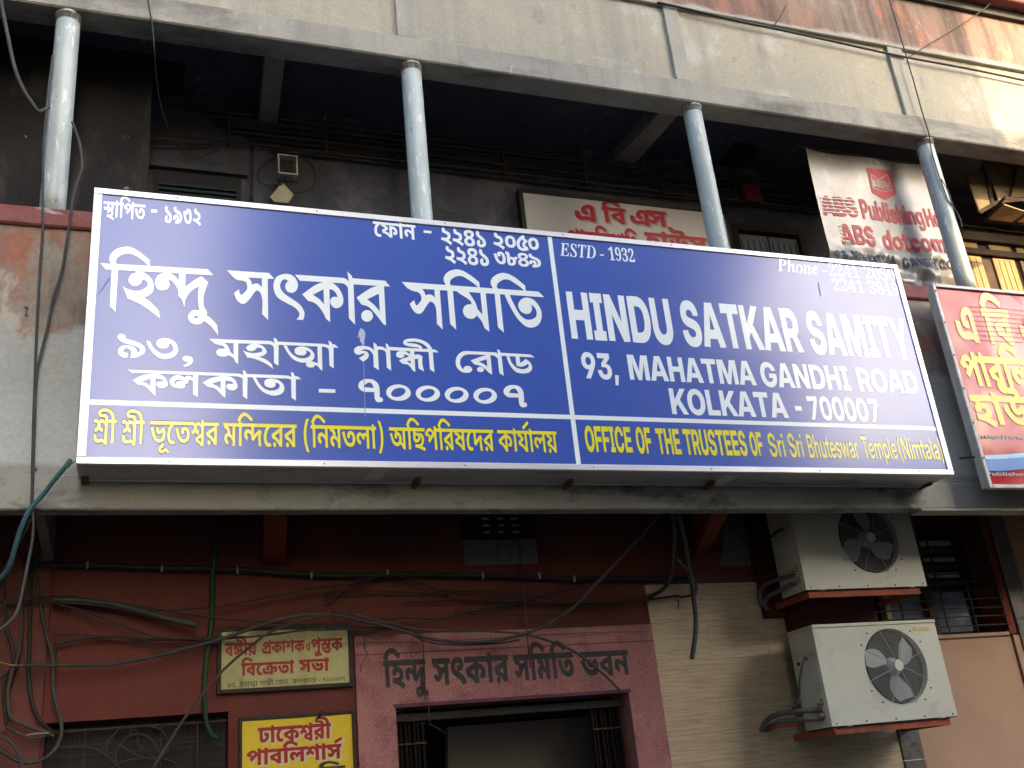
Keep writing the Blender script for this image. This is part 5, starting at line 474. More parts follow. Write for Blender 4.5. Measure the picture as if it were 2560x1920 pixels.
  "𝒉": [532,["312,-14 246,-14~ 246,61 246,83~ 269,167~ 289,228 323,330 332,356~ 332,367 332,388~ 313,388 259,388~ 195,275 130,160~ 94,0 -28,0 122,557 129,581~ 134,608~ 134,612 134,631~ 113,644~ 87,644 71,644 71,671 112,673~ 215,688~ 279,700 171,293 227,379~ 322,461~ 376,461 451,461~ 451,386 451,345~ 420,253 372,112 370,105~ 366,90~ 366,85 366,64~ 382,64 404,64~ 455,146 477,133 395,-14~"]],
  "𝒐": [470,["143,-14 74,-14~ -15,73~ -15,146 -15,201~ 32,312~ 111,405~ 209,461~ 261,461 338,461~ 424,376~ 424,302 424,249~ 379,138~ 301,44~ 200,-14~","154,20 177,20~ 221,70~ 260,150~ 289,242~ 306,328~ 306,358 306,429~ 256,429 233,429~ 188,381~ 149,302~ 120,210~ 103,121~ 103,87 103,20~"]],
  "𝒏": [532,["317,-14 250,-14~ 250,61 250,83~ 272,167~ 293,228 328,330 336,356~ 336,367 336,388~ 317,388 265,388~ 203,283 172,230~ 118,89~ 98,0 -21,0 63,314 71,341~ 77,374~ 77,378 77,406~ 36,406 27,406 25,431 112,442~ 225,461 173,288 229,377~ 327,461~ 381,461 456,461~ 456,386 456,370~ 441,303~ 424,253 370,91~ 370,85 370,64~ 387,64 401,64~ 416,82 430,99~ 453,134 475,119 432,53~ 359,-14~"]],
  "𝒆": [401,["130,-14 64,-14~ -16,70~ -16,146 -16,200~ 33,311~ 114,404~ 212,461~ 262,461 313,461~ 371,411~ 371,369 371,310~ 244,207~ 117,185 111,158~ 111,131 111,95~ 148,53~ 182,53 237,53~ 291,142 319,124 247,-14~","125,218 172,229~ 246,281~ 288,351~ 288,387 288,407~ 269,428~ 255,428 222,428~ 187,375 150,321~"]],
  "𝑬": [656,["-50,0 -50,23 -19,23~ 20,38~ 46,83~ 58,127 171,549 175,564~ 179,588~ 179,597 179,624~ 147,644~ 109,647 109,671 643,671 606,483 578,483 578,492 578,572~ 493,639~ 401,639 374,639~ 347,632~ 334,612~ 328,592 270,373 298,373 351,373~ 415,393~ 458,440~ 476,479 501,479 430,203 408,203 409,213~ 409,232~ 409,242 409,296~ 353,339~ 289,339 282,339~ 268,339~ 261,338 199,109 197,99~ 190,69~ 190,65 190,49~ 204,41 217,34~ 257,34 329,34~ 433,65~ 516,139~ 554,203 579,203 521,0"]],
  "𝑺": [549,["229,-17 173,-17~ 86,15 70,21~ 57,21 44,21~ 26,6~ 14,-11 -13,-11 39,215 67,215 67,208 67,114~ 144,19~ 216,19 250,19~ 306,55~ 339,112~ 339,145 339,175~ 311,225~ 254,282~ 212,319 170,357~ 123,412~ 104,466~ 104,501 104,555~ 158,640~ 251,689~ 309,689 337,689~ 402,676~ 440,663 455,658~ 465,658 490,658~ 509,686 536,686 488,480 459,480 460,485~ 460,497~ 460,502 460,547~ 426,615~ 369,654~ 333,654 290,654~ 228,593~ 228,548 228,520~ 265,465~ 293,439 309,424~ 344,393~ 361,378 408,336~ 464,244~ 464,187 464,92~ 341,-17~"]],
  "𝑻": [600,["65,0 65,25 107,27~ 149,54~ 159,89 305,636 289,636 231,636~ 125,561~ 95,492 70,492 107,671 651,671 622,479 594,479 584,635~ 463,635 456,635 309,94 305,80~ 305,68 306,45~ 337,28~ 376,25 376,0"]],
  "𝑫": [720,["-50,0 -50,23 -19,23~ 20,38~ 46,83~ 58,127 171,549 179,578~ 179,597 179,624~ 147,644~ 109,647 109,671 376,671 691,671~ 691,392 691,311~ 626,163~ 563,106 521,68~ 431,21~ 314,0~ 231,0","252,31 318,31~ 426,98~ 503,214~ 545,363~ 545,444 545,641~ 390,641 356,641~ 331,615~ 323,586 198,116 196,107~ 191,78~ 191,73 191,50~ 218,31~"]],
  "𝑷": [609,["-50,0 -50,23 -19,23~ 20,38~ 46,83~ 58,127 171,549 175,563~ 179,588~ 179,601 179,624~ 146,644~ 109,647 109,671 386,671 610,671~ 610,515 610,460~ 540,368~ 481,344 421,320~ 291,320 255,320 202,122 193,86~ 193,70 193,46~ 226,25~ 263,23 263,0","296,354 379,354~ 464,452~ 464,540 464,637~ 375,637 351,637~ 333,616~ 325,584 265,356 273,355~ 289,354~"]],
  "𝐄": [658,["21,0 21,25 74,25~ 112,63~ 112,116 112,549 112,614~ 73,653~ 24,653 24,678 594,678 594,476 571,476 559,569~ 454,641~ 345,641 313,641~ 282,634~ 272,607~ 272,578 272,366 288,366 355,366~ 417,435~ 429,514 453,514 453,176 428,176 423,236~ 390,304~ 327,331~ 276,331 272,331 272,100 272,63~ 300,41~ 343,41 416,41~ 517,74~ 587,149~ 612,213 640,213 599,0"]],
  "𝐒": [581,["64,-16 64,235 93,235 117,126~ 215,22~ 293,22 350,22~ 415,85~ 415,133 415,199~ 335,238 242,284 155,327~ 74,425~ 74,494 74,555~ 126,644~ 217,694~ 275,694 305,694~ 378,680~ 420,667 428,665~ 440,662~ 446,662 472,662~ 477,694 505,694 505,475 480,475 466,531~ 408,615~ 331,662~ 289,662 238,662~ 178,608~ 178,566 178,527~ 230,475~ 281,451 377,406 438,378~ 507,316~ 535,244~ 535,198 535,134~ 474,38~ 362,-15~ 286,-15 261,-15~ 211,-8~ 187,1 162,10~ 131,18~ 126,18 110,18~ 96,3~ 91,-16"]],
  "𝐓": [630,["137,0 137,26 191,26~ 232,66~ 232,120 232,645 222,645 143,645~ 51,556~ 43,473 16,473 16,678 611,678 611,472 586,472 569,645~ 400,645 392,645 392,120 392,64~ 431,26~ 488,26 488,0"]],
  "𝐃": [738,["30,0 30,26 77,28~ 110,60~ 110,111 110,557 110,616~ 71,653~ 22,653 22,678 330,678 510,678~ 697,502~ 697,339 697,0~ 340,0","331,36 429,36~ 522,187~ 522,341 522,645~ 332,645 294,645~ 271,616~ 271,573 271,107 271,65~ 294,36~"]],
  "𝐏": [622,["23,0 23,26 75,28~ 111,66~ 111,120 111,564 111,612~ 74,650~ 24,653 24,678 318,678 446,678~ 500,655 551,633~ 609,551~ 609,494 609,409~ 483,306~ 360,306 271,306 271,120 271,66~ 307,28~ 360,26 360,0","271,342 300,342 374,342~ 435,410~ 435,490 435,568~ 384,642~ 322,642 292,642~ 271,620~ 271,593"]],
 },
}
# ------------------------------------------------------------------ geometry helpers
def obj(name, verts, faces, mat, parent=None, smooth=False, label=None):
    v = np.array(verts, float)
    base = np.array([v[:, 0].mean(), v[:, 1].mean(), v[:, 2].min()])
    me = bpy.data.meshes.new(name)
    me.from_pydata([tuple(p) for p in (v - base)], [], [tuple(f) for f in faces])
    me.materials.append(M[mat] if isinstance(mat, str) else mat)
    if smooth:
        me.polygons.foreach_set('use_smooth', [True] * len(me.polygons))
    me.update()
    o = bpy.data.objects.new(name, me)
    COL.objects.link(o)
    o.location = base
    if parent is not None:
        o.parent = parent
        w = Vector((0, 0, 0)); q = parent
        while q is not None:
            w = w + q.location; q = q.parent
        o.location = Vector(base) - w
    if label: o['label'] = label
    return o
def thing(name, loc, label, cat, group=None):
    o = bpy.data.objects.new(name, None)
    COL.objects.link(o)
    o.location = loc
    o.empty_display_size = 0.1
    o['label'] = label; o['category'] = cat
    if group: o['group'] = group
    return o
def tag(o, label, cat, group=None):
    o['label'] = label; o['category'] = cat
    if group: o['group'] = group
    return o
def struct(o):
    o['kind'] = 'structure'
    return o
QF = [(0, 1, 5, 4), (1, 2, 6, 5), (2, 3, 7, 6), (3, 0, 4, 7), (3, 2, 1, 0), (4, 5, 6, 7)]
class MB:
    def __init__(s): s.v, s.f = [], []
    def add(s, v, f):
        k = len(s.v); s.v += [tuple(p) for p in v]; s.f += [tuple(i + k for i in q) for q in f]
        return s
    def box(s, x0, x1, y0, y1, z0, z1):
        return s.hexa([(x0, y0, z0), (x1, y0, z0), (x1, y1, z0), (x0, y1, z0), (x0, y0, z1), (x1, y0, z1), (x1, y1, z1), (x0, y1, z1)])
    def hexa(s, p): return s.add(p, QF)
    def bbox(s, x0, x1, y0, y1, z0, z1, b=0.01):
        """box with chamfered vertical-plane front edges: chamfer all twelve edges cheaply by insetting"""
        if b <= 0: return s.box(x0, x1, y0, y1, z0, z1)
        V, idx = [], {}
        for ix, (X, dx) in enumerate(((x0, b), (x1, -b))):
            for iy, (Y, dy) in enumerate(((y0, b), (y1, -b))):
                for iz, (Z, dz) in enumerate(((z0, b), (z1, -b))):
                    for ax, p in enumerate(((X, Y + dy, Z + dz), (X + dx, Y, Z + dz), (X + dx, Y + dy, Z))):
                        idx[(ix, iy, iz, ax)] = len(V); V.append(p)
        Fs = []
        for ax in range(3):
            for e in (0, 1):
                q = []
                for a_, b_2 in ((0, 0), (1, 0), (1, 1), (0, 1)):
                    k = [a_, b_2]; k.insert(ax, e); q.append(idx[(*k, ax)])
                Fs.append(q if (e == 1) == (ax != 1) else q[::-1])
        for ax in range(3):
            o1, o2 = [k for k in range(3) if k != ax]
            for e1 in (0, 1):
                for e2 in (0, 1):
                    def key(t, who):
                        k = [0, 0, 0]; k[ax] = t; k[o1] = e1; k[o2] = e2; return idx[(*k, who)]
                    q = [key(0, o1), key(1, o1), key(1, o2), key(0, o2)]
                    Fs.append(q)
        for ix in (0, 1):
            for iy in (0, 1):
                for iz in (0, 1): Fs.append([idx[(ix, iy, iz, a_)] for a_ in range(3)])
        c = np.array([(x0 + x1) / 2, (y0 + y1) / 2, (z0 + z1) / 2])
        out = []
        for q in Fs:                              # make every face look outwards
            p = np.array([V[i] for i in q]); n = np.cross(p[1] - p[0], p[2] - p[0])
            out.append(tuple(q) if n @ (p.mean(0) - c) > 0 else tuple(q[::-1]))
        return s.add(V, out)
    def tube(s, pts, r, n=8, cap=True, closed=False):
        pts = [np.array(p, float) for p in pts]
        N = len(pts); k0 = len(s.v)
        rs = r if isinstance(r, (list, tuple)) else [r] * N
        up = np.array([0.13, 0.21, 0.97])
        prev = None
        for i, p in enumerate(pts):
            if closed: t = pts[(i + 1) % N] - pts[i - 1]
            else: t = pts[min(i + 1, N - 1)] - pts[max(i - 1, 0)]
            t = t / (np.linalg.norm(t) + 1e-9)
            a = np.cross(t, up if prev is None else np.cross(prev, t)) if prev is None else prev - t * (prev @ t)
            if np.linalg.norm(a) < 1e-6: a = np.cross(t, np.array([1.0, 0, 0]))
            a = a / np.linalg.norm(a); prev = a
            b = np.cross(t, a)
            for j in range(n):
                w = 2 * math.pi * j / n
                s.v.append(tuple(p + rs[i] * (math.cos(w) * a + math.sin(w) * b)))
        for i in range(N if closed else N - 1):
            A = k0 + i * n; B = k0 + ((i + 1) % N) * n
            for j in range(n):
                s.f.append((A + j, A + (j + 1) % n, B + (j + 1) % n, B + j))
        if cap and not closed:
            s.f.append(tuple(range(k0 + n - 1, k0 - 1, -1)))
            s.f.append(tuple(range(k0 + (N - 1) * n, k0 + N * n)))
        return s
    def quad(s, a, b, c, d): return s.add([a, b, c, d], [(0, 1, 2, 3)])
    def slab(s, quad, th):
        """a quad with thickness th along its normal"""
        p = [np.array(q, float) for q in quad]
        n = np.cross(p[1] - p[0], p[3] - p[0]); n = n / np.linalg.norm(n) * th
        return s.hexa([tuple(q) for q in p] + [tuple(q + n) for q in p])
    def disc(s, c, r, ax_x, ax_z, n=24):
        c = np.array(c, float)
        k = len(s.v)
        for j in range(n):
            w = 2 * math.pi * j / n
            s.v.append(tuple(c + r * (math.cos(w) * np.array(ax_x) + math.sin(w) * np.array(ax_z))))
        s.f.append(tuple(range(k, k + n)))
        return s
    def build(s, name, mat, parent=None, smooth=False, label=None): return obj(name, s.v, s.f, mat, parent, smooth, label)
def box(name, x0, x1, y0, y1, z0, z1, mat, parent=None, b=0.0, label=None):
    return MB().bbox(x0, x1, y0, y1, z0, z1, b).build(name, mat, parent, label=label)
def spline(pts, n=6):
    pts = [np.array(p, float) for p in pts]
    if len(pts) < 3: return pts
    Q = [2 * pts[0] - pts[1]] + pts + [2 * pts[-1] - pts[-2]]
    out = []
    for i in range(1, len(Q) - 2):
        for k in range(n):
            t = k / n
            out.append(0.5 * ((2 * Q[i]) + (Q[i + 1] - Q[i - 1]) * t + (2 * Q[i - 1] - 5 * Q[i] + 4 * Q[i + 1] - Q[i + 2]) * t * t + (-Q[i - 1] + 3 * Q[i] - 3 * Q[i + 1] + Q[i + 2]) * t ** 3))
    out.append(pts[-1])
    return out
def cable(name, pts, r, mat, label, cat='cable', group=None, parent=None, n=6):
    """pts: (px, py, depth); a sagging cable, hose or pipe through those points"""
    w = spline([P(*p) for p in pts], n)
    o = MB().tube(w, r, 8).build(name, mat, parent, smooth=True)
    if parent is None: tag(o, label, cat, group)
    return o

# ------------------------------------------------------------------ lettering
def flat_glyph(cs):
    """contours of 'x,y' points ('~' marks off-curve control points) -> polylines"""
    out = []
    for c in cs:
        pts = []
        for t in c.split(' '):
            on = not t.endswith('~'); x, y = t.rstrip('~').split(',')
            pts.append((float(x), float(y), on))
        full = []
        for i, p in enumerate(pts):
            q = pts[(i + 1) % len(pts)]
            full.append(p)
            if not p[2] and not q[2]: full.append(((p[0] + q[0]) / 2, (p[1] + q[1]) / 2, True))
        k = next(i for i, p in enumerate(full) if p[2])
        full = full[k:] + full[:k]
        poly = []; i = 0
        while i < len(full):
            p = full[i]; poly.append((p[0], p[1]))
            if i + 1 < len(full) and not full[i + 1][2]:
                c_ = full[i + 1]; e = full[(i + 2) % len(full)]
                for t in (.25, .5, .75):
                    poly.append(((1 - t) ** 2 * p[0] + 2 * t * (1 - t) * c_[0] + t * t * e[0], (1 - t) ** 2 * p[1] + 2 * t * (1 - t) * c_[1] + t * t * e[1]))
                i += 2
            else: i += 1
        out.append(poly)
    return out
GL = {f: {k: (v[0], flat_glyph(v[1])) for k, v in d.items()} for f, d in GLYPHS.items()}
def fill(solid, holes=None):
    """solid: closed polylines filled with the nonzero rule, holes: polylines cut out (None: winding decides)"""
    V, E = [], []
    for poly in list(solid) + list(holes or []):
        q = [p for i, p in enumerate(poly) if i == 0 or abs(p[0] - poly[i - 1][0]) + abs(p[1] - poly[i - 1][1]) > 1e-7]
        k = len(V); V += [Vector(p) for p in q]; E += [(k + i, k + (i + 1) % len(q)) for i in range(len(q))]
    r = delaunay_2d_cdt(V, E, [], 0, 1e-7)
    ov = np.array([(p.x, p.y) for p in r[0]]); T = np.array([t for t in r[2] if len(t) == 3])
    C = ov[T].mean(1)
    def wind(poly):
        p = np.array(poly); q = np.roll(p, -1, 0)
        x, y = C[:, 0][:, None], C[:, 1][:, None]
        cr = (q[:, 0] - p[:, 0]) * (y - p[:, 1]) - (x - p[:, 0]) * (q[:, 1] - p[:, 1])
        up = (p[:, 1] <= y) & (q[:, 1] > y) & (cr > 0)
        dn = (p[:, 1] > y) & (q[:, 1] <= y) & (cr < 0)
        return up.sum(1) - dn.sum(1)
    if holes is None:
        keep = sum(wind(p) for p in solid) != 0
    else:
        keep = np.zeros(len(C), bool)
        for p in solid: keep |= wind(p) != 0
        for p in holes: keep &= wind(p) == 0
    return ov, T[keep]
def word_shape(font, tokens, track=0, skew=0.0):
    x = 0; polys = []
    for t in tokens:
        if t == '_': x += 260; continue
        a, cs = GL[font][t]
        polys += [[(px + x + skew * py, py) for px, py in c] for c in cs]
        x += a + track
    return polys
def grow(polys, d):
    """outline the shapes a little fatter (for printed borders)"""
    out = []
    for poly in polys:
        p = np.array(poly); nx = np.roll(p, -1, 0) - np.roll(p, 1, 0)
        l = np.linalg.norm(nx, axis=1); l[l < 1e-6] = 1
        nrm = np.stack([-nx[:, 1], nx[:, 0]], 1) / l[:, None]
        out.append([tuple(q) for q in p + nrm * d])
    return out
def flat_mesh(name, ov, T, to_world, mat, parent, label=None):
    used = np.unique(T); mp = {k: i for i, k in enumerate(used)}
    v = [to_world(*ov[k]) for k in used]
    f = []
    for t in T:
        a, b, c = [np.array(v[mp[k]]) for k in t]
        n = np.cross(b - a, c - a)
        q = tuple(mp[k] for k in t)
        f.append(q if n[1] < 0 else q[::-1])
    return obj(name, v, f, mat, parent, label=label)
def word(font, text, left, right, top, bottom, y, mat, parent, mode='box', label=None, track=0, skew=0.0, edge=None, layer=0.0, wave=None, bold=0):
    """place a word on the plane at depth y. The four photograph pixels give its ink's left and right, and either its
    ink's top and bottom ('box') or the height of its head line and of its feet ('head')"""
    tokens = text.split(' ')
    polys = word_shape(font, tokens, track, skew)
    if bold: polys = grow(polys, bold)
    allp = np.array([q for c in polys for q in c])
    gx0, gx1 = allp[:, 0].min(), allp[:, 0].max()
    if mode == 'box': gz1, gz0 = allp[:, 1].max(), allp[:, 1].min()
    elif mode == 'cap': gz1, gz0 = (727.0 if font in 'ln' else 690.0), 0.0
    else: gz1, gz0 = 622.0, 0.0
    x0, x1 = P(*left, y)[0], P(*right, y)[0]
    z1, z0 = P(*top, y)[2], P(*bottom, y)[2]
    def tw(dy, dx=0.0, dz=0.0):
        def f(px, pz):
            X = x0 + (px - gx0) / (gx1 - gx0) * (x1 - x0) + dx; Z = z0 + (pz - gz0) / (gz1 - gz0) * (z1 - z0) + dz
            return (X, y - dy + (wave(X, Z) if wave else 0.0), Z)
        return f
    if edge:                                       # printed border: (material, growth in font units, dx, dz)
        ov, T = fill(grow(polys, edge[1]))
        flat_mesh('lettering_border', ov, T, tw(0.0006 + layer, edge[2], edge[3]), edge[0], parent)
    ov, T = fill(polys)
    return flat_mesh('lettering', ov, T, tw(0.0012 + layer), mat, parent, label)
def trace(view, paths, dx=0.0, dy=0.0, k=1.0, cx=0.0, cy=0.0):
    """outlines drawn by hand from the photograph: 'x,y' smooth points, 'x,yc' corners -> solid and hole polylines in sign coordinates"""
    ox, oy, s = view
    sol, hol = [], []
    for line in paths.strip().split('\n'):
        kind, *pt = line.split()
        if kind == 'O':
            a, b, rx, ry, rot = map(float, pt[0].split(','))
            c_, s_ = math.cos(rot), math.sin(rot)
            px = [(a + rx * math.cos(w) * c_ - ry * math.sin(w) * s_, b + rx * math.cos(w) * s_ + ry * math.sin(w) * c_) for w in np.linspace(0, 2 * math.pi, 33)[:-1]]
            tgt = sol
            if pt[1:] == ['h']: tgt = hol
        else:
            pts = []
            for t in pt:
                cor = t.endswith('c'); a, b = t.rstrip('c').split(',')
                pts.append((np.array([float(a), float(b)]), cor))
            px = []; N = len(pts)
            for i in range(N):
                p1, c1 = pts[i]; p2, c2 = pts[(i + 1) % N]
                px.append(tuple(p1))
                if c1 and c2: continue
                p0 = pts[i - 1][0] if not c1 else 2 * p1 - p2 if c2 else p1 + (p1 - p2) * .25
                p3 = pts[(i + 2) % N][0] if not c2 else p2 + (p2 - p1) * .25
                for t in (.25, .5, .75):
                    q = 0.5 * ((2 * p1) + (p2 - p0) * t + (2 * p0 - 5 * p1 + 4 * p2 - p3) * t * t + (-p0 + 3 * p1 - 3 * p2 + p3) * t ** 3)
                    px.append(tuple(q))
            tgt = sol if kind == 'P' else hol
        w = []
        for a, b in px:
            a, b = cx + (a - cx) * k + dx, cy + (b - cy) * k + dy
            q = P(ox + a / s, oy + b / s, 0.0); w.append((q[0], q[2]))
        tgt.append(w)
    return sol, hol

# ================================================================== the street side
struct(box('ground', -400, 400, -400, 400, -0.5, 0.0, 'asphalt'))
struct(box('pavement', -40, 60, -3.2, 2.0, 0.004, 0.14, 'pavement'))

def far_house(name, label, x0, x1, y, h, parts=()):
    ob = thing(name, ((x0 + x1) / 2, y, 0), label, 'building', 'unseen buildings across the street behind the viewer, side ones added to block sky light')
    box('wall', x0, x1, y - 9, y, 0.0, h, 'far_wall', ob)
    for a, b, z0, z1 in parts:
        box('upper_storey', a, b, y - 9, y + .06, z0, z1, 'far_wall', ob)
    for fl in range(int(h // 3)):
        for k in range(int(min(x1 - x0, 16) // 2.1)):
            x = x0 + .5 + k * 2.1; z = 0.9 + fl * 3.0
            w_ = box('window', x, x + 1.0, y + .002, y + .02, z, z + 1.4, 'far_glass', ob)
            box('sill', x - .08, x + 1.08, y + .003, y + .12, z - .1, z - .005, 'far_wall', w_)
far_house('unseen_opposite_building', 'tall plastered building straight across the street', 1.7, 11.05, -9.6, 14.6)
ob = bpy.data.objects['unseen_opposite_building']
box('corner_sun_block_low', 11.06, 12.4, -10.1, -9.6, 0, 9.95, 'far_wall', ob)  # unseen slab added to keep the sun off the right of the facade
box('corner_sun_block_high', 11.06, 12.05, -10.1, -9.6, 10.75, 14.6, 'far_wall', ob)  # unseen slab added; the gap under it lets sun onto the banner
far_house('unseen_opposite_building', 'unseen long building across the street on the left, added to block low sky light', -40.0, -2.2, -9.6, 14.4)  # unseen; added to screen low sky light from the ground floor
far_house('unseen_opposite_building', 'unseen low building across the street on the right, added to block low sky light', 14.5, 60.0, -11.0, 7.7)  # unseen; added and raised to cut low light from the right

# ================================================================== the office building
bd = thing('office_building', (4.0, 1.5, 0), 'weathered street building with grey verandah columns and red ground floor wall', 'building')
YF = 0.35                                            # front plane of parapet and beams
ZB = 7.19                                            # underside of the upper beam

# --- above the verandah
box('upper_panel_wall', -6, 16, YF + .045, YF + .22, 7.421, 8.27, 'beige_plaster', bd)
bm_ = MB()
bm_.bbox(-6, 16, YF, YF + .23, ZB, 7.42, .012)
bm_.build('upper_beam', 'beam_cement', bd)
for x0, x1 in ((-3.35, -3.17), (-.68, -.50), (1.82, 1.99), (4.35, 4.50), (6.86, 7.04), (9.4, 9.58)):
    box('pilaster_strip', x0, x1, YF + .012, YF + .05, 7.421, 8.26, 'strip_cement', bd, .004)
box('string_course', -6, 16, YF + .004, YF + .08, 8.262, 8.30, 'strip_cement', bd, .006)
box('upper_storey_wall', -6, 16, YF + .03, 1.75, 8.302, 13.5, 'patina_red', bd)
zl = P(2480, 22, YF)[2]
box('ledge', 7.2, 16, YF - .16, YF + .04, zl, zl + .16, 'coping_paint', bd, .01)
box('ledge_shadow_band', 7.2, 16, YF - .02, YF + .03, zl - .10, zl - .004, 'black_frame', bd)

# --- verandah room
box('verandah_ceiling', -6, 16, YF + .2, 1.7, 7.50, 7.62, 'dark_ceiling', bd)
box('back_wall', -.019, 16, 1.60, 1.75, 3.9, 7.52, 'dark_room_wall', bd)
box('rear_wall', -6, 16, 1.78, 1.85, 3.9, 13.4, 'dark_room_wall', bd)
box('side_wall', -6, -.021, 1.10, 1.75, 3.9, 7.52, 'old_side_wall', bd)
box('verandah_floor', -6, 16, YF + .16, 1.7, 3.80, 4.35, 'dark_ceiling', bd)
def haunch(near, far, y0, y1, h, mat, name='ceiling_beam'):
    """a beam running back from the front beam; near/far are the two lower corners at each end"""
    q = [P(*near[0], y0), P(*near[1], y0), P(*far[1], y1), P(*far[0], y1)]
    up = np.array([0, 0, h])
    MB().hexa([tuple(p) for p in q] + [tuple(p + up) for p in q]).build(name, mat, bd)
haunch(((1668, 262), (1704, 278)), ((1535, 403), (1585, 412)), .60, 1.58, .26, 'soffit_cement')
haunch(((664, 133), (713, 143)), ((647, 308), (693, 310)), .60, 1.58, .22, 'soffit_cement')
# --- parapet
box('parapet_wall', -6, 16, YF, YF + .14, 3.69, 5.36, 'parapet_paint', bd)
box('coping', -6, 16, YF - .03, YF + .17, 5.362, 5.50, 'coping_paint', bd, .012)
box('edge_beam', -6, 16, YF - .012, YF + .115, 3.47, 3.688, 'edge_cement', bd, .01)
e = P(2292, 1262, YF)[0]
box('drip_edge', e, 16, YF - .035, YF + .10, 3.445, 3.468, 'strip_cement', bd, .004)
# --- columns
for x in (-3.15, -.607, 1.935, 4.50, 7.06, 9.6):
    t = np.linspace(0, 1, 9)
    m = MB().tube([(x, YF + .10, 5.48 + (ZB - 5.48) * a) for a in t], .0815, 28)
    c_ = m.build('column', 'column_paint', bd, smooth=True)
    MB().tube([(x, YF + .10, ZB - .065), (x, YF + .10, ZB - .02), (x, YF + .10, ZB - .019), (x, YF + .10, ZB - .001)], [.0825, .083, .091, .092], 28).build('column_collar', 'column_rust', c_, smooth=True)
    MB().tube([(x, YF + .10, 5.495), (x, YF + .10, 5.52)], .087, 28).build('column_base', 'column_rust', c_, smooth=True)

# --- upper windows behind the verandah
wx0, wx1 = P(150, 440, 1.6)[0], P(603, 445, 1.6)[0]
zt = P(560, 442, 1.6)[2]
wv = box('verandah_window', max(.02, wx0), wx1, 1.585, 1.599, 4.4, zt, 'window_void', bd)
box('lintel', max(.02, wx0) - .05, wx1 + .05, 1.54, 1.598, zt + .002, zt + .07, 'dark_room_wall', wv)
for k in range(4):
    zz = zt - .16 - .045 * k
    box('slat', max(.02, wx0) + .04, wx1 - .04, 1.56, 1.583, zz, zz + .02, 'slat_teal', wv)
x0, x1 = P(1838, 590, 1.6)[0], P(1990, 610, 1.6)[0]
zt = P(1900, 588, 1.6)[2]
wv = box('verandah_window', x0, x1, 1.585, 1.599, 4.4, zt, 'window_void', bd)
for a, b in ((x0 - .07, x0 - .003), (x1 + .003, x1 + .07)):
    box('frame', a, b, 1.53, 1.598, 4.4, zt + .07, 'dark_wood', wv)
box('frame', x0, x1, 1.53, 1.598, zt + .002, zt + .07, 'dark_wood', wv)
xm = (x0 + x1) / 2
for a, b in ((x0 + .01, xm - .01), (xm + .01, x1 - .01)):
    s_ = box('shutter_leaf', a, b, 1.565, 1.584, 4.5, zt - .03, 'shutter_grey', wv, .004)
    n_ = 5
    for k in range(n_):
        xx = a + .03 + (b - a - .06) * k / (n_ - 1)
        box('groove', xx - .004, xx + .004, 1.5615, 1.5645, 4.55, zt - .09, 'black_frame', s_)

# --- ground floor wall
YW = 1.5
ZG = 3.78
wl = MB()
# the wall has openings: left window x -.5..0.63 z<2.4, doorway x 1.77..3.6 z<2.35, right window x 6.0..7.46 z 2.66..3.72
for a in ((-.50, .635, 2.40, ZG), (.635, 1.50, .14, ZG), (1.50, 3.88, 2.86, ZG), (3.88, 6.02, .14, ZG), (7.47, 16, .14, ZG), (6.02, 7.47, 3.72, ZG), (-6, -.50, .14, ZG), (-.5, .635, .14, .9)):
    wl.box(a[0], a[1], YW, YW + .25, a[2], a[3])
wl.build('ground_floor_wall', 'red_wall', bd)
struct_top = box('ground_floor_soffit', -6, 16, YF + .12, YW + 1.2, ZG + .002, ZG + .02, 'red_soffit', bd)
box('pilaster', -.80, -.515, YW - .06, YW - .002, .14, ZG, 'maroon_pillar', bd, .006)
box('pilaster', -2.0, -.98, YW - .03, YW - .002, .14, 3.2, 'red_wall', bd, .006)
haunch(((84, 1276), (108, 1276)), ((109, 1402), (135, 1400)), YF + .118, YW - .07, .30, 'soffit_cement', 'balcony_bracket')
q = [P(109, 1366, 1.27), P(135, 1366, 1.27)]
haunch(((662, 1281), (719, 1281)), ((657, 1413), (712, 1415)), YF + .118, YW - .01, .28, 'red_bracket', 'balcony_bracket')
haunch(((1781, 1281), (1823, 1281)), ((1735, 1396), (1772, 1380)), YF + .118, YW - .01, .28, 'red_bracket', 'balcony_bracket')
# door surround in pink grit plaster
zL = P(1274, 1751, YW)[2]                           # door lintel underside
ztop = 2.855
ds = MB()
ds.box(1.50, 1.775, YW - .05, YW + .25, .14, zL)
ds.box(3.60, 3.875, YW - .05, YW + .25, .14, zL)
ds.box(1.50, 3.875, YW - .05, YW + .25, zL + .0, ztop)
ds.build('door_surround', 'pink_grit', bd)
box('surround_groove', 1.502, 3.873, YW - .0515, YW - .0495, 2.72, 2.727, 'maroon_pillar', bd)
box('door_head_edge', 1.76, 3.615, YW - .058, YW - .051, zL - .004, zL + .02, 'purple_edge', bd)
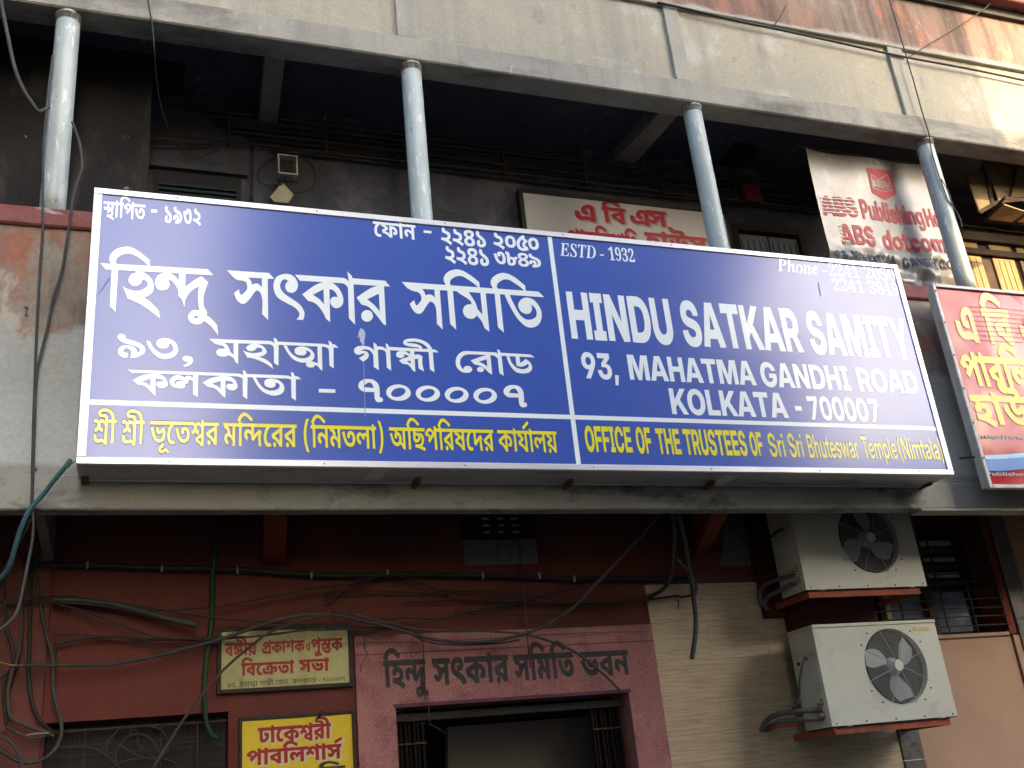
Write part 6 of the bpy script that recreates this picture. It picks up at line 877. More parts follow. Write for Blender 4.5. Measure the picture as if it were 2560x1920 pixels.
# inside the doorway
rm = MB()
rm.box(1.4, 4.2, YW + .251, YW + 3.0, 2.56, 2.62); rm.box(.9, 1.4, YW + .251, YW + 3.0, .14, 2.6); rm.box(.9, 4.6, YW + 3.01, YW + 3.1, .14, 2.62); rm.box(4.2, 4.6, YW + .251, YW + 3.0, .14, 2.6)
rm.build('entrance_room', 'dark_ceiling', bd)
a_, b_2, c_2 = P(1119, 1817, 3.6), P(1497, 1794, 3.6), P(1092, 1920, 3.6)
MB().slab([(a_[0], 3.6, a_[2]), (a_[0] + 2.6, 3.6, a_[2]), (a_[0] + 2.6, 3.6, .1), (a_[0] - .15, 3.6, .1)], .1).build('partition', 'inner_plaster', bd)
MB().slab([(a_[0] - .16, 3.55, a_[2] + .02), (a_[0] + 2.6, 3.55, a_[2] + .02), (a_[0] + 2.6, 4.4, a_[2] + .03), (a_[0] - .16, 4.4, a_[2] + .03)], .04).build('partition_top', 'dark_ceiling', bd)

# --- marble cladding slab by slab, with fine joints
mc = MB().box(3.885, 6.0, YW - .012, YW - .002, .14, 2.56).box(3.885, 4.925, YW - .012, YW - .002, 2.56, 3.17).box(4.925, 5.13, YW - .012, YW - .002, 2.56, 2.86).build('stone_cladding', 'strip_cement', bd)
def slabs(x0, x1, z0, z1, parent, mat, w=.91, h=.305, limit=None):
    zt_ = z1; r = 0
    while zt_ > z0 + .01:
        zb = max(z0, zt_ - h); off = (r % 2) * w * .45; x = x0 - off
        while x < x1 - .005:
            a, b = max(x, x0), min(x + w, x1)
            if b - a > .02 and (limit is None or limit((a + b) / 2, (zb + zt_) / 2)):
                d = random.uniform(0, .0012)
                o = box('stone_slab', a + .0007, b - .0007, YW - .026 - d, YW - .0125, zb + .0007, zt_ - .0007, mat, parent)
            x += w
        zt_ -= h; r += 1
slabs(3.885, 4.925, 2.56, 3.17, mc, 'travertine')
slabs(4.925, 5.13, 2.56, 2.86, mc, 'travertine', h=.30)
slabs(3.885, 6.0, .9, 2.56, mc, 'travertine')
mr = box('stone_cladding', 7.765, 12, YW - .012, YW - .002, .14, ZG - .01, 'strip_cement', bd)
slabs(7.765, 9.2, 2.2, ZG - .01, mr, 'travertine_dark')
for k, (z0, z1) in enumerate(((1.0, 1.66), (1.664, 2.33))):
    box('granite_slab', 6.003, 6.215, YW - .04, YW - .002, z0, z1, 'granite', bd, .003)
zz = .9
while zz < 3.7:
    z1 = min(zz + .62, 3.75)
    box('granite_slab', 7.575, 7.762, YW - .045, YW - .002, zz, z1 - .004, 'granite', bd, .003)
    zz += .62
box('peach_render', 6.217, 7.50, YW - .006, YW - .001, .14, 2.615, 'peach_wall', bd)
box('peach_render_edge', 7.502, 7.572, YW - .03, YW - .001, .14, 2.62, 'peach_wall', bd)
MB().slab([P(1815, 1290, YW - .004), P(1862, 1290, YW - .004), P(1878, 1415, YW - .004), P(1800, 1415, YW - .004)], .003).build('cement_patch', 'patch_cement', bd)
box('skirting_band', 3.9, 4.92, YW - .03, YW - .002, 3.172, 3.235, 'maroon_pillar', bd)
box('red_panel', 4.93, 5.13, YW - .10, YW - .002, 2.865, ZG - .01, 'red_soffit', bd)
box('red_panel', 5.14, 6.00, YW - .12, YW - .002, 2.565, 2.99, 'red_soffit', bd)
# ventilator above the door
x0, x1 = P(1156, 1350, YW)[0], P(1338, 1350, YW)[0]
z0, z1 = P(1250, 1413, YW)[2], P(1250, 1350, YW)[2]
box('ventilator_panel', x0, x1, YW - .02, YW - .002, z0, z1, 'patch_cement', bd, .003)
vg = box('ventilator_grille', x0, x1, YW - .012, YW - .002, z1 + .002, ZG - .02, 'window_void', bd)
for k in range(6):
    box('bar', x0 + (x1 - x0) * k / 5 - .012, x0 + (x1 - x0) * k / 5 + .012, YW - .03, YW - .013, z1 + .003, ZG - .02, 'red_soffit', vg)
for r in range(4):
    zc = z1 + .05 + r * .055
    for k in range(2, 5):
        xa = x0 + (x1 - x0) * (k - .35) / 5 - .03
        box('louvre', xa, xa + .055, YW - .026, YW - .014, zc, zc + .014, 'box_ivory', vg)

# --- right ground-floor window with its bars
rw = thing('barred_window', (6.75, YW, 2.66), 'ground floor window with rusty horizontal bars beside the outdoor units', 'window')
box('sill', 6.0, 7.47, YW - .03, YW + .14, 2.622, 2.655, 'peach_wall', rw, .004)
box('frame', 7.475, 7.565, YW - .03, YW + .10, 2.63, 3.775, 'red_bracket', rw, .004)
box('frame', 6.22, 6.27, YW + .02, YW + .10, 2.66, 3.70, 'card', rw)
box('head', 6.03, 7.47, YW - .02, YW + .10, 3.70, 3.775, 'red_soffit', rw)
xm1 = P(2325, 1520, YW + .12)[0]
box('mullion', xm1 - .05, xm1 + .03, YW + .08, YW + .14, 2.66, 3.70, 'dark_wood', rw)
xr = P(2415, 1500, YW + .14)[0]
box('glass', 6.3, xm1 - .06, YW + .15, YW + .16, 2.70, 3.06, 'window_glass_pale', rw)
box('glass', xm1 + .04, xr, YW + .15, YW + .16, 2.70, 3.06, 'window_glass_pale', rw)
for k in range(6):
    box('louvre', xm1 + .04, xr, YW + .14, YW + .165, 3.12 + k * .075, 3.165 + k * .075, 'shutter_grey' if k % 2 else 'dark_wood', rw)
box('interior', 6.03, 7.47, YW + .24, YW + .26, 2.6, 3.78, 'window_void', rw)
for k in range(13):
    z = 2.72 + k * .078
    MB().tube([(6.04, YW - .045, z), (7.50, YW - .045, z + random.uniform(-.004, .004))], .0065, 6).build('bar', 'grille_iron', rw)
for x in (6.32, 6.78, 7.10, 7.45):
    MB().tube([(x, YW - .055, 2.66), (x, YW - .055, 3.75)], .009, 6).build('upright', 'grille_iron', rw)

# --- left ground-floor window: wire mesh and wrought scrolls
lw = thing('grilled_window', (.07, YW, .9), 'dark ground floor window with wire mesh and wrought iron scrolls', 'window')
box('interior', -.5, .635, YW + .22, YW + .24, .9, 2.41, 'window_void', lw)
box('rail', -.49, .63, YW + .085, YW + .10, 2.345, 2.36, 'grille_iron', lw)
for k in range(48):
    x = -.48 + k * .0232
    MB().box(x, x + .0022, YW + .10, YW + .1025, 1.3, 2.34).build('mesh_wire', 'grille_iron', lw)
for k in range(16):
    z = 2.26 - k * .062
    MB().box(-.49, .63, YW + .103, YW + .1055, z, z + (.005 if k % 2 else .0025)).build('mesh_wire', 'grille_iron', lw)
for x in (-.26, .21, .44):
    MB().tube([(x, YW + .09, 1.3), (x, YW + .09, 2.35)], .006, 6).build('upright', 'grille_iron', lw)
def scroll(pts, r=.007):
    w = spline([P(*p, YW + .075) for p in pts], 6)
    MB().tube(w, r, 6).build('scroll', 'grille_iron', lw, smooth=True)
scroll([(140, 1872), (200, 1868), (240, 1874), (285, 1905), (310, 1940)])
scroll([(267, 1880), (270, 1855), (290, 1830), (300, 1815)])
scroll([(290, 1905), (290, 1880), (300, 1862), (320, 1842), (350, 1836), (378, 1850), (395, 1875), (398, 1895)])
scroll([(375, 1816), (395, 1822), (410, 1835), (420, 1855)])
scroll([(300, 1863), (325, 1880), (360, 1895), (400, 1900)])
scroll([(270, 1925), (300, 1908), (340, 1898), (400, 1897), (440, 1908)])
scroll([(405, 1890), (430, 1868), (460, 1857), (490, 1855)])
scroll([(328, 1835), (327, 1827), (335, 1824), (342, 1833), (345, 1855), (348, 1870)], .004)
scroll([(345, 1860), (370, 1885), (395, 1898)], .004)

# --- folded collapsible gate at both sides of the doorway
for nm, xa, xb, lab in (('collapsible_gate', 1.80, 2.02, 'folded steel gate packed against the left jamb of the doorway'), ('collapsible_gate', 3.32, 3.58, 'folded steel gate packed against the right jamb of the doorway')):
    g = thing(nm, ((xa + xb) / 2, YW + .12, .14), lab, 'gate', 'halves of the folded doorway gate')
    n_ = 7
    for k in range(n_):
        x = xa + (xb - xa) * k / n_
        box('channel', x, x + .018, YW + .08 + (k % 2) * .02, YW + .12 + (k % 2) * .02, .16, zL - .10, 'steel_gate', g)
    for z in (.6, 1.2, 1.8, 2.1):
        box('cross_link', xa, xb, YW + .072, YW + .079, z, z + .012, 'grille_iron', g)
tag(box('gate_track', 1.78, 3.59, YW + .06, YW + .16, zL - .09, zL - .04, 'frame_dark_wood'), 'dark steel track under the head of the doorway', 'track')

# ================================================================== the big blue sign
sg = thing('shop_sign', (2.78, 0.0, 3.64), 'large blue box sign with white Bengali and English lettering on the balcony front', 'sign')
SX0, SX1, SZ0, SZ1 = -.335, 5.892, 3.640, 5.480
box('casing', SX0 + .004, SX1 - .004, .030, .300, SZ0 + .004, SZ1 - .004, 'box_metal', sg)
fr = .042
def sheet(name, x0, x1, z0, z1, y, mat, parent, label=None):
    o = MB().quad((x0, y, z0), (x1, y, z0), (x1, y, z1), (x0, y, z1)).build(name, mat, parent, label=label)
    return o
box('face_panel', SX0 + .03, SX1 - .03, .010, .029, SZ0 + .03, SZ1 - .03, 'sign_blue', sg)
box('frame_rail', SX0, SX1, .0, .034, SZ1 - fr, SZ1, 'aluminium', sg, .003)
box('frame_rail', SX0, SX1, .0, .034, SZ0, SZ0 + fr, 'aluminium', sg, .003)
box('frame_rail', SX0, SX0 + .05, .0, .034, SZ0 + fr + .001, SZ1 - fr - .001, 'aluminium', sg, .003)
box('frame_rail', SX1 - .05, SX1, .0, .034, SZ0 + fr + .001, SZ1 - fr - .001, 'aluminium', sg, .003)
FY = .010
zline = P(700, 1020, FY)[2]
xline = P(1408, 860, FY)[0]
sheet('printed_line', SX0 + .05, SX1 - .05, zline - .016, zline + .016, FY - .0012, 'vinyl_white', sg)
sheet('printed_line', xline - .017, xline + .017, zline + .0165, SZ1 - fr, FY - .0012, 'vinyl_white', sg)
sheet('printed_line', xline - .017, xline + .017, SZ0 + fr, zline - .0165, FY - .0012, 'vinyl_white', sg)

def draw(parts, mat, label):
    sol, hol = [], []
    for a in parts:
        s_, h_ = trace(*a[0], **a[1]) if isinstance(a[0], tuple) and isinstance(a[1], dict) else trace(*a)
        sol += s_; hol += h_
    # the traced outlines lie on the front plane; move them to the panel face as seen from the street
    k_ = (FY + 6.0) / 6.0
    f = lambda p: (p[0] * k_, 1.6 + (p[1] - 1.6) * k_)
    ov, T = fill([[f(p) for p in q] for q in sol], [[f(p) for p in q] for q in hol])
    flat_mesh('lettering', ov, T, lambda x, z: (x, FY - .0024, z), mat, sg, label)
VA = (240, 600, 6.9125)
A_ = """P 75,402c 1928,507c 2027,612c 168,511c
P 238,1140c 272,500c 255,412c 228,340 245,265 300,195 390,143 520,117 640,140 770,220 928,352c 924,452c 905,450c 810,360 700,285 620,250 540,238 450,258 380,305 348,350 350,415c 383,525c 338,1245c
P 665,530c 795,540c 900,610 970,690 1000,790 985,880 940,940 835,997c 960,1090 1085,1225c 1112,1365c 930,1225 750,1105 550,1015c 455,795c 560,855 690,882 800,860 880,805 895,755 870,710 805,683c 780,745 720,790 650,800 590,765 560,705 575,640 620,590 695,562c
P 1430,702c 1370,630 1300,585 1205,568 1110,590 1045,650 1018,730 1035,810 1080,860 1150,875 1225,860 1265,810 1270,750 1248,685c 1320,720 1380,795 1423,885c 1423,965c 1482,1030c 1528,1162c 1537,1050c 1600,940 1680,860 1775,803c 1762,950 1765,1070 1785,1218c 1700,1212 1640,1235 1600,1285 1588,1335 1605,1395 1650,1440 1730,1463 1810,1450 1872,1402c 1990,1500 2113,1647c 2092,1475c 2000,1370 1915,1303c 1910,1235 1862,1150c 1858,1000 1885,880 1940,735c 1825,628c 1700,695 1543,808c 1550,570c 1435,565c
H 1697,1330 1730,1318 1782,1328c 1740,1350 1705,1350"""
VB = (560, 640, 5.2667)
B_ = """P 40,190c 590,225c 662,303c 575,303c 580,845c 500,765c 507,640 500,560 480,490 440,458 400,480 360,540 300,610 250,633 200,615 155,560 132,488c 197,440c 205,490 230,517c 280,470 305,430 300,370 270,335 170,315 118,278c
H 320,286c 498,296c 498,415c 460,375 420,362 370,380c 352,325
P 855,337c 800,308 760,330 738,390 755,450 810,510 900,570 985,630 1035,690 1060,760 1042,845c 955,840c 990,790 985,740 930,680 830,625 720,560 670,490 650,400 665,320 710,265 800,238 880,248 940,295 972,370 965,430 930,475 885,488 835,470 808,425 808,380 828,345
P 932,248c 1560,288c 1610,305 1648,350c 1700,380c 1640,455c 1622,405 1580,368 1530,360c 1000,328c
P 1620,203c 1680,262c 1697,310c 1705,380c 1725,907c 1645,822c 1632,450c 1645,345c
P 1655,292c 2120,327c 2187,405c 1690,375c
P 1312,345c 1200,385 1030,507c 1105,592c 1200,625 1280,710 1345,830c 1397,875c 1385,340c
H 1170,512c 1310,440c 1315,640c 1255,570
P 1375,340c 1450,370 1520,440 1565,540 1568,610 1545,660 1485,690 1430,670 1400,620 1405,570 1440,540 1498,545c 1470,485 1430,450 1380,436c
P 2040,390c 1920,430 1745,548c 1810,645c 1900,670 1980,750 2100,900c 2133,918c 2105,390c
H 1885,572c 2038,497c 2050,730c 1975,645
O 1883,790,77,77,0"""
VC = (1000, 660, 5.978)
C_ = """P 22,268c 2068,415c 2155,500c 105,358c
P 95,355c 180,400 270,425 310,470 320,525 300,570 245,627c 225,590 210,540c 145,597c 180,670 225,725 280,747 330,725 375,660 430,580 460,565 510,600 540,690 550,895c 637,982c 590,350c 120,310c
H 328,375c 512,385c 522,512c 490,475 435,457 382,473c 362,420
P 748,897c 705,400c 682,320c 650,240 665,175 715,120 790,90 850,82 930,100 1020,150 1100,205 1182,275c 1190,354c 1170,352c 1090,285 1000,225 940,190 880,180 810,200 760,240 745,280 757,325c 788,400c 840,987c
P 840,400c 1020,415c 1090,520 1130,590 1160,680c 1230,757c 1200,430c 1278,430c 1335,1015c 1262,962c 1220,860 1145,770c 1110,810 1055,822 990,800 950,750 940,700 955,645 1000,610 1070,603c 1055,560 1010,520 930,470 870,430
P 1462,945c 1412,450c 1387,370c 1355,295 1365,230 1410,180 1480,145 1545,135 1630,155 1720,205 1790,260 1868,325c 1876,405c 1860,403c 1780,335 1690,275 1640,245 1570,232 1505,255 1460,295 1445,335 1462,375c 1490,450c 1552,1029c
P 1560,450c 1635,460c 1680,560 1740,680 1800,770 1870,825 1940,835 2010,810 2040,760 2035,700 2005,645 1955,608c 1970,660 1960,710 1925,745 1870,745 1810,715 1770,650 1770,590 1810,530 1870,505 1930,510 2000,540 2070,620 2110,710 2115,800 2090,880 2040,930 1970,953 1890,940 1800,870 1720,770 1640,630 1590,530"""
VD = (280, 820, 7.3733)
D_ = """P 240,195c 380,235 500,275 580,335 615,410 600,460 540,505 450,545 335,553c 350,500 355,440 330,400 270,375 225,400 207,440 225,455 262,455 295,485 290,530 260,550 210,548 150,515 110,460 120,390 170,340 240,322 320,325 400,345 450,395 468,455c 510,430 515,395 490,365 420,335 320,310 220,275 140,230 100,170 120,125 175,110 230,125 252,160
P 635,230c 715,258c 740,330 800,400 880,460 970,480 1060,465 1115,430 1128,390 1115,340 1090,305 1048,290c 1050,330 1020,365 960,382 880,370 825,320 820,270 850,220 920,195 990,190 1080,210 1160,260 1210,340 1218,420 1190,490 1120,545 1000,575 880,555 780,490 700,390 655,310
P 1318,690c 1380,660 1410,622c 1340,615 1300,580 1305,540 1350,517 1420,520 1475,550 1495,600 1475,650 1420,695 1338,722c"""
VE = (520, 820, 6.5059)
E_ = """P 15,178c 1000,213c 1050,228 1082,262c 1150,290c 1075,340c 1050,290 1000,268c 85,240c
P 60,215c 230,230c 300,270 340,330 360,390c 415,437c 412,235c 490,235c 490,589c 445,558c 420,500 390,475 330,445c 290,465 235,468 165,450 135,405 150,360 200,338 275,338c 255,305 210,285 130,265 90,240
P 720,258c 800,258c 880,290 930,335 955,385 940,420 890,455 830,470c 950,520 1035,590c 1060,667c 950,590 850,540 740,500 635,480c 570,365c 640,395 720,410 800,405 870,385 885,360 860,330 795,323c 770,355 720,378 665,375 625,345 625,310 660,280
P 1068,158c 1112,180c 1135,225c 1147,280c 1145,620c 1073,570c 1070,320c 1078,258c
P 1110,222c 1860,260c 1930,272 1972,292c 2040,320c 1968,380c 1950,335 1890,308c 1140,275c
P 1225,282c 1280,288c 1330,380 1400,450 1480,490 1560,495 1630,475 1665,435 1650,390 1585,365c 1600,400 1580,435 1530,448 1460,440 1415,405 1410,350 1450,315 1520,303 1600,315 1680,360 1730,430 1725,490 1690,535 1640,555 1600,565 1520,565 1440,540 1360,490 1290,400 1250,335
P 1610,560c 1640,548 1700,547 1785,577c 1780,300c 1850,300c 1860,697c 1820,670c 1790,630 1740,603c 1720,635 1680,645 1620,635 1592,600 1598,572
P 1958,203c 2005,235c 2022,268c 2040,320c 2042,660c 1975,612c 1965,350c 1970,290c
P 2000,263c 2060,270c 2122,322c 2030,320c
P 1803,988c 2068,1000c 2068,1060c 1803,1052c"""
VF = (870, 820, 9.2167)
F_ = """P 600,525c 580,335c 655,378c 667,430c 685,500c 708,977c 592,900c 582,630c 540,560 480,510 400,495 330,505 290,528c 370,530 440,555 480,620 465,680 420,730 348,779c 245,698c 340,640 385,592c 330,590 290,610 230,620 170,595 138,540 150,480 210,430 300,415 400,420 500,445 560,485
P 650,430c 720,428 800,440 872,487c 880,595c 850,540 800,510 740,498 680,500c
P 862,352c 920,385c 945,440c 968,510c 995,992c 893,915c 872,560c 882,480c
P 935,438c 2005,498c 2092,568c 1600,545c 960,515c
P 1105,610 1130,560 1180,535 1250,532 1330,545 1425,612c 1420,495c 1525,495c 1525,628c 1580,615 1650,620 1715,660c 1710,750 1715,850 1752,1003c 1640,945 1622,920c 1615,800 1610,710c 1535,722c 1550,1017c 1480,975c 1440,905 1380,850 1300,835 1240,822c 1170,750c 1280,700 1405,662c 1350,625 1280,612c 1300,640 1270,680 1210,697 1150,680 1115,650
H 1350,780c 1435,750c 1445,838c 1402,803
P 1945,510c 1900,420 1820,340 1700,280 1600,255 1480,245 1350,260 1280,300 1270,350 1310,395 1400,425 1500,440 1600,450 1640,465c 1630,490c 1717,492c 1700,440 1650,400 1580,375 1480,355 1390,352 1345,340c 1390,325 1480,318 1580,325 1700,360 1790,420 1852,500c
P 1850,490c 1945,490c 1990,1027c 1885,955c"""
VG = (1120, 850, 9.6174)
G_ = """P 1090,298c 440,268c 350,280 250,345 195,440 182,540 200,640 270,730 360,780 450,792 530,780 575,735 575,690 530,640 460,625 400,645 375,690 395,722c 330,670 290,580 295,480 350,400 430,360 520,347c 1040,370c 1110,385 1192,445c 1250,380c 1195,340c 1150,305
P 920,362c 800,400 540,495c 640,595c 760,620 880,690 980,790 1062,834c 1015,360c
H 740,525c 928,465c 942,645c 862,582
O 778,713,85,62,0.1
P 1175,218c 1235,250c 1267,310c 1285,385c 1335,864c 1230,795c 1192,440c 1197,335c
P 1240,308c 1985,350c 2082,424c 1260,382c
P 1405,385c 1475,400c 1510,510 1570,600 1650,670 1770,705 1860,695 1920,660 1938,610 1920,575c 1850,620 1760,647 1680,630 1640,590 1620,395c 1715,400c 1733,550c 1790,520 1860,460c 1930,500 1985,560 2018,640 2010,720 1950,780 1860,805 1760,805 1650,780 1560,710 1480,600 1425,480"""
VH = (300, 910, 4.6083)
H_ka = """P 355,115c 250,135 145,190c 205,238c 280,255 340,305 378,345c 407,364c 410,115c
H 250,202c 352,170c 352,262c 312,228
P 404,115c 470,125 520,160 545,210 545,250 515,275 480,280 435,265 418,235 430,210 465,203 500,207c 480,180 405,165c"""
H_ = """P 90,67c 1350,111c 1400,121 1427,148c 1470,170c 1416,225c 1410,170 1360,145c 138,103c
P 842,105c 900,120c 895,380c 840,348c
P 745,157c 765,142 800,138 845,160c 842,205c 825,185 800,182 785,195 785,222c 752,230c 750,260 720,282 670,280 610,265 575,225 577,180 620,140 670,132 710,140
H 645,240c 628,222 630,200 660,182 700,185 730,205c 700,198 665,200 648,220
P 1415,70c 1445,85c 1462,125c 1468,170c 1466,407c 1415,375c 1412,200c 1419,140c
P 1440,115c 1900,132c 1950,139 1987,160c 2030,180c 1976,225c 1965,180 1925,170c 1465,153c
P 1525,148c 1565,155c 1600,220 1650,275 1710,305 1760,308 1810,295 1838,265 1830,230 1790,215c 1792,245 1770,270 1720,275 1675,255 1660,220 1675,185 1720,170 1770,172 1830,190 1880,235 1893,280 1880,325 1840,355 1770,367 1700,350 1630,310 1570,235
P 1968,90c 2000,108c 2017,147c 2025,180c 2026,425c 1975,388c 1970,210c 1976,155c
P 2000,138c 2045,143c 2089,177c 2020,178c"""
VI = (780, 930, 3.95)
I_7 = """P 457,135 470,100 510,75 560,70 610,80 650,115 665,160 668,250c 690,255 700,275 695,292 665,300 635,292 618,260c 613,200c 570,198 510,195 470,170
H 512,150c 530,120 565,105 590,118 612,158c 560,155"""
I_ = """P 68,167c 230,172c 230,208c 67,203c
O 853,205,122,81,0.06
O 851,203,73,43,-0.28 h
O 1143,215,120,80,0.06
O 1141,214,71,43,-0.28 h
O 1428,227,118,79,0.06
O 1427,226,70,42,-0.28 h
O 1709,236,117,79,0.06
O 1708,235,69,42,-0.28 h"""
draw([(VA, A_)], 'vinyl_white', 'first word of the white Bengali title')
draw([(VB, B_)], 'vinyl_white', 'second word of the white Bengali title')
draw([(VC, C_)], 'vinyl_white', 'third word of the white Bengali title')
draw([(VD, D_), (VE, E_.rsplit('\n', 1)[0]), (VF, F_), (VG, G_)], 'vinyl_white', 'white Bengali street address')
sa, ha = trace(VH, H_); sb, hb = trace(VH, H_ka); sc_, hc = trace(VH, H_ka, dx=806, dy=26)
sd, hd = trace(VI, I_); se, he = trace(VI, I_7); sf, hf = trace(VI, I_7, dx=1433, dy=60, k=.957, cx=457, cy=70)
k_ = (FY + 6.0) / 6.0
f_ = lambda p: (p[0] * k_, 1.6 + (p[1] - 1.6) * k_)
ov, T = fill([[f_(p) for p in q] for q in sa + sb + sc_ + sd + se + sf], [[f_(p) for p in q] for q in ha + hb + hc + hd + he + hf])
flat_mesh('lettering', ov, T, lambda x, z: (x, FY - .0024, z), 'vinyl_white', sg, 'white Bengali city name and postal code')

def Z(view):
    ox, oy, s = view
    return lambda a, b: (ox + a / s, oy + b / s)
R5, R6, VK, VL = Z((850, 600, 2.458)), Z((1660, 600, 2.458)), Z((240, 480, 7.3733)), Z((900, 540, 4.6083))
VJ, VM, VN = Z((220, 1010, 5.2667)), Z((540, 1030, 5.0273)), Z((960, 1040, 4.9156))
W_, Y_ = 'vinyl_white', 'vinyl_yellow'
word('b', 'স্থ া ি প ত', VK(155, 0), VK(915, 240), VK(160, 172), VK(385, 480), FY, W_, sg, 'head')
MB().quad(*[tuple(P(*VK(*q), FY - .0012)) for q in ((1017, 378), (1130, 380), (1130, 325), (1017, 322))]).build('lettering', W_, sg)
word('b', '১ ৯ ৩ ২', VK(1265, 500), VK(1935, 600), VK(1300, 250), VK(1925, 635), FY, W_, sg)
word('b', 'ে ফ া ন', VL(147, 70), VL(637, 110), VL(150, 62), VL(483, 262), FY, W_, sg, 'head')
MB().quad(*[tuple(P(*VL(*q), FY - .0012)) for q in ((733, 193), (823, 201), (823, 172), (733, 165))]).build('lettering', W_, sg)
word('b', '২ ২ ৪ ১', VL(928, 200), VL(1448, 290), VL(1100, 145), VL(1200, 350), FY, W_, sg, track=-60)
word('b', '২ ০ ৫ ০', VL(1530, 250), VL(2058, 320), VL(1560, 188), VL(1670, 390), FY, W_, sg, track=-60)
word('b', '২ ২ ৪ ১', VL(975, 420), VL(1483, 500), VL(1140, 355), VL(1250, 568), FY, W_, sg, track=-60)
word('b', '৩ ৮ ৪ ৯', VL(1538, 430), VL(2085, 550), VL(1700, 408), VL(1890, 585), FY, W_, sg, track=-60)
ye = ('vinyl_dark_edge', 22, 0, 0)
for tx, l, r, h, s_ in (('শ্র ী', VJ(75, 200), VJ(378, 238), VJ(90, 200), VJ(325, 518)), ('শ্র ী', VJ(447, 212), VJ(752, 250), VJ(460, 213), VJ(705, 530)),
                        ('ভ ূ ে ত শ্ব র', VJ(822, 225), VJ(1725, 275), VJ(830, 223), VJ(1690, 540)),
                        ('ম ি ন্দ ে র র', VM(92, 135), VM(1015, 187), VM(95, 135), VM(325, 430)),
                        ('( ি ন ম ত ল া )', VM(1100, 200), VM(2097, 200), VM(1185, 163), VM(1240, 448)),
                        ('অ ি ছ প ি র ষ ে দ র', VN(60, 140), VN(1340, 195), VN(62, 138), VN(320, 412)),
                        ('ক া য র্ া ল \u09df', VN(1388, 173), VN(2117, 218), VN(1390, 173), VN(1640, 440))):
    word('y', tx, l, r, h, s_, FY, Y_, sg, 'head', edge=ye)
# English half
def en(t): return ' '.join(t.replace(' ', '_'))
for t, l, r, tp, bt, mt in (
    ('HINDU', R5(1397, 400), R5(2047, 560), R5(1395, 318), R5(1433, 605), W_),
    ('SATKAR', R6(97, 450), R6(862, 690), R6(340, 393), R6(375, 662), W_),
    ('SAMITY', R6(875, 520), R6(1500, 600), R6(1240, 468), R6(1275, 718), W_),
    ('93,', R5(1483, 750), R5(1716, 850), R5(1520, 692), R5(1520, 850), W_),
    ('MAHATMA', R5(1768, 760), R6(572, 895), R5(1770, 705), R5(1785, 858), W_),
    ('GANDHI', R6(598, 850), R6(1152, 920), R6(860, 765), R6(890, 913), W_),
    ('ROAD', R6(1190, 860), R6(1562, 900), R6(1190, 787), R6(1208, 928), W_),
    ('KOLKATA', R6(40, 1000), R6(770, 1095), R6(38, 912), R6(62, 1070), W_),
    ('-', R6(805, 1040), R6(846, 1040), R6(640, 935), R6(680, 1090), W_),
    ('700007', R6(873, 970), R6(1322, 1060), R6(1150, 972), R6(1150, 1112), W_)):
    word('l', ' '.join(t), l, r, tp, bt, FY, mt, sg, 'cap', bold=8 if t in ('HINDU', 'SATKAR', 'SAMITY') else 3)
for t, l, r, tp, bt in (
    ('OFFICE', R5(1503, 1200), R5(1799, 1290), R5(1600, 1145), R5(1600, 1303)),
    ('OF', R5(1815, 1200), R5(1920, 1290), R5(1880, 1152), R5(1900, 1313)),
    ('THE', R5(1940, 1200), R5(2098, 1290), R5(1960, 1158), R5(1990, 1316)),
    ('TRUSTEES', R6(116, 1200), R6(514, 1300), R6(120, 1162), R6(150, 1320)),
    ('OF', R6(525, 1240), R6(612, 1300), R6(600, 1182), R6(590, 1328)),
    ('Sri', R6(638, 1240), R6(747, 1300), R6(650, 1188), R6(720, 1332)),
    ('Sri', R6(760, 1240), R6(858, 1300), R6(770, 1190), R6(830, 1335)),
    ('Bhuteswar', R6(876, 1240), R6(1200, 1320), R6(880, 1195), R6(900, 1338)),
    ('Temple', R6(1208, 1240), R6(1436, 1320), R6(1210, 1205), R6(1240, 1342)),
    ('(Nimtala)', R6(1440, 1280), R6(1715, 1320), R6(1480, 1213), R6(1500, 1347))):
    word('n' if t[1].islower() or t[0] == '(' else 'l', ' '.join(t), l, r, tp, bt, FY, Y_, sg, 'cap', edge=ye)
bdg = lambda t: ' '.join(chr(0x1D7CE + int(c)) for c in t)
word('m', ' '.join(chr(0x1D468 + ord(c) - 65) for c in 'ESTD'), R5(1349, 60), R5(1574, 90), R5(1400, 20), R5(1400, 100), FY, W_, sg, 'cap')
MB().quad(*[tuple(P(*R5(*q), FY - .0012)) for q in ((1597, 95), (1622, 97), (1622, 90), (1597, 88))]).build('lettering', W_, sg)
word('m', bdg('1932'), R5(1652, 90), R5(1808, 100), R5(1735, 52), R5(1735, 130), FY, W_, sg, 'cap')
word('m', chr(0x1D468 + 15) + ' ' + ' '.join(chr(0x1D482 + ord(c) - 97) for c in 'hone'), R6(690, 150), R6(945, 190), R6(760, 118), R6(760, 196), FY, W_, sg, 'cap')
MB().quad(*[tuple(P(*R6(*q), FY - .0012)) for q in ((975, 193), (1003, 195), (1003, 188), (975, 186))]).build('lettering', W_, sg)
word('m', bdg('2241'), R6(1010, 180), R6(1199, 220), R6(1100, 150), R6(1100, 226), FY, W_, sg, 'cap')
word('m', bdg('2050'), R6(1233, 200), R6(1418, 220), R6(1320, 168), R6(1320, 245), FY, W_, sg, 'cap')
word('m', bdg('2241'), R6(1038, 280), R6(1224, 300), R6(1130, 245), R6(1130, 316), FY, W_, sg, 'cap')
word('m', bdg('3849'), R6(1260, 300), R6(1442, 320), R6(1350, 262), R6(1350, 335), FY, W_, sg, 'cap')
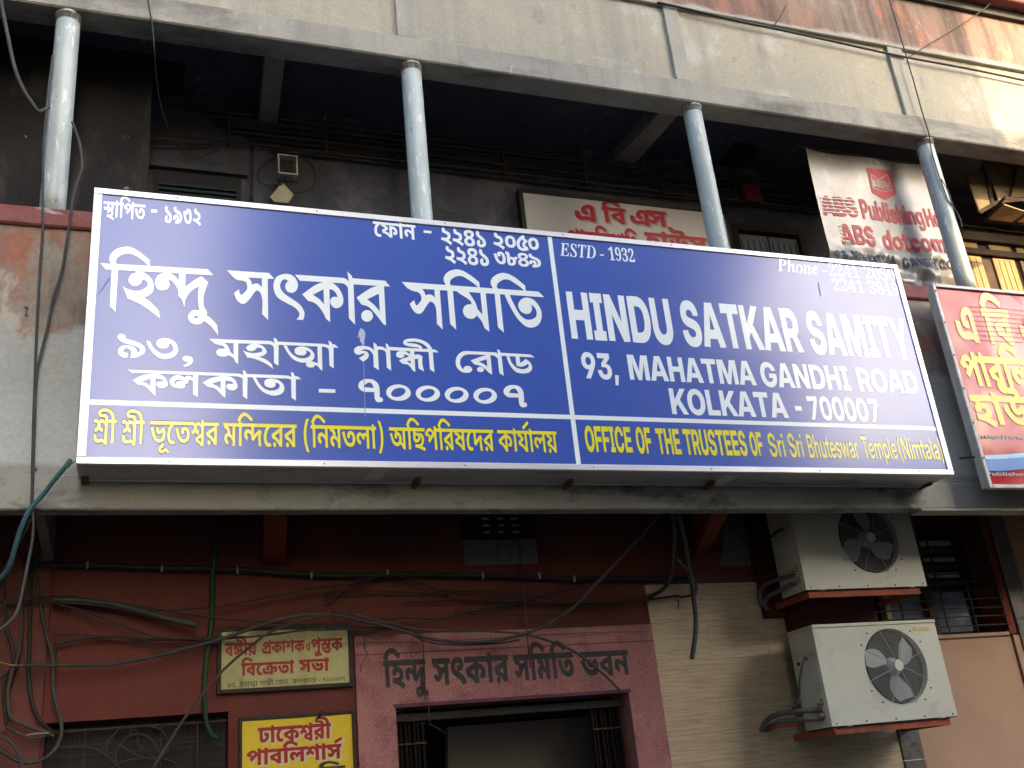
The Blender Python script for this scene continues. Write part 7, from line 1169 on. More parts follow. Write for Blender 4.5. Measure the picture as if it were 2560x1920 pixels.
# bird dropping
ov, T = fill([[tuple(P(870 + a / 9.2167, 820 + b / 9.2167, FY)[[0, 2]]) for a, b in ((300, 5), (345, 30), (385, 90), (402, 150), (385, 230), (370, 320), (372, 370), (350, 425), (330, 425), (318, 360), (290, 320), (275, 335), (272, 250), (262, 200), (225, 225), (200, 215), (240, 170), (240, 120), (262, 40))]])
flat_mesh('bird_dropping', ov, T, lambda x, z: (x, FY - .003, z), 'bird_dropping', sg)
for q in (((908, 903), (910, 903), (914, 1040), (912, 1040)), ((246, 735), (250, 732), (276, 694), (273, 692)), ((2045, 706), (2047, 706), (2053, 740), (2051, 740))):
    MB().quad(*[tuple(P(*p, FY - .0032)) for p in q]).build('drip_mark', 'dust_mark', sg)
# underside: tape patches, rails, rusty feet
for q in (((938, 1170), (969, 1171), (955, 1199), (910, 1199)), ((1815, 1187), (1848, 1188), (1808, 1214), (1776, 1213))):
    MB().quad(*[tuple(PZ(*p, SZ0 + .0025)) for p in q]).build('tape_patch', 'white_tape', sg)
for px in ((1045, 1190, 1035, 1207), (1430, 1195, 1410, 1212), (1785, 1200, 1760, 1215)):
    a = PZ(px[0], px[1], SZ0); b = PZ(px[2], px[3], SZ0)
    box('support_angle', b[0] - .012, b[0] + .018, .20, .345, SZ0 - .030, SZ0 + .003, 'rust_brown', sg)
box('foot', SX0 + .02, SX0 + .06, .24, .345, SZ0 - .02, SZ0 + .003, 'rust_brown', sg)
box('foot', SX1 - .07, SX1 - .045, .20, .345, SZ0 - .016, SZ0 + .003, 'rust_brown', sg)
box('rear_lip', SX0 + .01, SX1 - .01, .301, .312, SZ0 - .006, SZ0 + .05, 'aluminium', sg)
for k in range(7):
    x = SX0 + .5 + k * .9
    MB().tube([(x, .0, SZ0 + .02), (x, -.003, SZ0 + .02)], .005, 8).build('screw', 'rust_brown', sg)
    MB().tube([(x, .0, SZ1 - .02), (x, -.003, SZ1 - .02)], .005, 8).build('screw', 'rust_brown', sg)

# ================================================================== white board on the verandah wall
VQ = Z((1300, 200, 4.424))
YB = 1.50
tl = P(1295, 468, YB)
wb = thing('publisher_board', (tl[0] + 1.4, YB, 5.4), 'white board with red Bengali letters on the verandah wall behind the blue sign', 'sign')
x0, z1 = tl[0], tl[2]
x1 = P(1800, 530, YB)[0] + .10
box('board', x0 + .04, x1 - .04, YB + .012, YB + .06, 5.3, z1 - .04, 'board_white', wb)
box('frame', x0, x0 + .045, YB, YB + .07, 5.3, z1, 'black_frame', wb, .004)
box('frame', x1 - .045, x1, YB, YB + .07, 5.3, z1, 'black_frame', wb, .004)
box('frame', x0 + .046, x1 - .046, YB, YB + .07, z1 - .045, z1, 'black_frame', wb, .004)
yb = YB + .012
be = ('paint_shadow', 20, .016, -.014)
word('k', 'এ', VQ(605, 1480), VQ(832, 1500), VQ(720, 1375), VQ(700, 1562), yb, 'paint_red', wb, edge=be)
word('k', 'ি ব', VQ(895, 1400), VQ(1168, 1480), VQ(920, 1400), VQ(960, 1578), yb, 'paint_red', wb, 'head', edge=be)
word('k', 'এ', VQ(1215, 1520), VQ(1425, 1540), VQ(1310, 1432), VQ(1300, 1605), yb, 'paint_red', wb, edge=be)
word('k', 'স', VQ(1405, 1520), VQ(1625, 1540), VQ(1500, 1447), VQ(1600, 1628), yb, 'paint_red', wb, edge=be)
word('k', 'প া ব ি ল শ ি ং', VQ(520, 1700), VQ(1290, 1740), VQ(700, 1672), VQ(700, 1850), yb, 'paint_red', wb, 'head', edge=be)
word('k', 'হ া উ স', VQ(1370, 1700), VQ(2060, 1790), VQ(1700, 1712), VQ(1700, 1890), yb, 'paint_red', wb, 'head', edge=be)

# ================================================================== vinyl banner hanging inside the verandah
YN = .72
c0 = P(2014, 370, YN); c1 = P(2075, 640, YN)
nx0, nz1 = c0[0], c0[2]
nx1, nz0 = P(2388, 690, YN)[0], 5.62
bn = thing('vinyl_banner', ((nx0 + nx1) / 2, YN, nz0), 'creased white vinyl banner with red English lettering hanging behind the verandah columns', 'banner')
def sag(x, z):
    u = (x - nx0) / (nx1 - nx0); v = (nz1 - z) / (nz1 - nz0)
    low = max(0, v - .62) / .38
    return (.012 * math.sin(u * 9 + v * 4) + .018 * v * math.sin(u * 3.1 + 1) + low * .7 * (.055 * math.sin(u * 21 + v * 27) + .045 * math.sin(u * 13 - v * 39 + 1) + .02 * math.sin(u * 47 + v * 21)) * min(1, .5 + v))
nu, nv = 90, 90
vv, ff = [], []
for j in range(nv + 1):
    for i in range(nu + 1):
        X = nx0 + (nx1 - nx0) * i / nu; Zz = nz1 + (nz0 - nz1) * j / nv
        vv.append((X, YN + sag(X, Zz), Zz - .03 * math.sin(math.pi * i / nu) * (1 if j == 0 else 0)))
for j in range(nv):
    for i in range(nu):
        a = j * (nu + 1) + i
        ff.append((a, a + nu + 1, a + nu + 2, a + 1))
cl = obj('cloth', vv, ff, 'banner_cloth', bn, smooth=True)
MB().tube([(nx0 - .1, YN + .01, nz1 + .01), (nx1 + .1, YN + .01, nz1 + .01)], .008, 6).build('hanging_cord', 'cable_black', bn)
R3 = Z((1660, 0, 2.458))
def wv(x, z): return sag(x, z)
YL = YN - .004
def striped(font, text, l, r, tp, bt):
    word(font, text, l, r, tp, bt, YL, 'paint_red', bn, 'cap', wave=wv)
    zt_, zb_ = P(*tp, YL)[2], P(*bt, YL)[2]
    xa, xb = P(*l, YL)[0], P(*r, YL)[0]
    for k in range(5):
        z = zb_ + (zt_ - zb_) * (k + .8) / 5.6
        MB().quad(*[(x_, YL - .003 + sag(x_, z_), z_) for x_, z_ in ((xa, z), (xb, z), (xb, z + .010), (xa, z + .010))]).build('letter_stripe', 'banner_cloth', bn)
striped('l', 'A B S', R3(975, 1250), R3(1190, 1300), R3(1000, 1198), R3(1000, 1315))
word('l', 'P u b l i s h i n g', R3(1207, 1280), R3(1595, 1350), R3(1230, 1228), R3(1240, 1345), YL, 'paint_red', bn, 'cap', wave=wv)
word('l', 'H o u', R3(1598, 1320), R3(1735, 1380), R3(1610, 1283), R3(1620, 1395), YL, 'paint_red', bn, 'cap', wave=wv)
striped('l', 'A B S', R3(1087, 1430), R3(1305, 1480), R3(1100, 1375), R3(1110, 1495))
word('l', 'd o t c o m', R3(1352, 1480), R3(1738, 1560), R3(1400, 1413), R3(1420, 1528), YL, 'paint_red', bn, 'cap', wave=wv)
word('l', '9 3 , M A H A T M A', R3(1060, 1570), R3(1437, 1600), R3(1100, 1538), R3(1110, 1590), YL - .004, 'ink_dark', bn, 'cap', track=40, wave=wv)
word('l', '7 0 0 _ 0 0 7', R3(1500, 1790), R3(1740, 1810), R3(1510, 1790), R3(1520, 1840), YL - .004, 'ink_pale', bn, 'cap', track=60, wave=wv)
word('l', 'G A N D H I _ R O', R3(1480, 1610), R3(1775, 1650), R3(1500, 1577), R3(1520, 1640), YL - .004, 'ink_dark', bn, 'cap', track=40, wave=wv)
# emblem: pennant-shaped red shield with an open book outline
sh = [(1240, 1035), (1395, 1050), (1430, 1190), (1360, 1228), (1275, 1185)]
f3 = lambda a, b: tuple(P(*R3(a, b), YL)[[0, 2]])
dense = []
for i in range(len(sh)):
    for t in (0, .25, .5, .75):
        p, q = sh[i], sh[(i + 1) % len(sh)]
        dense.append(f3(p[0] + (q[0] - p[0]) * t, p[1] + (q[1] - p[1]) * t))
ov, T = fill([dense])
em = flat_mesh('emblem', ov, T, lambda x, z: (x, YL + sag(x, z), z), 'paint_red', bn)
def line3(pts, w=.008):
    m = MB()
    for (a, b) in zip(pts[:-1], pts[1:]):
        p, q = np.array(f3(*a)), np.array(f3(*b)); d = q - p; n = np.array([-d[1], d[0]]); n = n / np.linalg.norm(n) * w / 2
        m.quad(*[(c[0], YL - .0022 + sag(c[0], c[1]), c[1]) for c in (p - n, q - n, q + n, p + n)])
    return m
line3([(1268, 1075), (1318, 1108), (1370, 1072), (1405, 1160)]).build('emblem_line', 'banner_cloth', bn)
line3([(1268, 1075), (1282, 1158), (1350, 1178)]).build('emblem_line', 'banner_cloth', bn)
line3([(1352, 1179), (1405, 1164), (1412, 1182)]).build('emblem_line', 'banner_cloth', bn)
word('l', 'A B S P H', R3(1280, 1130), R3(1388, 1150), R3(1320, 1112), R3(1325, 1155), YL - .002, 'banner_cloth', bn, 'cap', wave=wv)

# ================================================================== red poster board on the right
YR = .10
px0, pz1 = P(2329, 708, YR)[0], P(2329, 708, YR)[2]
pz0 = P(2457, 1220, YR)[2]
pxe = 8.6
rp = thing('red_poster_board', (7.4, YR, pz0), 'glossy red poster board with yellow outlined Bengali lettering at the right edge', 'sign')
box('backing', px0 + .02, pxe, YR + .045, YR + .10, pz0 + .02, pz1 - .02, 'box_metal', rp)
def ripple(x, z):
    return .014 * math.sin(x * 5.2 + z * 2.3) + .011 * math.sin(x * 3.1 - z * 5.7 + 1.0) + .006 * math.sin(x * 11 + z * 3)
nu, nv = 110, 90
vv, ff = [], []
for j in range(nv + 1):
    for i in range(nu + 1):
        X = px0 + .03 + (pxe - px0 - .04) * i / nu; Zz = pz0 + .03 + (pz1 - pz0 - .06) * j / nv
        e_ = min(1, i / 6, j / 6, (nv - j) / 6)
        vv.append((X, YR + .018 + ripple(X, Zz) * .45 * e_, Zz))
for j in range(nv):
    for i in range(nu):
        a = j * (nu + 1) + i
        ff.append((a, a + 1, a + nu + 2, a + nu + 1))
# two-tone red print, pale pink glare painted in by noise, blue sweep low down
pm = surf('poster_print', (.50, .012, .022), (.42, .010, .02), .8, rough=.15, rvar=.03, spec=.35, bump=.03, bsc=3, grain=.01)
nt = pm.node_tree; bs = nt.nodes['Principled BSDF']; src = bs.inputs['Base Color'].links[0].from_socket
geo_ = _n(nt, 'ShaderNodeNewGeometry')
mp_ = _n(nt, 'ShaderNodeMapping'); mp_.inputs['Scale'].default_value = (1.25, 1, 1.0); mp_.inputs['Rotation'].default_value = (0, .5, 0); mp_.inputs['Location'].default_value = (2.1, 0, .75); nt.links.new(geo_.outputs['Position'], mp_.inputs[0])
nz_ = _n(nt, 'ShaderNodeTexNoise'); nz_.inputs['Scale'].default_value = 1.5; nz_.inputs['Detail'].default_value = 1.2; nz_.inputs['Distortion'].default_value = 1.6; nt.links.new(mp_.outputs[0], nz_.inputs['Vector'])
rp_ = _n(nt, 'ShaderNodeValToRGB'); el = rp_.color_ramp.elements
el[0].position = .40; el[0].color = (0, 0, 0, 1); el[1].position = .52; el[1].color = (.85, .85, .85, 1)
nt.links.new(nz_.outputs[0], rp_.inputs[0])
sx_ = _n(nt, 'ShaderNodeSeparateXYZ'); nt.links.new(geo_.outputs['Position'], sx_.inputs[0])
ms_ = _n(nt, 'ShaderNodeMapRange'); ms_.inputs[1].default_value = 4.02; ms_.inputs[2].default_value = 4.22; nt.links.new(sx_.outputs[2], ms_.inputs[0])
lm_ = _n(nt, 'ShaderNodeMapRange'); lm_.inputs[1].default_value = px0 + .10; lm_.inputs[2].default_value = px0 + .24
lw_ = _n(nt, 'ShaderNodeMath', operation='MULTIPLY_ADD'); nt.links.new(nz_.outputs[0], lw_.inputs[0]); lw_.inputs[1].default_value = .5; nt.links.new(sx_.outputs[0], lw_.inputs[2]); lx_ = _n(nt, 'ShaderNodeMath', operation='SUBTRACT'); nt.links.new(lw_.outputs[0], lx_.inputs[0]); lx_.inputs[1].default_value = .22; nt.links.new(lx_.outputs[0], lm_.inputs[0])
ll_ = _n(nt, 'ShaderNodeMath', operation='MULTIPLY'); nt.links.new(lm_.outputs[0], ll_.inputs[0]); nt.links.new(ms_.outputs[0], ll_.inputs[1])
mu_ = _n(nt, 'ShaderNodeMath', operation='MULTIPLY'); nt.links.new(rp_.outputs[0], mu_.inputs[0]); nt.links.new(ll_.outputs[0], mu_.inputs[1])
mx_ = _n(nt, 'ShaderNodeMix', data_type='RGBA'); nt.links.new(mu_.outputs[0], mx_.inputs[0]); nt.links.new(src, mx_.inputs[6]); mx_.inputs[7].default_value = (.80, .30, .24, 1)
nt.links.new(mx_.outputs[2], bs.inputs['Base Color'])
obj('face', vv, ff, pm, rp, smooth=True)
for a in ((px0, px0 + .035, pz0, pz1), (px0 + .036, pxe, pz0, pz0 + .032), (px0 + .036, pxe, pz1 - .032, pz1)):
    box('frame_rail', a[0], a[1], YR - .004, YR + .045, a[2], a[3], 'poster_frame', rp, .004)
for k in range(6):
    z = pz0 + .25 + k * .3
    MB().tube([(px0 + .017, YR - .003, z), (px0 + .017, YR - .009, z)], .008, 8).build('screw', 'rust_brown', rp)
MB().tube([P(2436, 1143, YR), P(2400, 1146, YR + .2)], .009, 6).build('clamp', 'black_frame', rp)
YP = YR
pw = lambda x, z: .0145 + ripple(x, z) * .45
yb_ = 'vinyl_yellow'
M['letter_yellow'] = surf('letter_yellow', (.80, .56, .005), (.74, .50, .01), 8.0, rough=.25, spec=.4, bump=0, grain=.01)
M['letter_pale'] = surf('letter_pale', (.80, .55, .14), (.76, .48, .12), 8.0, rough=.25, spec=.4, bump=0, grain=.01)
for t, l, r, tp, bt in (('এ _ ি ব _ এ স', (1795, 500), (2470, 650), (1800, 405), (1830, 620)), ('প া ব ি ল শ ি ং', (1830, 760), (2500, 900), (1850, 700), (1880, 890)), ('হ া উ স', (1895, 1000), (2400, 1100), (1900, 945), (1940, 1130))):
    word('k', t, R6(*l), R6(*r), R6(*tp), R6(*bt), YP, 'letter_pale' if t[0] == 'এ' else 'letter_yellow', rp, 'head', wave=pw)
for base, n_ in ((5.20, 8),):
    for k in range(n_):
        z = base - k * .045
        xs = np.linspace(px0 + .35, pxe - .1, 60); m = MB(); n2 = len(xs)
        m.add([(x, YP - .003 + pw(x, z), z) for x in xs] + [(x, YP - .003 + pw(x, z + .004), z + .004) for x in xs], [(i, i + 1, n2 + i + 1, n2 + i) for i in range(n2 - 1)])
        m.build('letter_stripe', 'paint_red', rp)
# blue sweep and the red foot
def band(zf0, zf1, mat, name, lay):
    xs = np.linspace(px0 + .04, pxe, 60); m = MB()
    top = [(x, YP + pw(x, zf1(x)) - lay, zf1(x)) for x in xs]; bot = [(x, YP + pw(x, zf0(x)) - lay, zf0(x)) for x in xs]
    k = len(xs)
    m.add(bot + top, [(i, i + 1, k + i + 1, k + i) for i in range(k - 1)])
    return m.build(name, mat, rp)
M['sweep_blue'] = surf('sweep_blue', (.02, .16, .50), rough=.3, spec=.5, grain=.01, bump=0)
M['sweep_pale'] = surf('sweep_pale', (.30, .58, .75), rough=.3, spec=.5, grain=.01, bump=0)
zc_ = P(2445, 1148, YP)[2]
up = lambda x: zc_ + .02 * (x - px0) + .10 * (x - px0) ** 2
band(lambda x: up(x) - .10, lambda x: up(x) - .0005, 'sweep_blue', 'blue_sweep', .004)
band(lambda x: up(x), lambda x: up(x) + .035, 'sweep_pale', 'pale_sweep', .004)
word('l', 'P u b l i s h e r _ w i t h _ n a t i o n a l _ d i s t r i b u t i o n', R6(1982, 1435), R6(2900, 1480), R6(1990, 1422), R6(2000, 1445), YP, 'board_white', rp, 'cap', wave=pw)
word('l', 'h t t p : / / w w w . a b s p h . c o m', R6(1935, 1200), R6(2600, 1240), R6(1950, 1192), R6(1960, 1216), YP, 'board_white', rp, 'cap', wave=pw)

# ================================================================== the two tin boards on the red wall
VO = Z((520, 1540, 4.3658))
YT = YW - .05
def tin_board(name, TL, BR, zbot, face, label, fw=.028):
    a, b = P(*TL, YT), P(*BR, YT)
    z0_ = b[2] if zbot is None else zbot
    t_ = thing(name, ((a[0] + b[0]) / 2, YT, z0_), label, 'sign')
    box('board', a[0] + fw * .6, b[0] - fw * .6, YT + .012, YT + .045, z0_ + fw * .6, a[2] - fw * .6, face, t_)
    for q in ((a[0], a[0] + fw, z0_, a[2]), (b[0] - fw, b[0], z0_, a[2]), (a[0] + fw + .001, b[0] - fw - .001, a[2] - fw, a[2]), (a[0] + fw + .001, b[0] - fw - .001, z0_, z0_ + fw)):
        box('frame', q[0], q[1], YT, YT + .047, q[2], q[3], 'frame_dark_wood', t_, .003)
    return t_
t1 = tin_board('name_board', VO(105, 128), VO(1592, 765), None, 'cream_board', 'stained cream tin board with red Bengali lettering above the bright yellow one')
yt = YT + .012
for t, l, r, h, s_ in (('ব ঙ্গ ী \u09df', VO(182, 310), VO(532, 290), VO(185, 300), VO(420, 428)), ('প্র ক া শ ক', VO(590, 300), VO(1052, 275), VO(600, 282), VO(835, 400)),
                       ('প ু স্ত ক', VO(1118, 260), VO(1468, 240), VO(1200, 248), VO(1205, 385)),
                       ('ি ব ে ক্র ত া', VO(360, 520), VO(940, 490), VO(362, 518), VO(395, 655)), ('স ভ া', VO(992, 480), VO(1322, 460), VO(1000, 478), VO(1110, 610))):
    word('k', t, l, r, h, s_, yt, 'paint_crimson', t1, 'head')
word('k', 'ও', VO(1070, 330), VO(1115, 320), VO(1090, 290), VO(1095, 382), yt, 'paint_crimson', t1)
word('r', '৯ ৩ , _ ম হ া ত্ম া _ গ া ন্ধ ী _ ে র া ড , _ ক ল ক া ত া _ - _ ৭ ০ ০ ০ ০ ৭', VO(212, 755), VO(1495, 690), VO(345, 722), VO(350, 775), yt, 'painted_black', t1, 'head')
word('r', 'ে ফ া ন _ - _ ২ ২ ৪ ১ _ ৫ ৪ ৯ ৩', VO(945, 160), VO(1410, 140), VO(960, 145), VO(980, 182), yt, 'painted_black', t1, 'head')
word('r', 'স্থ া ি প ত _ - _ ১ ৯ ১ ২', VO(200, 195), VO(590, 175), VO(215, 182), VO(220, 215), yt, 'painted_black', t1, 'head') if '১' in GL['r'] else None
t2 = tin_board('name_board', VO(338, 1112), VO(1625, 1659), 1.75, 'yellow_board', 'bright yellow tin board with crimson Bengali lettering beside the doorway', fw=.022)
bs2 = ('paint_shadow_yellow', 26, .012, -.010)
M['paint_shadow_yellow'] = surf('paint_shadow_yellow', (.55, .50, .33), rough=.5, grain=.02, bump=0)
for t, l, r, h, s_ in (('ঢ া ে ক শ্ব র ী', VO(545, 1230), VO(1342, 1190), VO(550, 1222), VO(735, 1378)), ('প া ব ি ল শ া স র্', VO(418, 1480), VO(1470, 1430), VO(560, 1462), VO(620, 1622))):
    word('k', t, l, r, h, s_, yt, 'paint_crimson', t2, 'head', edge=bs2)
word('k', 'ি ব', VO(1195, 1640), VO(1500, 1640), VO(1200, 1652), VO(1200, 1780), yt, 'painted_black', t2, 'head')
MB().tube([P(796, 1795, YT - .01), P(800, 1785, YT - .03), P(805, 1778, YT)], .012, 6).build('hook', 'frame_dark_wood', t2)
# lettering painted on the door surround
VP_ = Z((940, 1600, 3.3515))
yd = YW - .05
pn = thing('painted_name', (2.6, yd, 2.45), 'black hand painted Bengali name on the pink plaster above the doorway', 'painted sign')
for t, l, r, h, s_ in (('ি হ ন্দ ু', VP_(57, 180), VP_(428, 165), VP_(60, 175), VP_(95, 398)), ('স ৎ ক া র', VP_(465, 160), VP_(1105, 135), VP_(470, 155), VP_(640, 375)),
                       ('স ি ম ি ত', VP_(1145, 130), VP_(1648, 108), VP_(1150, 125), VP_(1295, 338)), ('ভ ব ন', VP_(1700, 105), VP_(2107, 88), VP_(1705, 102), VP_(2095, 290))):
    word('k', t, l, r, h, s_, yd, 'painted_black', pn, 'head')

# ================================================================== outdoor units on the wall
def outdoor_unit(x0, z0, label, hub, fan_turn, frame_label):
    w, h, d, y = 1.175, .752, .34, .90
    t = thing('outdoor_unit', (x0 + w / 2, y + d / 2, z0), label, 'air conditioner', 'outdoor units stacked on the red wall')
    x1, z1 = x0 + w, z0 + h
    cx, cz, R = x0 + w * .60, z0 + h * .545, .292
    # casing: front plate with a round hole, side and back plates
    m = MB(); n = 40
    ring = [(cx + R * math.cos(2 * math.pi * k / n), cz + R * math.sin(2 * math.pi * k / n)) for k in range(n)]
    out = []
    for k in range(n):
        a = 2 * math.pi * k / n; c, s = math.cos(a), math.sin(a)
        tx = ((x1 - cx) if c > 0 else (x0 - cx)) / c if abs(c) > 1e-6 else 1e9
        tz = ((z1 - cz) if s > 0 else (z0 - cz)) / s if abs(s) > 1e-6 else 1e9
        q = min(tx, tz); out.append((cx + q * c, cz + q * s))
    cor = [(x1, z1), (x0, z1), (x0, z0), (x1, z0)]
    def corner_between(p, q):
        for c_ in cor:
            if (abs(p[0] - c_[0]) < 1e-6 and abs(q[1] - c_[1]) < 1e-6) or (abs(p[1] - c_[1]) < 1e-6 and abs(q[0] - c_[0]) < 1e-6): return c_
        return None
    for k in range(n):
        k2 = (k + 1) % n
        p, q = out[k], out[k2]
        same = abs(p[0] - q[0]) < 1e-6 or abs(p[1] - q[1]) < 1e-6
        loop = [ring[k], p] + ([] if same else [corner_between(p, q)] if corner_between(p, q) else []) + [q, ring[k2]]
        m.add([(a, y, b) for a, b in loop], [tuple(range(len(loop)))])
        m.add([(ring[k][0], y, ring[k][1]), (ring[k2][0], y, ring[k2][1]), (cx + (ring[k2][0] - cx) * .985, y + .05, cz + (ring[k2][1] - cz) * .985), (cx + (ring[k][0] - cx) * .985, y + .05, cz + (ring[k][1] - cz) * .985)], [(0, 1, 2, 3)])
    m.build('front_plate', 'ac_paint', t)
    box('casing', x0 + .002, x1 - .002, y + .055, y + d, z0 + .001, z1 - .001, 'ac_dark', t)
    box('side_panel', x0 - .004, x0 + .001, y + .001, y + d, z0, z1, 'ac_paint', t)
    box('side_panel', x1 - .001, x1 + .004, y + .001, y + d, z0, z1, 'ac_paint', t)
    box('top_cover', x0 - .008, x1 + .008, y - .008, y + d + .004, z1 - .022, z1 + .004, 'ac_paint', t, .003)
    box('base_pan', x0 + .002, x1 - .002, y + .001, y + d, z0 - .006, z0 - .001, 'ac_dark', t)
    # recessed lines and the access panel on the left side
    box('access_panel', x0 - .010, x0 - .0045, y + .02, y + d - .05, z0 + .03, z0 + h * .66, 'ac_paint', t, .001)
    box('service_slot', x0 - .0125, x0 - .0105, y + .03, y + .09, z0 + .52, z0 + .56, 'box_ivory', t)
    f = MB().disc((cx, y + .054, cz), R * .985, (1, 0, 0), (0, 0, 1), 40).build('fan_well', 'ac_dark', t)
    # fan: hub and three broad blades
    fn = MB().tube([(cx, y + .052, cz), (cx, y + .018, cz)], [.075, .062], 20).build('fan_hub', 'fan_plastic', t, smooth=True)
    for b in range(3):
        a0 = fan_turn + b * 2 * math.pi / 3; bl = MB(); K = 8
        for i in range(K + 1):
            r = .06 + (.265 - .06) * i / K
            wd = .34 + .50 * math.sin(math.pi * min(1, i / K * .8 + .15))
            for e_, yy in ((-1, y + .050), (1, y + .026)):
                aa = a0 + e_ * wd * .55 + .35 * i / K
                bl.v.append((cx + r * math.cos(aa), yy, cz + r * math.sin(aa)))
        for i in range(K): bl.f.append((2 * i, 2 * i + 1, 2 * i + 3, 2 * i + 2))
        bl.build('fan_blade', 'fan_plastic', fn, smooth=True)
    # wire guard: close rings, eight spokes and a cap
    g = MB()
    for k in range(26):
        r = .045 + k * .0095
        g.tube([(cx + r * math.cos(a), y - .012 - .014 * (1 - (r / R) ** 2), cz + r * math.sin(a)) for a in np.linspace(0, 2 * math.pi, 37)[:-1]], .0011, 4, closed=True)
    g.build('guard_ring_wires', 'guard_wire', t)['kind'] = 'stuff'
    for k in range(8):
        a = k * math.pi / 4 + .35
        MB().tube([(cx + r * math.cos(a), y - .016 - .014 * (1 - (r / R) ** 2), cz + r * math.sin(a)) for r in (.04, .15, .25, .305)] , .0035, 6).build('guard_spoke', 'guard_wire', t)
    MB().tube([(cx, y - .022, cz), (cx, y - .034, cz)], [.046, .042], 24).build('guard_cap', 'ac_paint', t)
    scr = [(cx + .335 * math.cos(a), cz + .335 * math.sin(a)) for a in (.55, .9, 2.25, 2.6, 3.7, 4.05, 5.35, 5.7)] + [(x0 + .04 + k * (w - .08) / 4, z0 + .018) for k in range(5)]
    for a, b in scr:
        MB().tube([(a, y, b), (a, y - .004, b)], .0065, 8).build('screw', 'ac_dark', t)
    # service valves near the bottom left and their hoses going back to the wall
    for dz in (.085, .175):
        MB().tube([(x0 - .006, y + .055, z0 + dz), (x0 - .05, y + .07, z0 + dz)], [.018, .014], 8).build('service_valve', 'brass', t)
        MB().tube([(x0 - .015, y + .055, z0 + dz), (x0 - .015, y + .055, z0 + dz + .035)], .009, 8).build('valve_stem', 'brass', t)
    # red oxide angle-iron bracket under it
    b_ = thing('unit_bracket', (x0 + w / 2, y + .3, z0 - .07), frame_label, 'bracket', 'angle iron brackets under the outdoor units')
    xa, xb, zt2 = x0 + .03, x1 - .07, z0 - .008
    for zz_, nm in ((0, 'front_angle'),):
        box(nm, xa, xb, y + .02, y + .026, zt2 - .052, zt2, 'red_oxide', b_)
        box(nm, xa, xb, y + .0265, y + .07, zt2 - .006, zt2, 'red_oxide', b_)
    for xs_ in (xa - .006, xb + .001):
        box('side_angle', xs_, xs_ + .005, y + .02, YW - .03, zt2 - .052, zt2 - .001, 'red_oxide', b_)
        box('side_angle', xs_ + .006, xs_ + .045, y + .08, YW - .03, zt2 - .012, zt2 - .0065, 'red_oxide', b_)
    for xs_ in (xa + .05, xb - .05):
        MB().hexa([(xs_, y + .10, zt2 - .02), (xs_ + .006, y + .10, zt2 - .02), (xs_ + .006, y + .14, zt2 - .02), (xs_, y + .14, zt2 - .02), (xs_, YW - .05, zt2 - .012), (xs_ + .006, YW - .05, zt2 - .012), (xs_ + .006, YW - .03, zt2 - .04), (xs_, YW - .03, zt2 - .04)]).build('brace', 'red_oxide', b_)
    for xs_ in (xa + .10, xb - .10):
        MB().box(xs_, xs_ + .05, y - .004, y + .05, zt2 + .001, zt2 + .006).build('clamp', 'poster_frame', b_)
    return t, b_
u1, b1 = outdoor_unit(4.975, 1.945, 'lower of the two beige outdoor units, fully in view', (0, 0), .4, 'red oxide angle bracket under the lower outdoor unit')
u2, b2 = outdoor_unit(4.995, 2.975, 'upper beige outdoor unit, its top hidden behind the balcony edge', (0, 0), 1.3, 'red oxide angle bracket under the upper outdoor unit')
box('sticker', 5.93, 6.08, .896, .8985, 2.615, 2.645, 'faded_sticker', u1)
B3 = Z((1660, 1245, 2.458))
def hose(pts, r, mat, label, cat='hose', group=None):
    return cable('hose' if cat == 'hose' else cat, [(*B3(a, b), y) for a, b, y in pts], r, mat, label, cat, group)
hose([(985, 1300, .98), (900, 1305, 1.02), (780, 1315, 1.12), (680, 1335, 1.3), (620, 1380, 1.42), (600, 1435, 1.47)], .021, 'hose_foam', 'upper insulated hose curving from the lower outdoor unit to the wall')
hose([(985, 1352, .98), (900, 1360, 1.02), (780, 1365, 1.15), (690, 1380, 1.3), (650, 1405, 1.42), (630, 1430, 1.47)], .019, 'hose_foam', 'lower insulated hose curving from the lower outdoor unit to the wall')
hose([(830, 1395, 1.1), (760, 1395, 1.2), (700, 1405, 1.3), (650, 1425, 1.46)], .012, 'red_oxide', 'thin copper coloured pipe under the hoses of the lower outdoor unit', 'pipe')
hose([(868, 990, .96), (850, 1040, .95), (835, 1130, .96), (832, 1210, .98), (815, 1275, 1.0), (790, 1298, 1.04)], .012, 'hose_grey', 'dark power lead on the side of the lower outdoor unit', 'cable')
MB().tube([P(*B3(868, 990), .97), P(*B3(872, 988), .955)], .018, 10).build('cable_gland', 'ac_dark', u1)
MB().tube([P(*B3(828, 1020), 1.0), P(*B3(826, 1021), .985)], .014, 10).build('cable_gland', 'ac_dark', u1)
hose([(830, 470, .98), (780, 480, 1.05), (700, 500, 1.2), (630, 530, 1.32), (590, 580, 1.40), (600, 640, 1.42), (640, 690, 1.42)], .019, 'hose_foam', 'upper dark hose looping from the upper outdoor unit')
hose([(835, 515, .98), (770, 535, 1.06), (700, 575, 1.2), (640, 610, 1.3), (620, 660, 1.4), (650, 700, 1.42)], .018, 'hose_foam', 'lower dark hose looping from the upper outdoor unit')
hose([(735, 190, .97), (700, 205, 1.0), (660, 235, 1.08), (610, 258, 1.2)], .013, 'cable_black', 'short black lead at the side of the upper outdoor unit', 'cable')

# ================================================================== things on the verandah wall and ceiling
R1, R2 = Z((0, 0, 2.458)), Z((850, 0, 2.458))
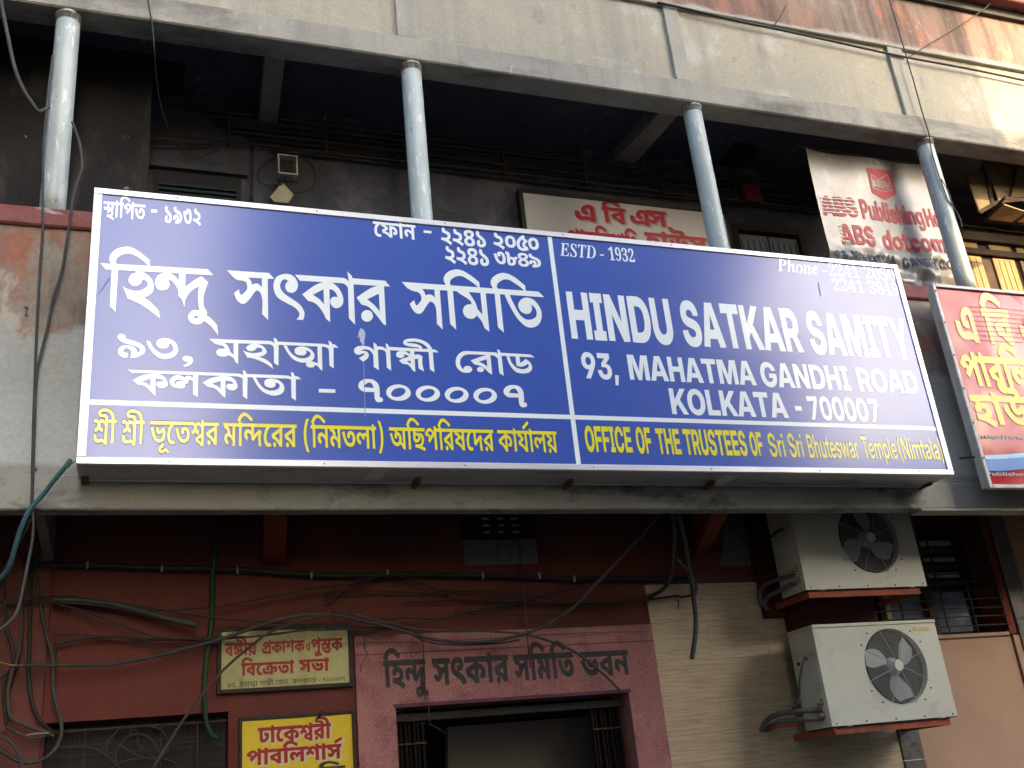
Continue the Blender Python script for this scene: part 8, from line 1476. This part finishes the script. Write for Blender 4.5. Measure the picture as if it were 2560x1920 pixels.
# open junction box with loose wires
a, b = P(694, 387, 1.52), P(744, 441, 1.52)
jb = thing('junction_box', ((a[0] + b[0]) / 2, 1.55, b[2]), 'open ivory junction box with loose wires on the verandah wall', 'junction box')
x0, x1, z0, z1 = a[0], b[0], b[2], a[2]
t_ = .012
for q in ((x0, x0 + t_, z0, z1), (x1 - t_, x1, z0, z1), (x0 + t_, x1 - t_, z0, z0 + t_), (x0 + t_, x1 - t_, z1 - t_, z1)):
    box('rim', q[0], q[1], 1.50, 1.598, q[2], q[3], 'box_ivory', jb)
box('back', x0 + t_, x1 - t_, 1.585, 1.597, z0 + t_, z1 - t_, 'conduit_brown', jb)
box('terminal', x0 + .05, x0 + .12, 1.54, 1.584, z0 + .04, z0 + .15, 'ac_dark', jb)
for k in range(5):
    pts = [(715 + k * 4, 425 + 3 * k, 1.55), (700 + 8 * k, 446, 1.53), (690 + 13 * k, 465 - 2 * k, 1.55), (680 + 18 * k, 455 - 5 * k, 1.57)]
    cable('loose_wire', pts, .004, 'cable_black', '', parent=jb)
cable('cable', [(735, 388, 1.57), (765, 395, 1.56), (785, 420, 1.55), (788, 450, 1.55), (770, 475, 1.55), (735, 483, 1.57)], .005, 'cable_black', 'thin black loop of wire to the right of the junction box')
cable('cable', [(695, 390, 1.57), (665, 405, 1.56), (645, 430, 1.55), (652, 455, 1.55), (680, 463, 1.56), (705, 452, 1.57)], .005, 'cable_black', 'thin black loop of wire to the left of the junction box')
q = [P(*R1(x, y), 1.56) for x, y in ((1735, 1120), (1805, 1195), (1770, 1245), (1685, 1240), (1660, 1210))]
m = MB(); k = len(q)
v = [tuple(p) for p in q] + [tuple(p + np.array([0, .03, 0])) for p in q]
m.add(v, [tuple(range(k))[::-1], tuple(range(k, 2 * k))] + [(i, (i + 1) % k, k + (i + 1) % k, k + i) for i in range(k)])
tag(m.build('card_notice', 'card'), 'tilted square of old card hanging under the junction box', 'notice')
def wall_box(px0, py0, px1, py1, y, d, name, mat, label, cat):
    a, b = P(px0, py0, y), P(px1, py1, y)
    t = thing(name, ((a[0] + b[0]) / 2, y, b[2]), label, cat)
    box('case', a[0], b[0], y, y + d, b[2], a[2], mat, t, .008)
    box('lid', a[0] + .012, b[0] - .012, y - .006, y - .0005, b[2] + .012, a[2] - .012, mat, t, .002)
    return t
wall_box(584, 243, 622, 275, 1.50, .09, 'fuse_box', 'red_soffit', 'small dark red fuse box at the left of the conduit run', 'fuse box')
wall_box(1860, 458, 1908, 503, 1.50, .09, 'fuse_box', 'red_bracket', 'red fuse box on the verandah wall between the white board and the banner', 'fuse box')
a, b = P(380, 196, 1.3), P(460, 240, 1.3)
tag(box('ceiling_hatch', a[0], b[0], 1.15, 1.5, 7.46, 7.498, 'window_void'), 'dark square fitting on the verandah ceiling near the left end', 'ceiling fitting')
a, b = P(1826, 366, 1.3), P(1888, 408, 1.3)
tag(box('ceiling_hatch', a[0], b[0], 1.2, 1.5, 7.43, 7.498, 'window_void'), 'dark square fitting on the verandah ceiling left of the banner', 'ceiling fitting')
# conduits
for k, (py, r, mt) in enumerate(((318, .012, 'conduit_brown'), (331, .011, 'conduit_brown'), (345, .013, 'cable_black'), (362, .011, 'conduit_brown'), (372, .010, 'cable_black'), (386, .012, 'conduit_brown'), (398, .014, 'cable_black'))):
    z = P(850, py, 1.56)[2]
    pts = [(x, 1.56 - .006 * (k % 2), min(7.48, z + .012 * math.sin(x * 1.3 + k * 2))) for x in np.linspace(.25 + .12 * k, 9.5, 30)]
    o = MB().tube(pts, r, 7).build('conduit', mt, None, smooth=True)
    tag(o, ['topmost rusty conduit along the top of the verandah wall', 'second conduit from the top of the verandah wall', 'third and black conduit of the verandah wall', 'fourth and brown conduit of the verandah wall', 'fifth and thin black conduit of the verandah wall', 'sixth and brown conduit of the verandah wall', 'lowest and thickest black conduit of the verandah wall'][k], 'conduit', 'conduits along the verandah wall')
sd = MB()
for k, x in enumerate(np.arange(.6, 9, .83)):
    zt_, zb_ = P(850, 322, 1.56)[2], P(850, 392, 1.56)[2]
    sd.box(x, x + .018, 1.535, 1.598, zb_, zt_)
tag(sd.build('conduit_saddles', 'conduit_brown'), 'row of small saddles clipping the conduits to the verandah wall', 'saddles')['kind'] = 'stuff'
cable('drop_pipe', [(*R1(1550, 900), 1.58), (*R1(1550, 1060), 1.58), (*R1(1547, 1230), 1.58)], .012, 'cable_black', 'thin black pipe dropping down the verandah wall left of the junction box', 'pipe')
cable('cable', [(*R1(550, 480), 1.2), (*R1(600, 600), 1.3), (*R1(660, 770), 1.4), (*R1(800, 860), 1.5), (*R1(1000, 880), 1.53), (*R1(1300, 880), 1.53)], .012, 'cable_black', 'thick black cable swooping into the verandah conduits from the left')
cable('cable', [(*R1(590, 490), 1.2), (*R1(650, 640), 1.3), (*R1(720, 780), 1.4), (*R1(860, 820), 1.5), (*R1(1200, 850), 1.53), (*R1(2000, 930), 1.54), (*R2(700, 990), 1.54)], .009, 'cable_black', 'thinner black cable following the verandah conduits')
for k, (yy, zz_) in enumerate(((470, 8), (500, 0), (525, 6))):
    cable('conduit', [(*R1(480, yy + zz_), 1.2), (*R1(600, yy + 5), 1.3), (*R1(780, yy - 8), 1.4)], .009, 'conduit_brown', ['upper', 'middle', 'lower'][k] + ' of three short rusty conduits by the first column', 'conduit')
cable('cable', [(*R2(1885, 900), 1.45), (*R2(1870, 980), 1.5), (*R2(1862, 1030), 1.55)], .012, 'cable_dusty', 'short dusty pipe hanging below the grey ceiling beam', 'pipe')
cable('cable', [(*R2(1780, 1075), 1.55), (*R2(1840, 1060), 1.5), (*R2(1895, 1045), 1.5)], .010, 'cable_dusty', 'short slanting dusty pipe under the grey ceiling beam', 'pipe')
# plywood boxes high on the right
VS_ = Z((2160, 360, 5.53))
pb = thing('plywood_box', (8.0, 1.2, 6.9), 'tan plywood box with dark edges hung high at the right end of the verandah', 'box')
def plate(pts, th, mat, name, par):
    return MB().slab([P(*VS_(a, b), y) for a, b, y in pts], th).build(name, mat, par)
plate([(1590, 940, .90), (1770, 880, .90), (1640, 290, .95), (1420, 480, .95)], .01, 'plywood', 'side_panel', pb)
plate([(1850, 790, .88), (2010, 730, .88), (2110, 315, .95), (1680, 250, .95)], .01, 'plywood', 'front_panel', pb)
plate([(2030, 735, .87), (2240, 750, .87), (2240, 320, .95), (2130, 320, .95)], .01, 'plywood', 'front_panel', pb)
for pts in (((1640, 280, .93), (1800, 900, .88)), ((2115, 310, .93), (2015, 735, .87)), ((1410, 475, .93), (1585, 950, .88)), ((1640, 255, .93), (2240, 330, .93)), ((1590, 945, .88), (1850, 800, .87)), ((1850, 800, .87), (2240, 760, .86))):
    MB().tube([P(*VS_(a, b), y) for a, b, y in pts], .022, 4).build('edge_batten', 'dark_wood', pb)
pl = thing('plywood_flap', (8.2, .8, 6.7), 'lit tan plywood flap with dark edges just below the plywood box', 'panel')
plate([(1690, 1045, 1.05), (2020, 1080, 1.05), (2240, 930, .75), (1930, 825, .75)], .012, 'shutter_tan', 'panel', pl)
plate([(2100, 1085, 1.05), (2260, 1100, 1.05), (2260, 960, .80), (2235, 940, .80)], .012, 'shutter_tan', 'panel', pl)
for pts in (((1670, 1050, 1.04), (1940, 740, .74)), ((1670, 1050, 1.04), (2240, 1110, 1.04)), ((2050, 1090, 1.04), (2240, 960, .80)), ((1940, 740, .74), (2240, 780, .74))):
    MB().tube([P(*VS_(a, b), y) for a, b, y in pts], .020, 4).build('edge_batten', 'dark_wood', pl)
# shuttered window at the right end of the verandah
sw = thing('shuttered_window', (9.0, 1.55, 5.5), 'sunlit tan wooden shutters in a dark frame at the right end of the verandah', 'window')
R3_ = lambda a, b: (1660 + a / 2.458, b / 2.458)
R6_ = lambda a, b: (1660 + a / 2.458, 600 + b / 2.458)
xa, xb = P(2395, 640, 1.5)[0], 10.4
zt_ = P(2480, 606, 1.5)[2]
box('backing', xa - .3, xb, 1.56, 1.598, 5.3, zt_ + .12, 'dark_wood', sw)
x = xa; k = 0
zr = P(2480, 638, 1.5)[2]
while x < xb - .3:
    wdt = .36 if k % 2 == 0 else .34
    box('top_panel', x + .03, x + wdt * 1.0, 1.535, 1.559, zr + .09, zt_ - .01, 'shutter_tan', sw, .004)
    lf = box('shutter_leaf', x + .03, x + wdt, 1.535, 1.559, 5.35, zr - .01, 'shutter_tan', sw, .004)
    for j in range(1, 4):
        box('groove', x + .03 + (wdt - .03) * j / 4 - .004, x + .03 + (wdt - .03) * j / 4 + .004, 1.532, 1.534, 5.4, zr - .03, 'dark_wood', lf)
    x += wdt + (.05 if k % 2 else .13); k += 1
box('transom', xa - .2, xb, 1.50, 1.534, zr + .005, zr + .075, 'dark_wood', sw, .004)
box('head', xa - .3, xb, 1.48, 1.534, zt_ + .0, zt_ + .11, 'dark_wood', sw, .004)

# ================================================================== cables over the front
A_r, B_r = Z((0, 1245, 2.458)), Z((850, 1245, 2.458))
VCc, R4 = Z((0, 1560, 4.608)), Z((0, 600, 2.458))
def cb(view, pts, r, mat, label, cat='cable', **k):
    if view in (A_r, B_r, VCc) and mat != 'hose_green' and r < .02: r *= .76
    return cable('cable' if cat == 'cable' else cat, [(*view(a, b), y) for a, b, y in pts], r, mat, label, cat, **k)
cable('cable', [(2, -20, .25), (4, 12, .25), (16, 73, .25), (37, 171, .25), (61, 228, .25), (78, 254, .25), (94, 277, .26), (108, 275, .30), (122, 268, .33)], .013, 'cable_grey', 'thick grey cable hanging from the top left corner to the first column')
cable('cable', [(132, 139, .33), (118, 252, .32), (109, 366, .31), (107, 488, .28), (107, 570, .27), (100, 675, .28), (97, 722, .28), (91, 844, .29), (87, 966, .29), (83, 1088, .29), (80, 1251, .29), (83, 1330, .29), (66, 1428, .28), (45, 1522, .27), (24, 1554, .26), (-6, 1578, .25)], .0085, 'cable_grey', 'long grey cable running down beside the first column and over the balcony')
cable('cable', [(181, 305, .36), (199, 358, .30), (205, 411, .28), (203, 427, .27), (183, 488, .27), (175, 549, .27), (155, 675, .28), (134, 742, .28), (118, 820, .28), (98, 901, .28), (91, 946, .28), (87, 1047, .28), (81, 1210, .28), (79, 1262, .29)], .009, 'cable_grey', 'grey cable with a kink hanging to the right of the first column')
cable('cable', [(110, 330, .36), (109, 420, .34), (108, 490, .29), (106, 560, .28)], .0035, 'cable_black', 'hair thin black wire against the left side of the first column')
cb(R4, [(435, 1350, .18), (400, 1395, .18), (330, 1480, .20), (260, 1570, .24), (185, 1655, .26), (130, 1770, .30), (90, 1900, .35), (60, 2000, .40), (20, 2060, .45), (-60, 2130, .5)], .014, 'cable_teal', 'teal cable rising from the lower left to the corner of the blue sign')
cb(R4, [(470, 1358, .05), (440, 1375, .12), (425, 1395, .17), (415, 1380, .18)], .003, 'cable_dusty', 'thin tie wire between the teal cable and the sign corner', 'wire')
cb(A_r, [(185, 130, .35), (150, 220, .4), (110, 290, .5), (75, 360, .6), (20, 440, .7)], .008, 'cable_brown', 'thin brown cable hanging behind the teal one at the left')
cb(R1, [(905, -20, .30), (912, 20, .30), (935, 150, .30), (948, 300, .34), (955, 420, .5), (985, 640, .8), (1040, 800, 1.0), (1090, 900, 1.2), (1140, 950, 1.3), (1190, 973, 1.35), (1270, 950, 1.4), (1380, 900, 1.5)], .0055, 'cable_black', 'thin black wire looping from the upper beam into the verandah')
cb(R3_, [(1380, -20, .30), (1440, 180, .30), (1490, 350, .30), (1540, 520, .30), (1590, 700, .31), (1628, 822, .33), (1645, 930, .36), (1690, 1080, .36), (1715, 1150, .36), (1745, 1230, .36), (1790, 1290, .36), (1820, 1350, .37), (1832, 1395, .37)], .0065, 'cable_black', 'black wire running down the upper wall and along the right hand column')
cb(R3_, [(1700, 1100, .37), (1745, 1180, .38), (1775, 1270, .38), (1800, 1310, .38), (1825, 1360, .38)], .009, 'cable_black', 'short thick black cable beside the right hand column')
cb(R3_, [(2040, -10, .26), (1960, 60, .28), (1800, 170, .31), (1640, 265, .33), (1500, 355, .345)], .005, 'cable_black', 'thin wire slanting over the upper wall at the top right', 'wire')
cb(R3_, [(752, 30, .31), (710, 110, .33), (665, 172, .345)], .005, 'cable_black', 'short slanting wire at the upper moulding, right of centre', 'wire')
cb(R3_, [(-40, 15, .34), (100, 45, .34), (300, 92, .34), (480, 135, .343), (665, 172, .343), (1000, 245, .343), (1300, 312, .343), (1490, 352, .343), (1900, 428, .343), (2300, 512, .343)], .012, 'cable_black', 'black cable fixed along the moulding of the upper wall')

cb(A_r, [(200, 415, 1.44), (540, 413, 1.44), (1000, 430, 1.44), (1460, 440, 1.44), (1900, 470, 1.44), (2200, 476, 1.44), (2500, 470, 1.44), (3100, 478, 1.44), (3500, 495, 1.44), (4250, 498, 1.44)], .022, 'cable_black', 'thick dark pipe clipped along the whole red wall', 'pipe')
for k, (px, py) in enumerate(((218, 1412), (405, 1420), (594, 1424), (779, 1437), (970, 1430), (1208, 1438), (1350, 1438), (1437, 1446))):
    p = P(px, py, 1.41)
    tag(MB().bbox(p[0] - .009, p[0] + .009, 1.412, 1.425, p[2] - .028, p[2] + .022, .002).build('pipe_clip', 'clip_pale'), ['first', 'second', 'third', 'fourth', 'fifth', 'sixth', 'seventh', 'eighth'][k] + ' pale clip from the left on the thick dark pipe of the red wall', 'clip', 'pale clips on the dark pipe')
cb(A_r, [(140, 1027, 1.30), (350, 1028, 1.32), (600, 1025, 1.33), (800, 1003, 1.33), (1000, 962, 1.33), (1180, 915, 1.32), (1350, 870, 1.31), (1500, 818, 1.30), (1650, 765, 1.28), (1800, 728, 1.26), (1950, 715, 1.25), (2100, 725, 1.25), (2250, 760, 1.25), (2420, 800, 1.25), (2600, 855, 1.24), (2800, 885, 1.22), (3000, 882, 1.20), (3120, 862, 1.18), (3300, 805, 1.14), (3490, 700, 1.08), (3650, 540, 1.0), (3840, 340, .9), (3960, 210, .8), (4060, 90, .7)], .0165, 'cable_grey', 'thick grey cable sagging across the wall and rising to the right')
cb(A_r, [(935, 1670, 1.15), (1050, 1480, 1.18), (1150, 1330, 1.20), (1250, 1200, 1.21), (1350, 1080, 1.22), (1450, 985, 1.22), (1560, 895, 1.23), (1650, 830, 1.23), (1780, 775, 1.23), (1900, 740, 1.23), (2050, 715, 1.23)], .0125, 'cable_brown', 'brown cable climbing from the grilled window over the cream board')
cb(B_r, [(80, 715, 1.24), (200, 745, 1.24), (330, 775, 1.24), (450, 805, 1.25), (700, 818, 1.25), (900, 818, 1.26), (1100, 832, 1.28), (1200, 852, 1.30), (1330, 895, 1.33), (1450, 950, 1.36), (1570, 1040, 1.38), (1660, 1120, 1.39), (1735, 1198, 1.40)], .0125, 'cable_dusty', 'dusty cable crossing the painted name down to the door corner')
cb(B_r, [(165, 850, 1.33), (240, 835, 1.31), (330, 800, 1.27), (420, 790, 1.25)], .009, 'cable_dusty', 'short dusty cable end right of the cream board')
cb(B_r, [(330, 795, 1.26), (430, 830, 1.25), (520, 880, 1.24), (650, 900, 1.24), (800, 903, 1.24), (1000, 890, 1.22), (1110, 870, 1.2)], .007, 'cable_black', 'thin black cable hanging just under the thick grey one')
cb(A_r, [(1338, 70, 1.25), (1332, 200, 1.27), (1322, 330, 1.30), (1308, 480, 1.34), (1305, 680, 1.38), (1292, 820, 1.38), (1268, 1000, 1.38), (1256, 1150, 1.38), (1256, 1270, 1.38), (1268, 1380, 1.39), (1295, 1450, 1.40), (1340, 1478, 1.42)], .017, 'hose_green', 'green hose hanging down the red wall left of the cream board', 'hose')
o = cb(A_r, [(330, 622, 1.38), (560, 632, 1.38), (750, 665, 1.37), (900, 705, 1.36), (1080, 752, 1.35), (1210, 778, 1.34)], .0205, 'hose_grey', 'open ended grey pipe poking out of the cables on the left', 'pipe')
bundle = [
 ([(-60, 640, 1.36), (150, 620, 1.36), (350, 600, 1.36), (600, 625, 1.36), (850, 665, 1.36), (1100, 705, 1.36), (1400, 745, 1.35), (1800, 775, 1.33), (2200, 803, 1.30), (2500, 800, 1.28)], .010, 'cable_black', 'black cable from the left edge sagging past the top of the cream board'),
 ([(-60, 660, 1.37), (200, 640, 1.37), (500, 650, 1.37), (900, 690, 1.37), (1300, 670, 1.37), (1600, 620, 1.37), (1900, 560, 1.36), (2200, 520, 1.35), (2330, 480, 1.34)], .009, 'cable_black', 'black cable rising toward the dark pipe above the cream board'),
 ([(340, 650, 1.37), (500, 690, 1.37), (650, 745, 1.37), (800, 800, 1.37), (950, 850, 1.37), (1150, 868, 1.36), (1450, 860, 1.33), (1700, 835, 1.30), (1900, 810, 1.28), (2300, 806, 1.27)], .010, 'cable_black', 'black cable dipping low on the red wall and crossing the cream board'),
 ([(335, 908, 1.42), (420, 880, 1.42), (550, 860, 1.42), (700, 850, 1.42), (870, 868, 1.42), (1130, 868, 1.42), (1340, 857, 1.40), (1500, 855, 1.36)], .012, 'cable_black', 'black cable leaving the corner bend on the left part of the red wall'),
 ([(335, 838, 1.44), (520, 842, 1.44), (740, 855, 1.44), (1000, 870, 1.44), (1340, 882, 1.42)], .005, 'cable_black', 'hair thin wire along the left part of the red wall'),
 ([(480, 862, 1.43), (700, 872, 1.43), (860, 895, 1.43), (1030, 925, 1.43), (1200, 918, 1.42), (1360, 900, 1.40)], .005, 'cable_black', 'thin wire sagging below the other wires on the left'),
 ([(-40, 455, 1.1), (30, 440, 1.12), (110, 300, 1.14), (250, 380, 1.2), (330, 400, 1.3)], .004, 'cable_brown', 'thin brown wire fraying at the left bracket'),
]
for pts, r, mt, lb in bundle: cb(A_r, pts, r, mt, lb, group='tangled cables on the red wall')
bundle2 = [
 ([(-100, 640, 1.38), (0, 580, 1.38), (90, 520, 1.38), (190, 482, 1.38), (370, 480, 1.38), (480, 515, 1.38), (600, 562, 1.38), (800, 600, 1.38), (1000, 625, 1.38), (1300, 638, 1.38), (1550, 645, 1.38), (1800, 640, 1.37), (1930, 600, 1.30), (2010, 520, 1.15), (2045, 400, 1.0), (2060, 250, .8), (2055, 80, .6)], .012, 'cable_black', 'black cable crossing above the doorway and turning up at the right'),
 ([(-100, 590, 1.42), (200, 575, 1.42), (500, 580, 1.42), (800, 570, 1.42), (1100, 590, 1.42), (1400, 640, 1.42), (1700, 660, 1.42)], .008, 'cable_black', 'fairly straight black cable high above the doorway'),
 ([(-50, 700, 1.36), (200, 745, 1.36), (450, 735, 1.36), (620, 745, 1.36), (800, 702, 1.36), (950, 660, 1.37), (1130, 630, 1.38)], .009, 'cable_black', 'black cable rising right from the top corner of the cream board'),
 ([(330, 790, 1.30), (520, 768, 1.33), (700, 725, 1.36), (860, 690, 1.38), (1060, 650, 1.39), (1250, 600, 1.40), (1380, 565, 1.42), (1500, 520, 1.43)], .008, 'cable_black', 'black cable slanting up toward the dark pipe above the doorway'),
 ([(700, 705, 1.40), (930, 718, 1.40), (1200, 715, 1.40), (1500, 712, 1.40), (1780, 705, 1.40)], .006, 'cable_black', 'thin straight wire just above the pink surround'),
 ([(400, 640, 1.43), (800, 630, 1.43), (1200, 655, 1.43), (1600, 650, 1.43), (1890, 600, 1.42)], .007, 'cable_black', 'thin black cable under the ventilator'),
 ([(-50, 900, 1.42), (200, 888, 1.42), (600, 880, 1.42), (1000, 858, 1.42), (1500, 828, 1.42), (1900, 822, 1.42)], .003, 'cable_black', 'hair thin wire stretched across the pink surround'),
 ([(-100, 800, 1.38), (100, 800, 1.36), (340, 790, 1.33)], .007, 'cable_black', 'thin black cable passing in front of the corner of the cream board'),
 ([(1200, 790, 1.41), (1500, 775, 1.41), (1880, 760, 1.41)], .006, 'cable_dusty', 'pale dusty wire along the top edge of the pink surround'),
]
for pts, r, mt, lb in bundle2: cb(B_r, pts, r, mt, lb, group='tangled cables above the doorway')
cb(B_r, [(1100, 240, 1.38), (1112, 400, 1.38), (1125, 560, 1.32), (1142, 700, 1.24), (1152, 850, 1.2), (1160, 960, 1.22), (1168, 1040, 1.3)], .006, 'cable_brown', 'thin brown strand hanging down in front of the painted name')
cb(B_r, [(495, 830, 1.25), (510, 900, 1.25), (515, 1000, 1.26), (520, 1120, 1.3), (525, 1245, 1.35)], .008, 'cable_brown', 'frayed brown strand hanging over the first painted word')
cb(B_r, [(540, 1180, 1.4), (545, 1300, 1.4), (552, 1380, 1.42), (600, 1415, 1.5), (655, 1450, 1.6)], .0035, 'cable_dusty', 'fine pale thread dangling into the doorway', 'thread')
cb(B_r, [(335, 1300, 1.44), (450, 1355, 1.46), (560, 1400, 1.5)], .002, 'cable_dusty', 'fine thread across the upper left corner of the doorway', 'thread')
cb(B_r, [(150, 850, 1.42), (152, 920, 1.42), (170, 960, 1.43), (150, 990, 1.43), (130, 1030, 1.43), (125, 1070, 1.44)], .0035, 'cable_black', 'short black wire curling down at the left edge of the pink surround', 'wire')
for k, x in enumerate((970, 1010, 1075)):
    cb(B_r, [(x, 110, 1.42), (x + 3, 230, 1.42), (x + (5, 35, 35)[k], 300 + 20 * k, 1.42), (x + (0, 40, 40)[k], 400, 1.42)], .004, 'cable_black', ['left', 'middle', 'right'][k] + ' of three thin wires hanging over the ventilator', 'wire')
VR = Z((1600, 1240, 4.424))
cb(VR, [(355, 150, .62), (380, 400, .75), (378, 560, .85), (368, 720, .92), (350, 860, 1.0), (320, 950, 1.08), (260, 1030, 1.2), (180, 1080, 1.32), (80, 1112, 1.40)], .015, 'hose_grey', 'grey cable coming down from the balcony and bending left over the stone')
cb(VR, [(405, 150, .62), (450, 300, .7), (490, 470, .78), (520, 640, .86), (545, 800, .92), (570, 950, 1.0), (590, 1100, 1.05), (608, 1250, 1.08), (618, 1380, 1.1), (615, 1500, 1.1), (605, 1600, 1.1), (590, 1700, 1.1), (576, 1800, 1.1)], .019, 'hose_grey', 'thick grey cable hanging loose over the stone cladding')
cb(VR, [(560, 880, 1.0), (610, 950, 1.03), (625, 1020, 1.05), (605, 1120, 1.07), (600, 1200, 1.09)], .012, 'hose_grey', 'second strand taped to the loose thick grey cable')
cb(VR, [(405, 690, .88), (470, 760, .9), (530, 820, .92)], .009, 'hose_grey', 'short grey cable joining the two hanging ones')
cb(VR, [(600, 770, .95), (680, 720, 1.05), (760, 670, 1.15), (880, 640, 1.3)], .007, 'cable_brown', 'thin cable slanting up toward the red bracket at the right')
cb(VR, [(60, 1150, 1.42), (200, 1130, 1.42), (300, 1120, 1.41), (380, 1105, 1.40), (470, 1118, 1.3), (560, 1100, 1.15)], .009, 'cable_black', 'dark cable across the top of the stone cladding')
cb(VR, [(395, 1120, 1.42), (420, 1170, 1.42), (428, 1210, 1.42), (415, 1250, 1.42)], .004, 'cable_black', 'small loose wire end on the stone cladding', 'wire')
cb(VR, [(1010, 230, .9), (1070, 290, 1.0), (1150, 370, 1.2), (1230, 430, 1.35)], .012, 'cable_black', 'short black cable behind the red balcony bracket')
cb(VR, [(1255, 955, 1.38), (1350, 910, 1.3), (1450, 870, 1.15), (1520, 850, 1.05)], .004, 'cable_brown', 'thin brown wire beside the hoses of the upper outdoor unit', 'wire')
left_bundle = [
 ([(20, -760, 1.39), (40, -420, 1.38), (55, -200, 1.37), (75, 40, 1.36), (110, 150, 1.36), (150, 300, 1.36), (150, 400, 1.36), (145, 480, 1.34), (95, 560, 1.34), (60, 640, 1.34), (45, 850, 1.36), (55, 1020, 1.36), (72, 1160, 1.37)], .014, 'cable_black', 'outermost dark cable on the maroon pilaster'),
 ([(285, -760, 1.42), (262, -420, 1.40), (256, -200, 1.39), (250, -20, 1.38), (240, 150, 1.38), (215, 330, 1.36), (185, 430, 1.34), (140, 540, 1.32), (110, 660, 1.33), (90, 800, 1.34), (95, 950, 1.34), (125, 1060, 1.34), (200, 1125, 1.32), (290, 1165, 1.32), (400, 1205, 1.32), (520, 1240, 1.33), (620, 1295, 1.36)], .015, 'cable_dusty', 'dusty cable curving across the foot of the maroon pilaster'),
 ([(370, -760, 1.43), (352, -440, 1.42), (348, -240, 1.41), (345, -40, 1.40), (338, 150, 1.40), (335, 350, 1.38), (328, 550, 1.38), (340, 720, 1.36), (360, 860, 1.36), (400, 990, 1.36), (460, 1110, 1.36), (540, 1190, 1.38), (600, 1240, 1.40)], .016, 'cable_black', 'thick black cable running down the maroon pilaster'),
 ([(400, -760, 1.42), (440, -420, 1.40), (470, -200, 1.39), (500, -20, 1.38), (540, 130, 1.37), (585, 290, 1.35), (608, 450, 1.34), (610, 600, 1.34), (615, 760, 1.34), (640, 900, 1.34), (680, 1040, 1.34), (708, 1180, 1.34), (700, 1300, 1.33), (640, 1430, 1.30), (540, 1530, 1.28), (420, 1585, 1.26), (300, 1595, 1.25), (180, 1565, 1.24), (80, 1500, 1.23), (-30, 1430, 1.22)], .016, 'cable_grey', 'long grey cable that turns back left below the window corner'),
 ([(-30, 1285, 1.2), (80, 1330, 1.2), (150, 1390, 1.2), (205, 1470, 1.2), (240, 1570, 1.2), (262, 1700, 1.2)], .014, 'cable_grey', 'grey cable leaving the picture at the lower left'),
 ([(80, 1185, 1.33), (180, 1245, 1.32), (290, 1290, 1.32), (380, 1310, 1.32), (470, 1300, 1.33), (550, 1275, 1.35)], .014, 'cable_dusty', 'dusty cable knotted with tape at the foot of the pilaster'),
 ([(-30, 430, 1.3), (60, 455, 1.3), (150, 475, 1.3), (280, 474, 1.3)], .005, 'cable_yellow', 'yellow twine at the left edge', ),
 ([(-30, 660, 1.3), (50, 590, 1.32), (110, 530, 1.33), (160, 490, 1.34)], .010, 'cable_black', 'short dark cable at the left edge under the twine'),
 ([(520, 100, 1.40), (570, 250, 1.38), (600, 420, 1.37), (625, 600, 1.37), (635, 200, 1.40)], .008, 'cable_black', 'thin black cable doubled at the corner bend'),
]
for pts, r, mt, lb in left_bundle: cb(VCc, pts, r, mt, lb, group='cables on the maroon pilaster')
for k, (a, b) in enumerate((((-20, 1230), (60, 1262)), ((300, 1282), (560, 1258)))):
    cb(VCc, [(a[0], a[1], 1.30), ((a[0] + b[0]) / 2, (a[1] + b[1]) / 2 - 8, 1.30), (b[0], b[1], 1.32)], .007, 'clip_pale' if k else 'cable_dusty', ['dusty', 'pale'][k] + ' tie tape around the cables at the pilaster foot', 'tie')
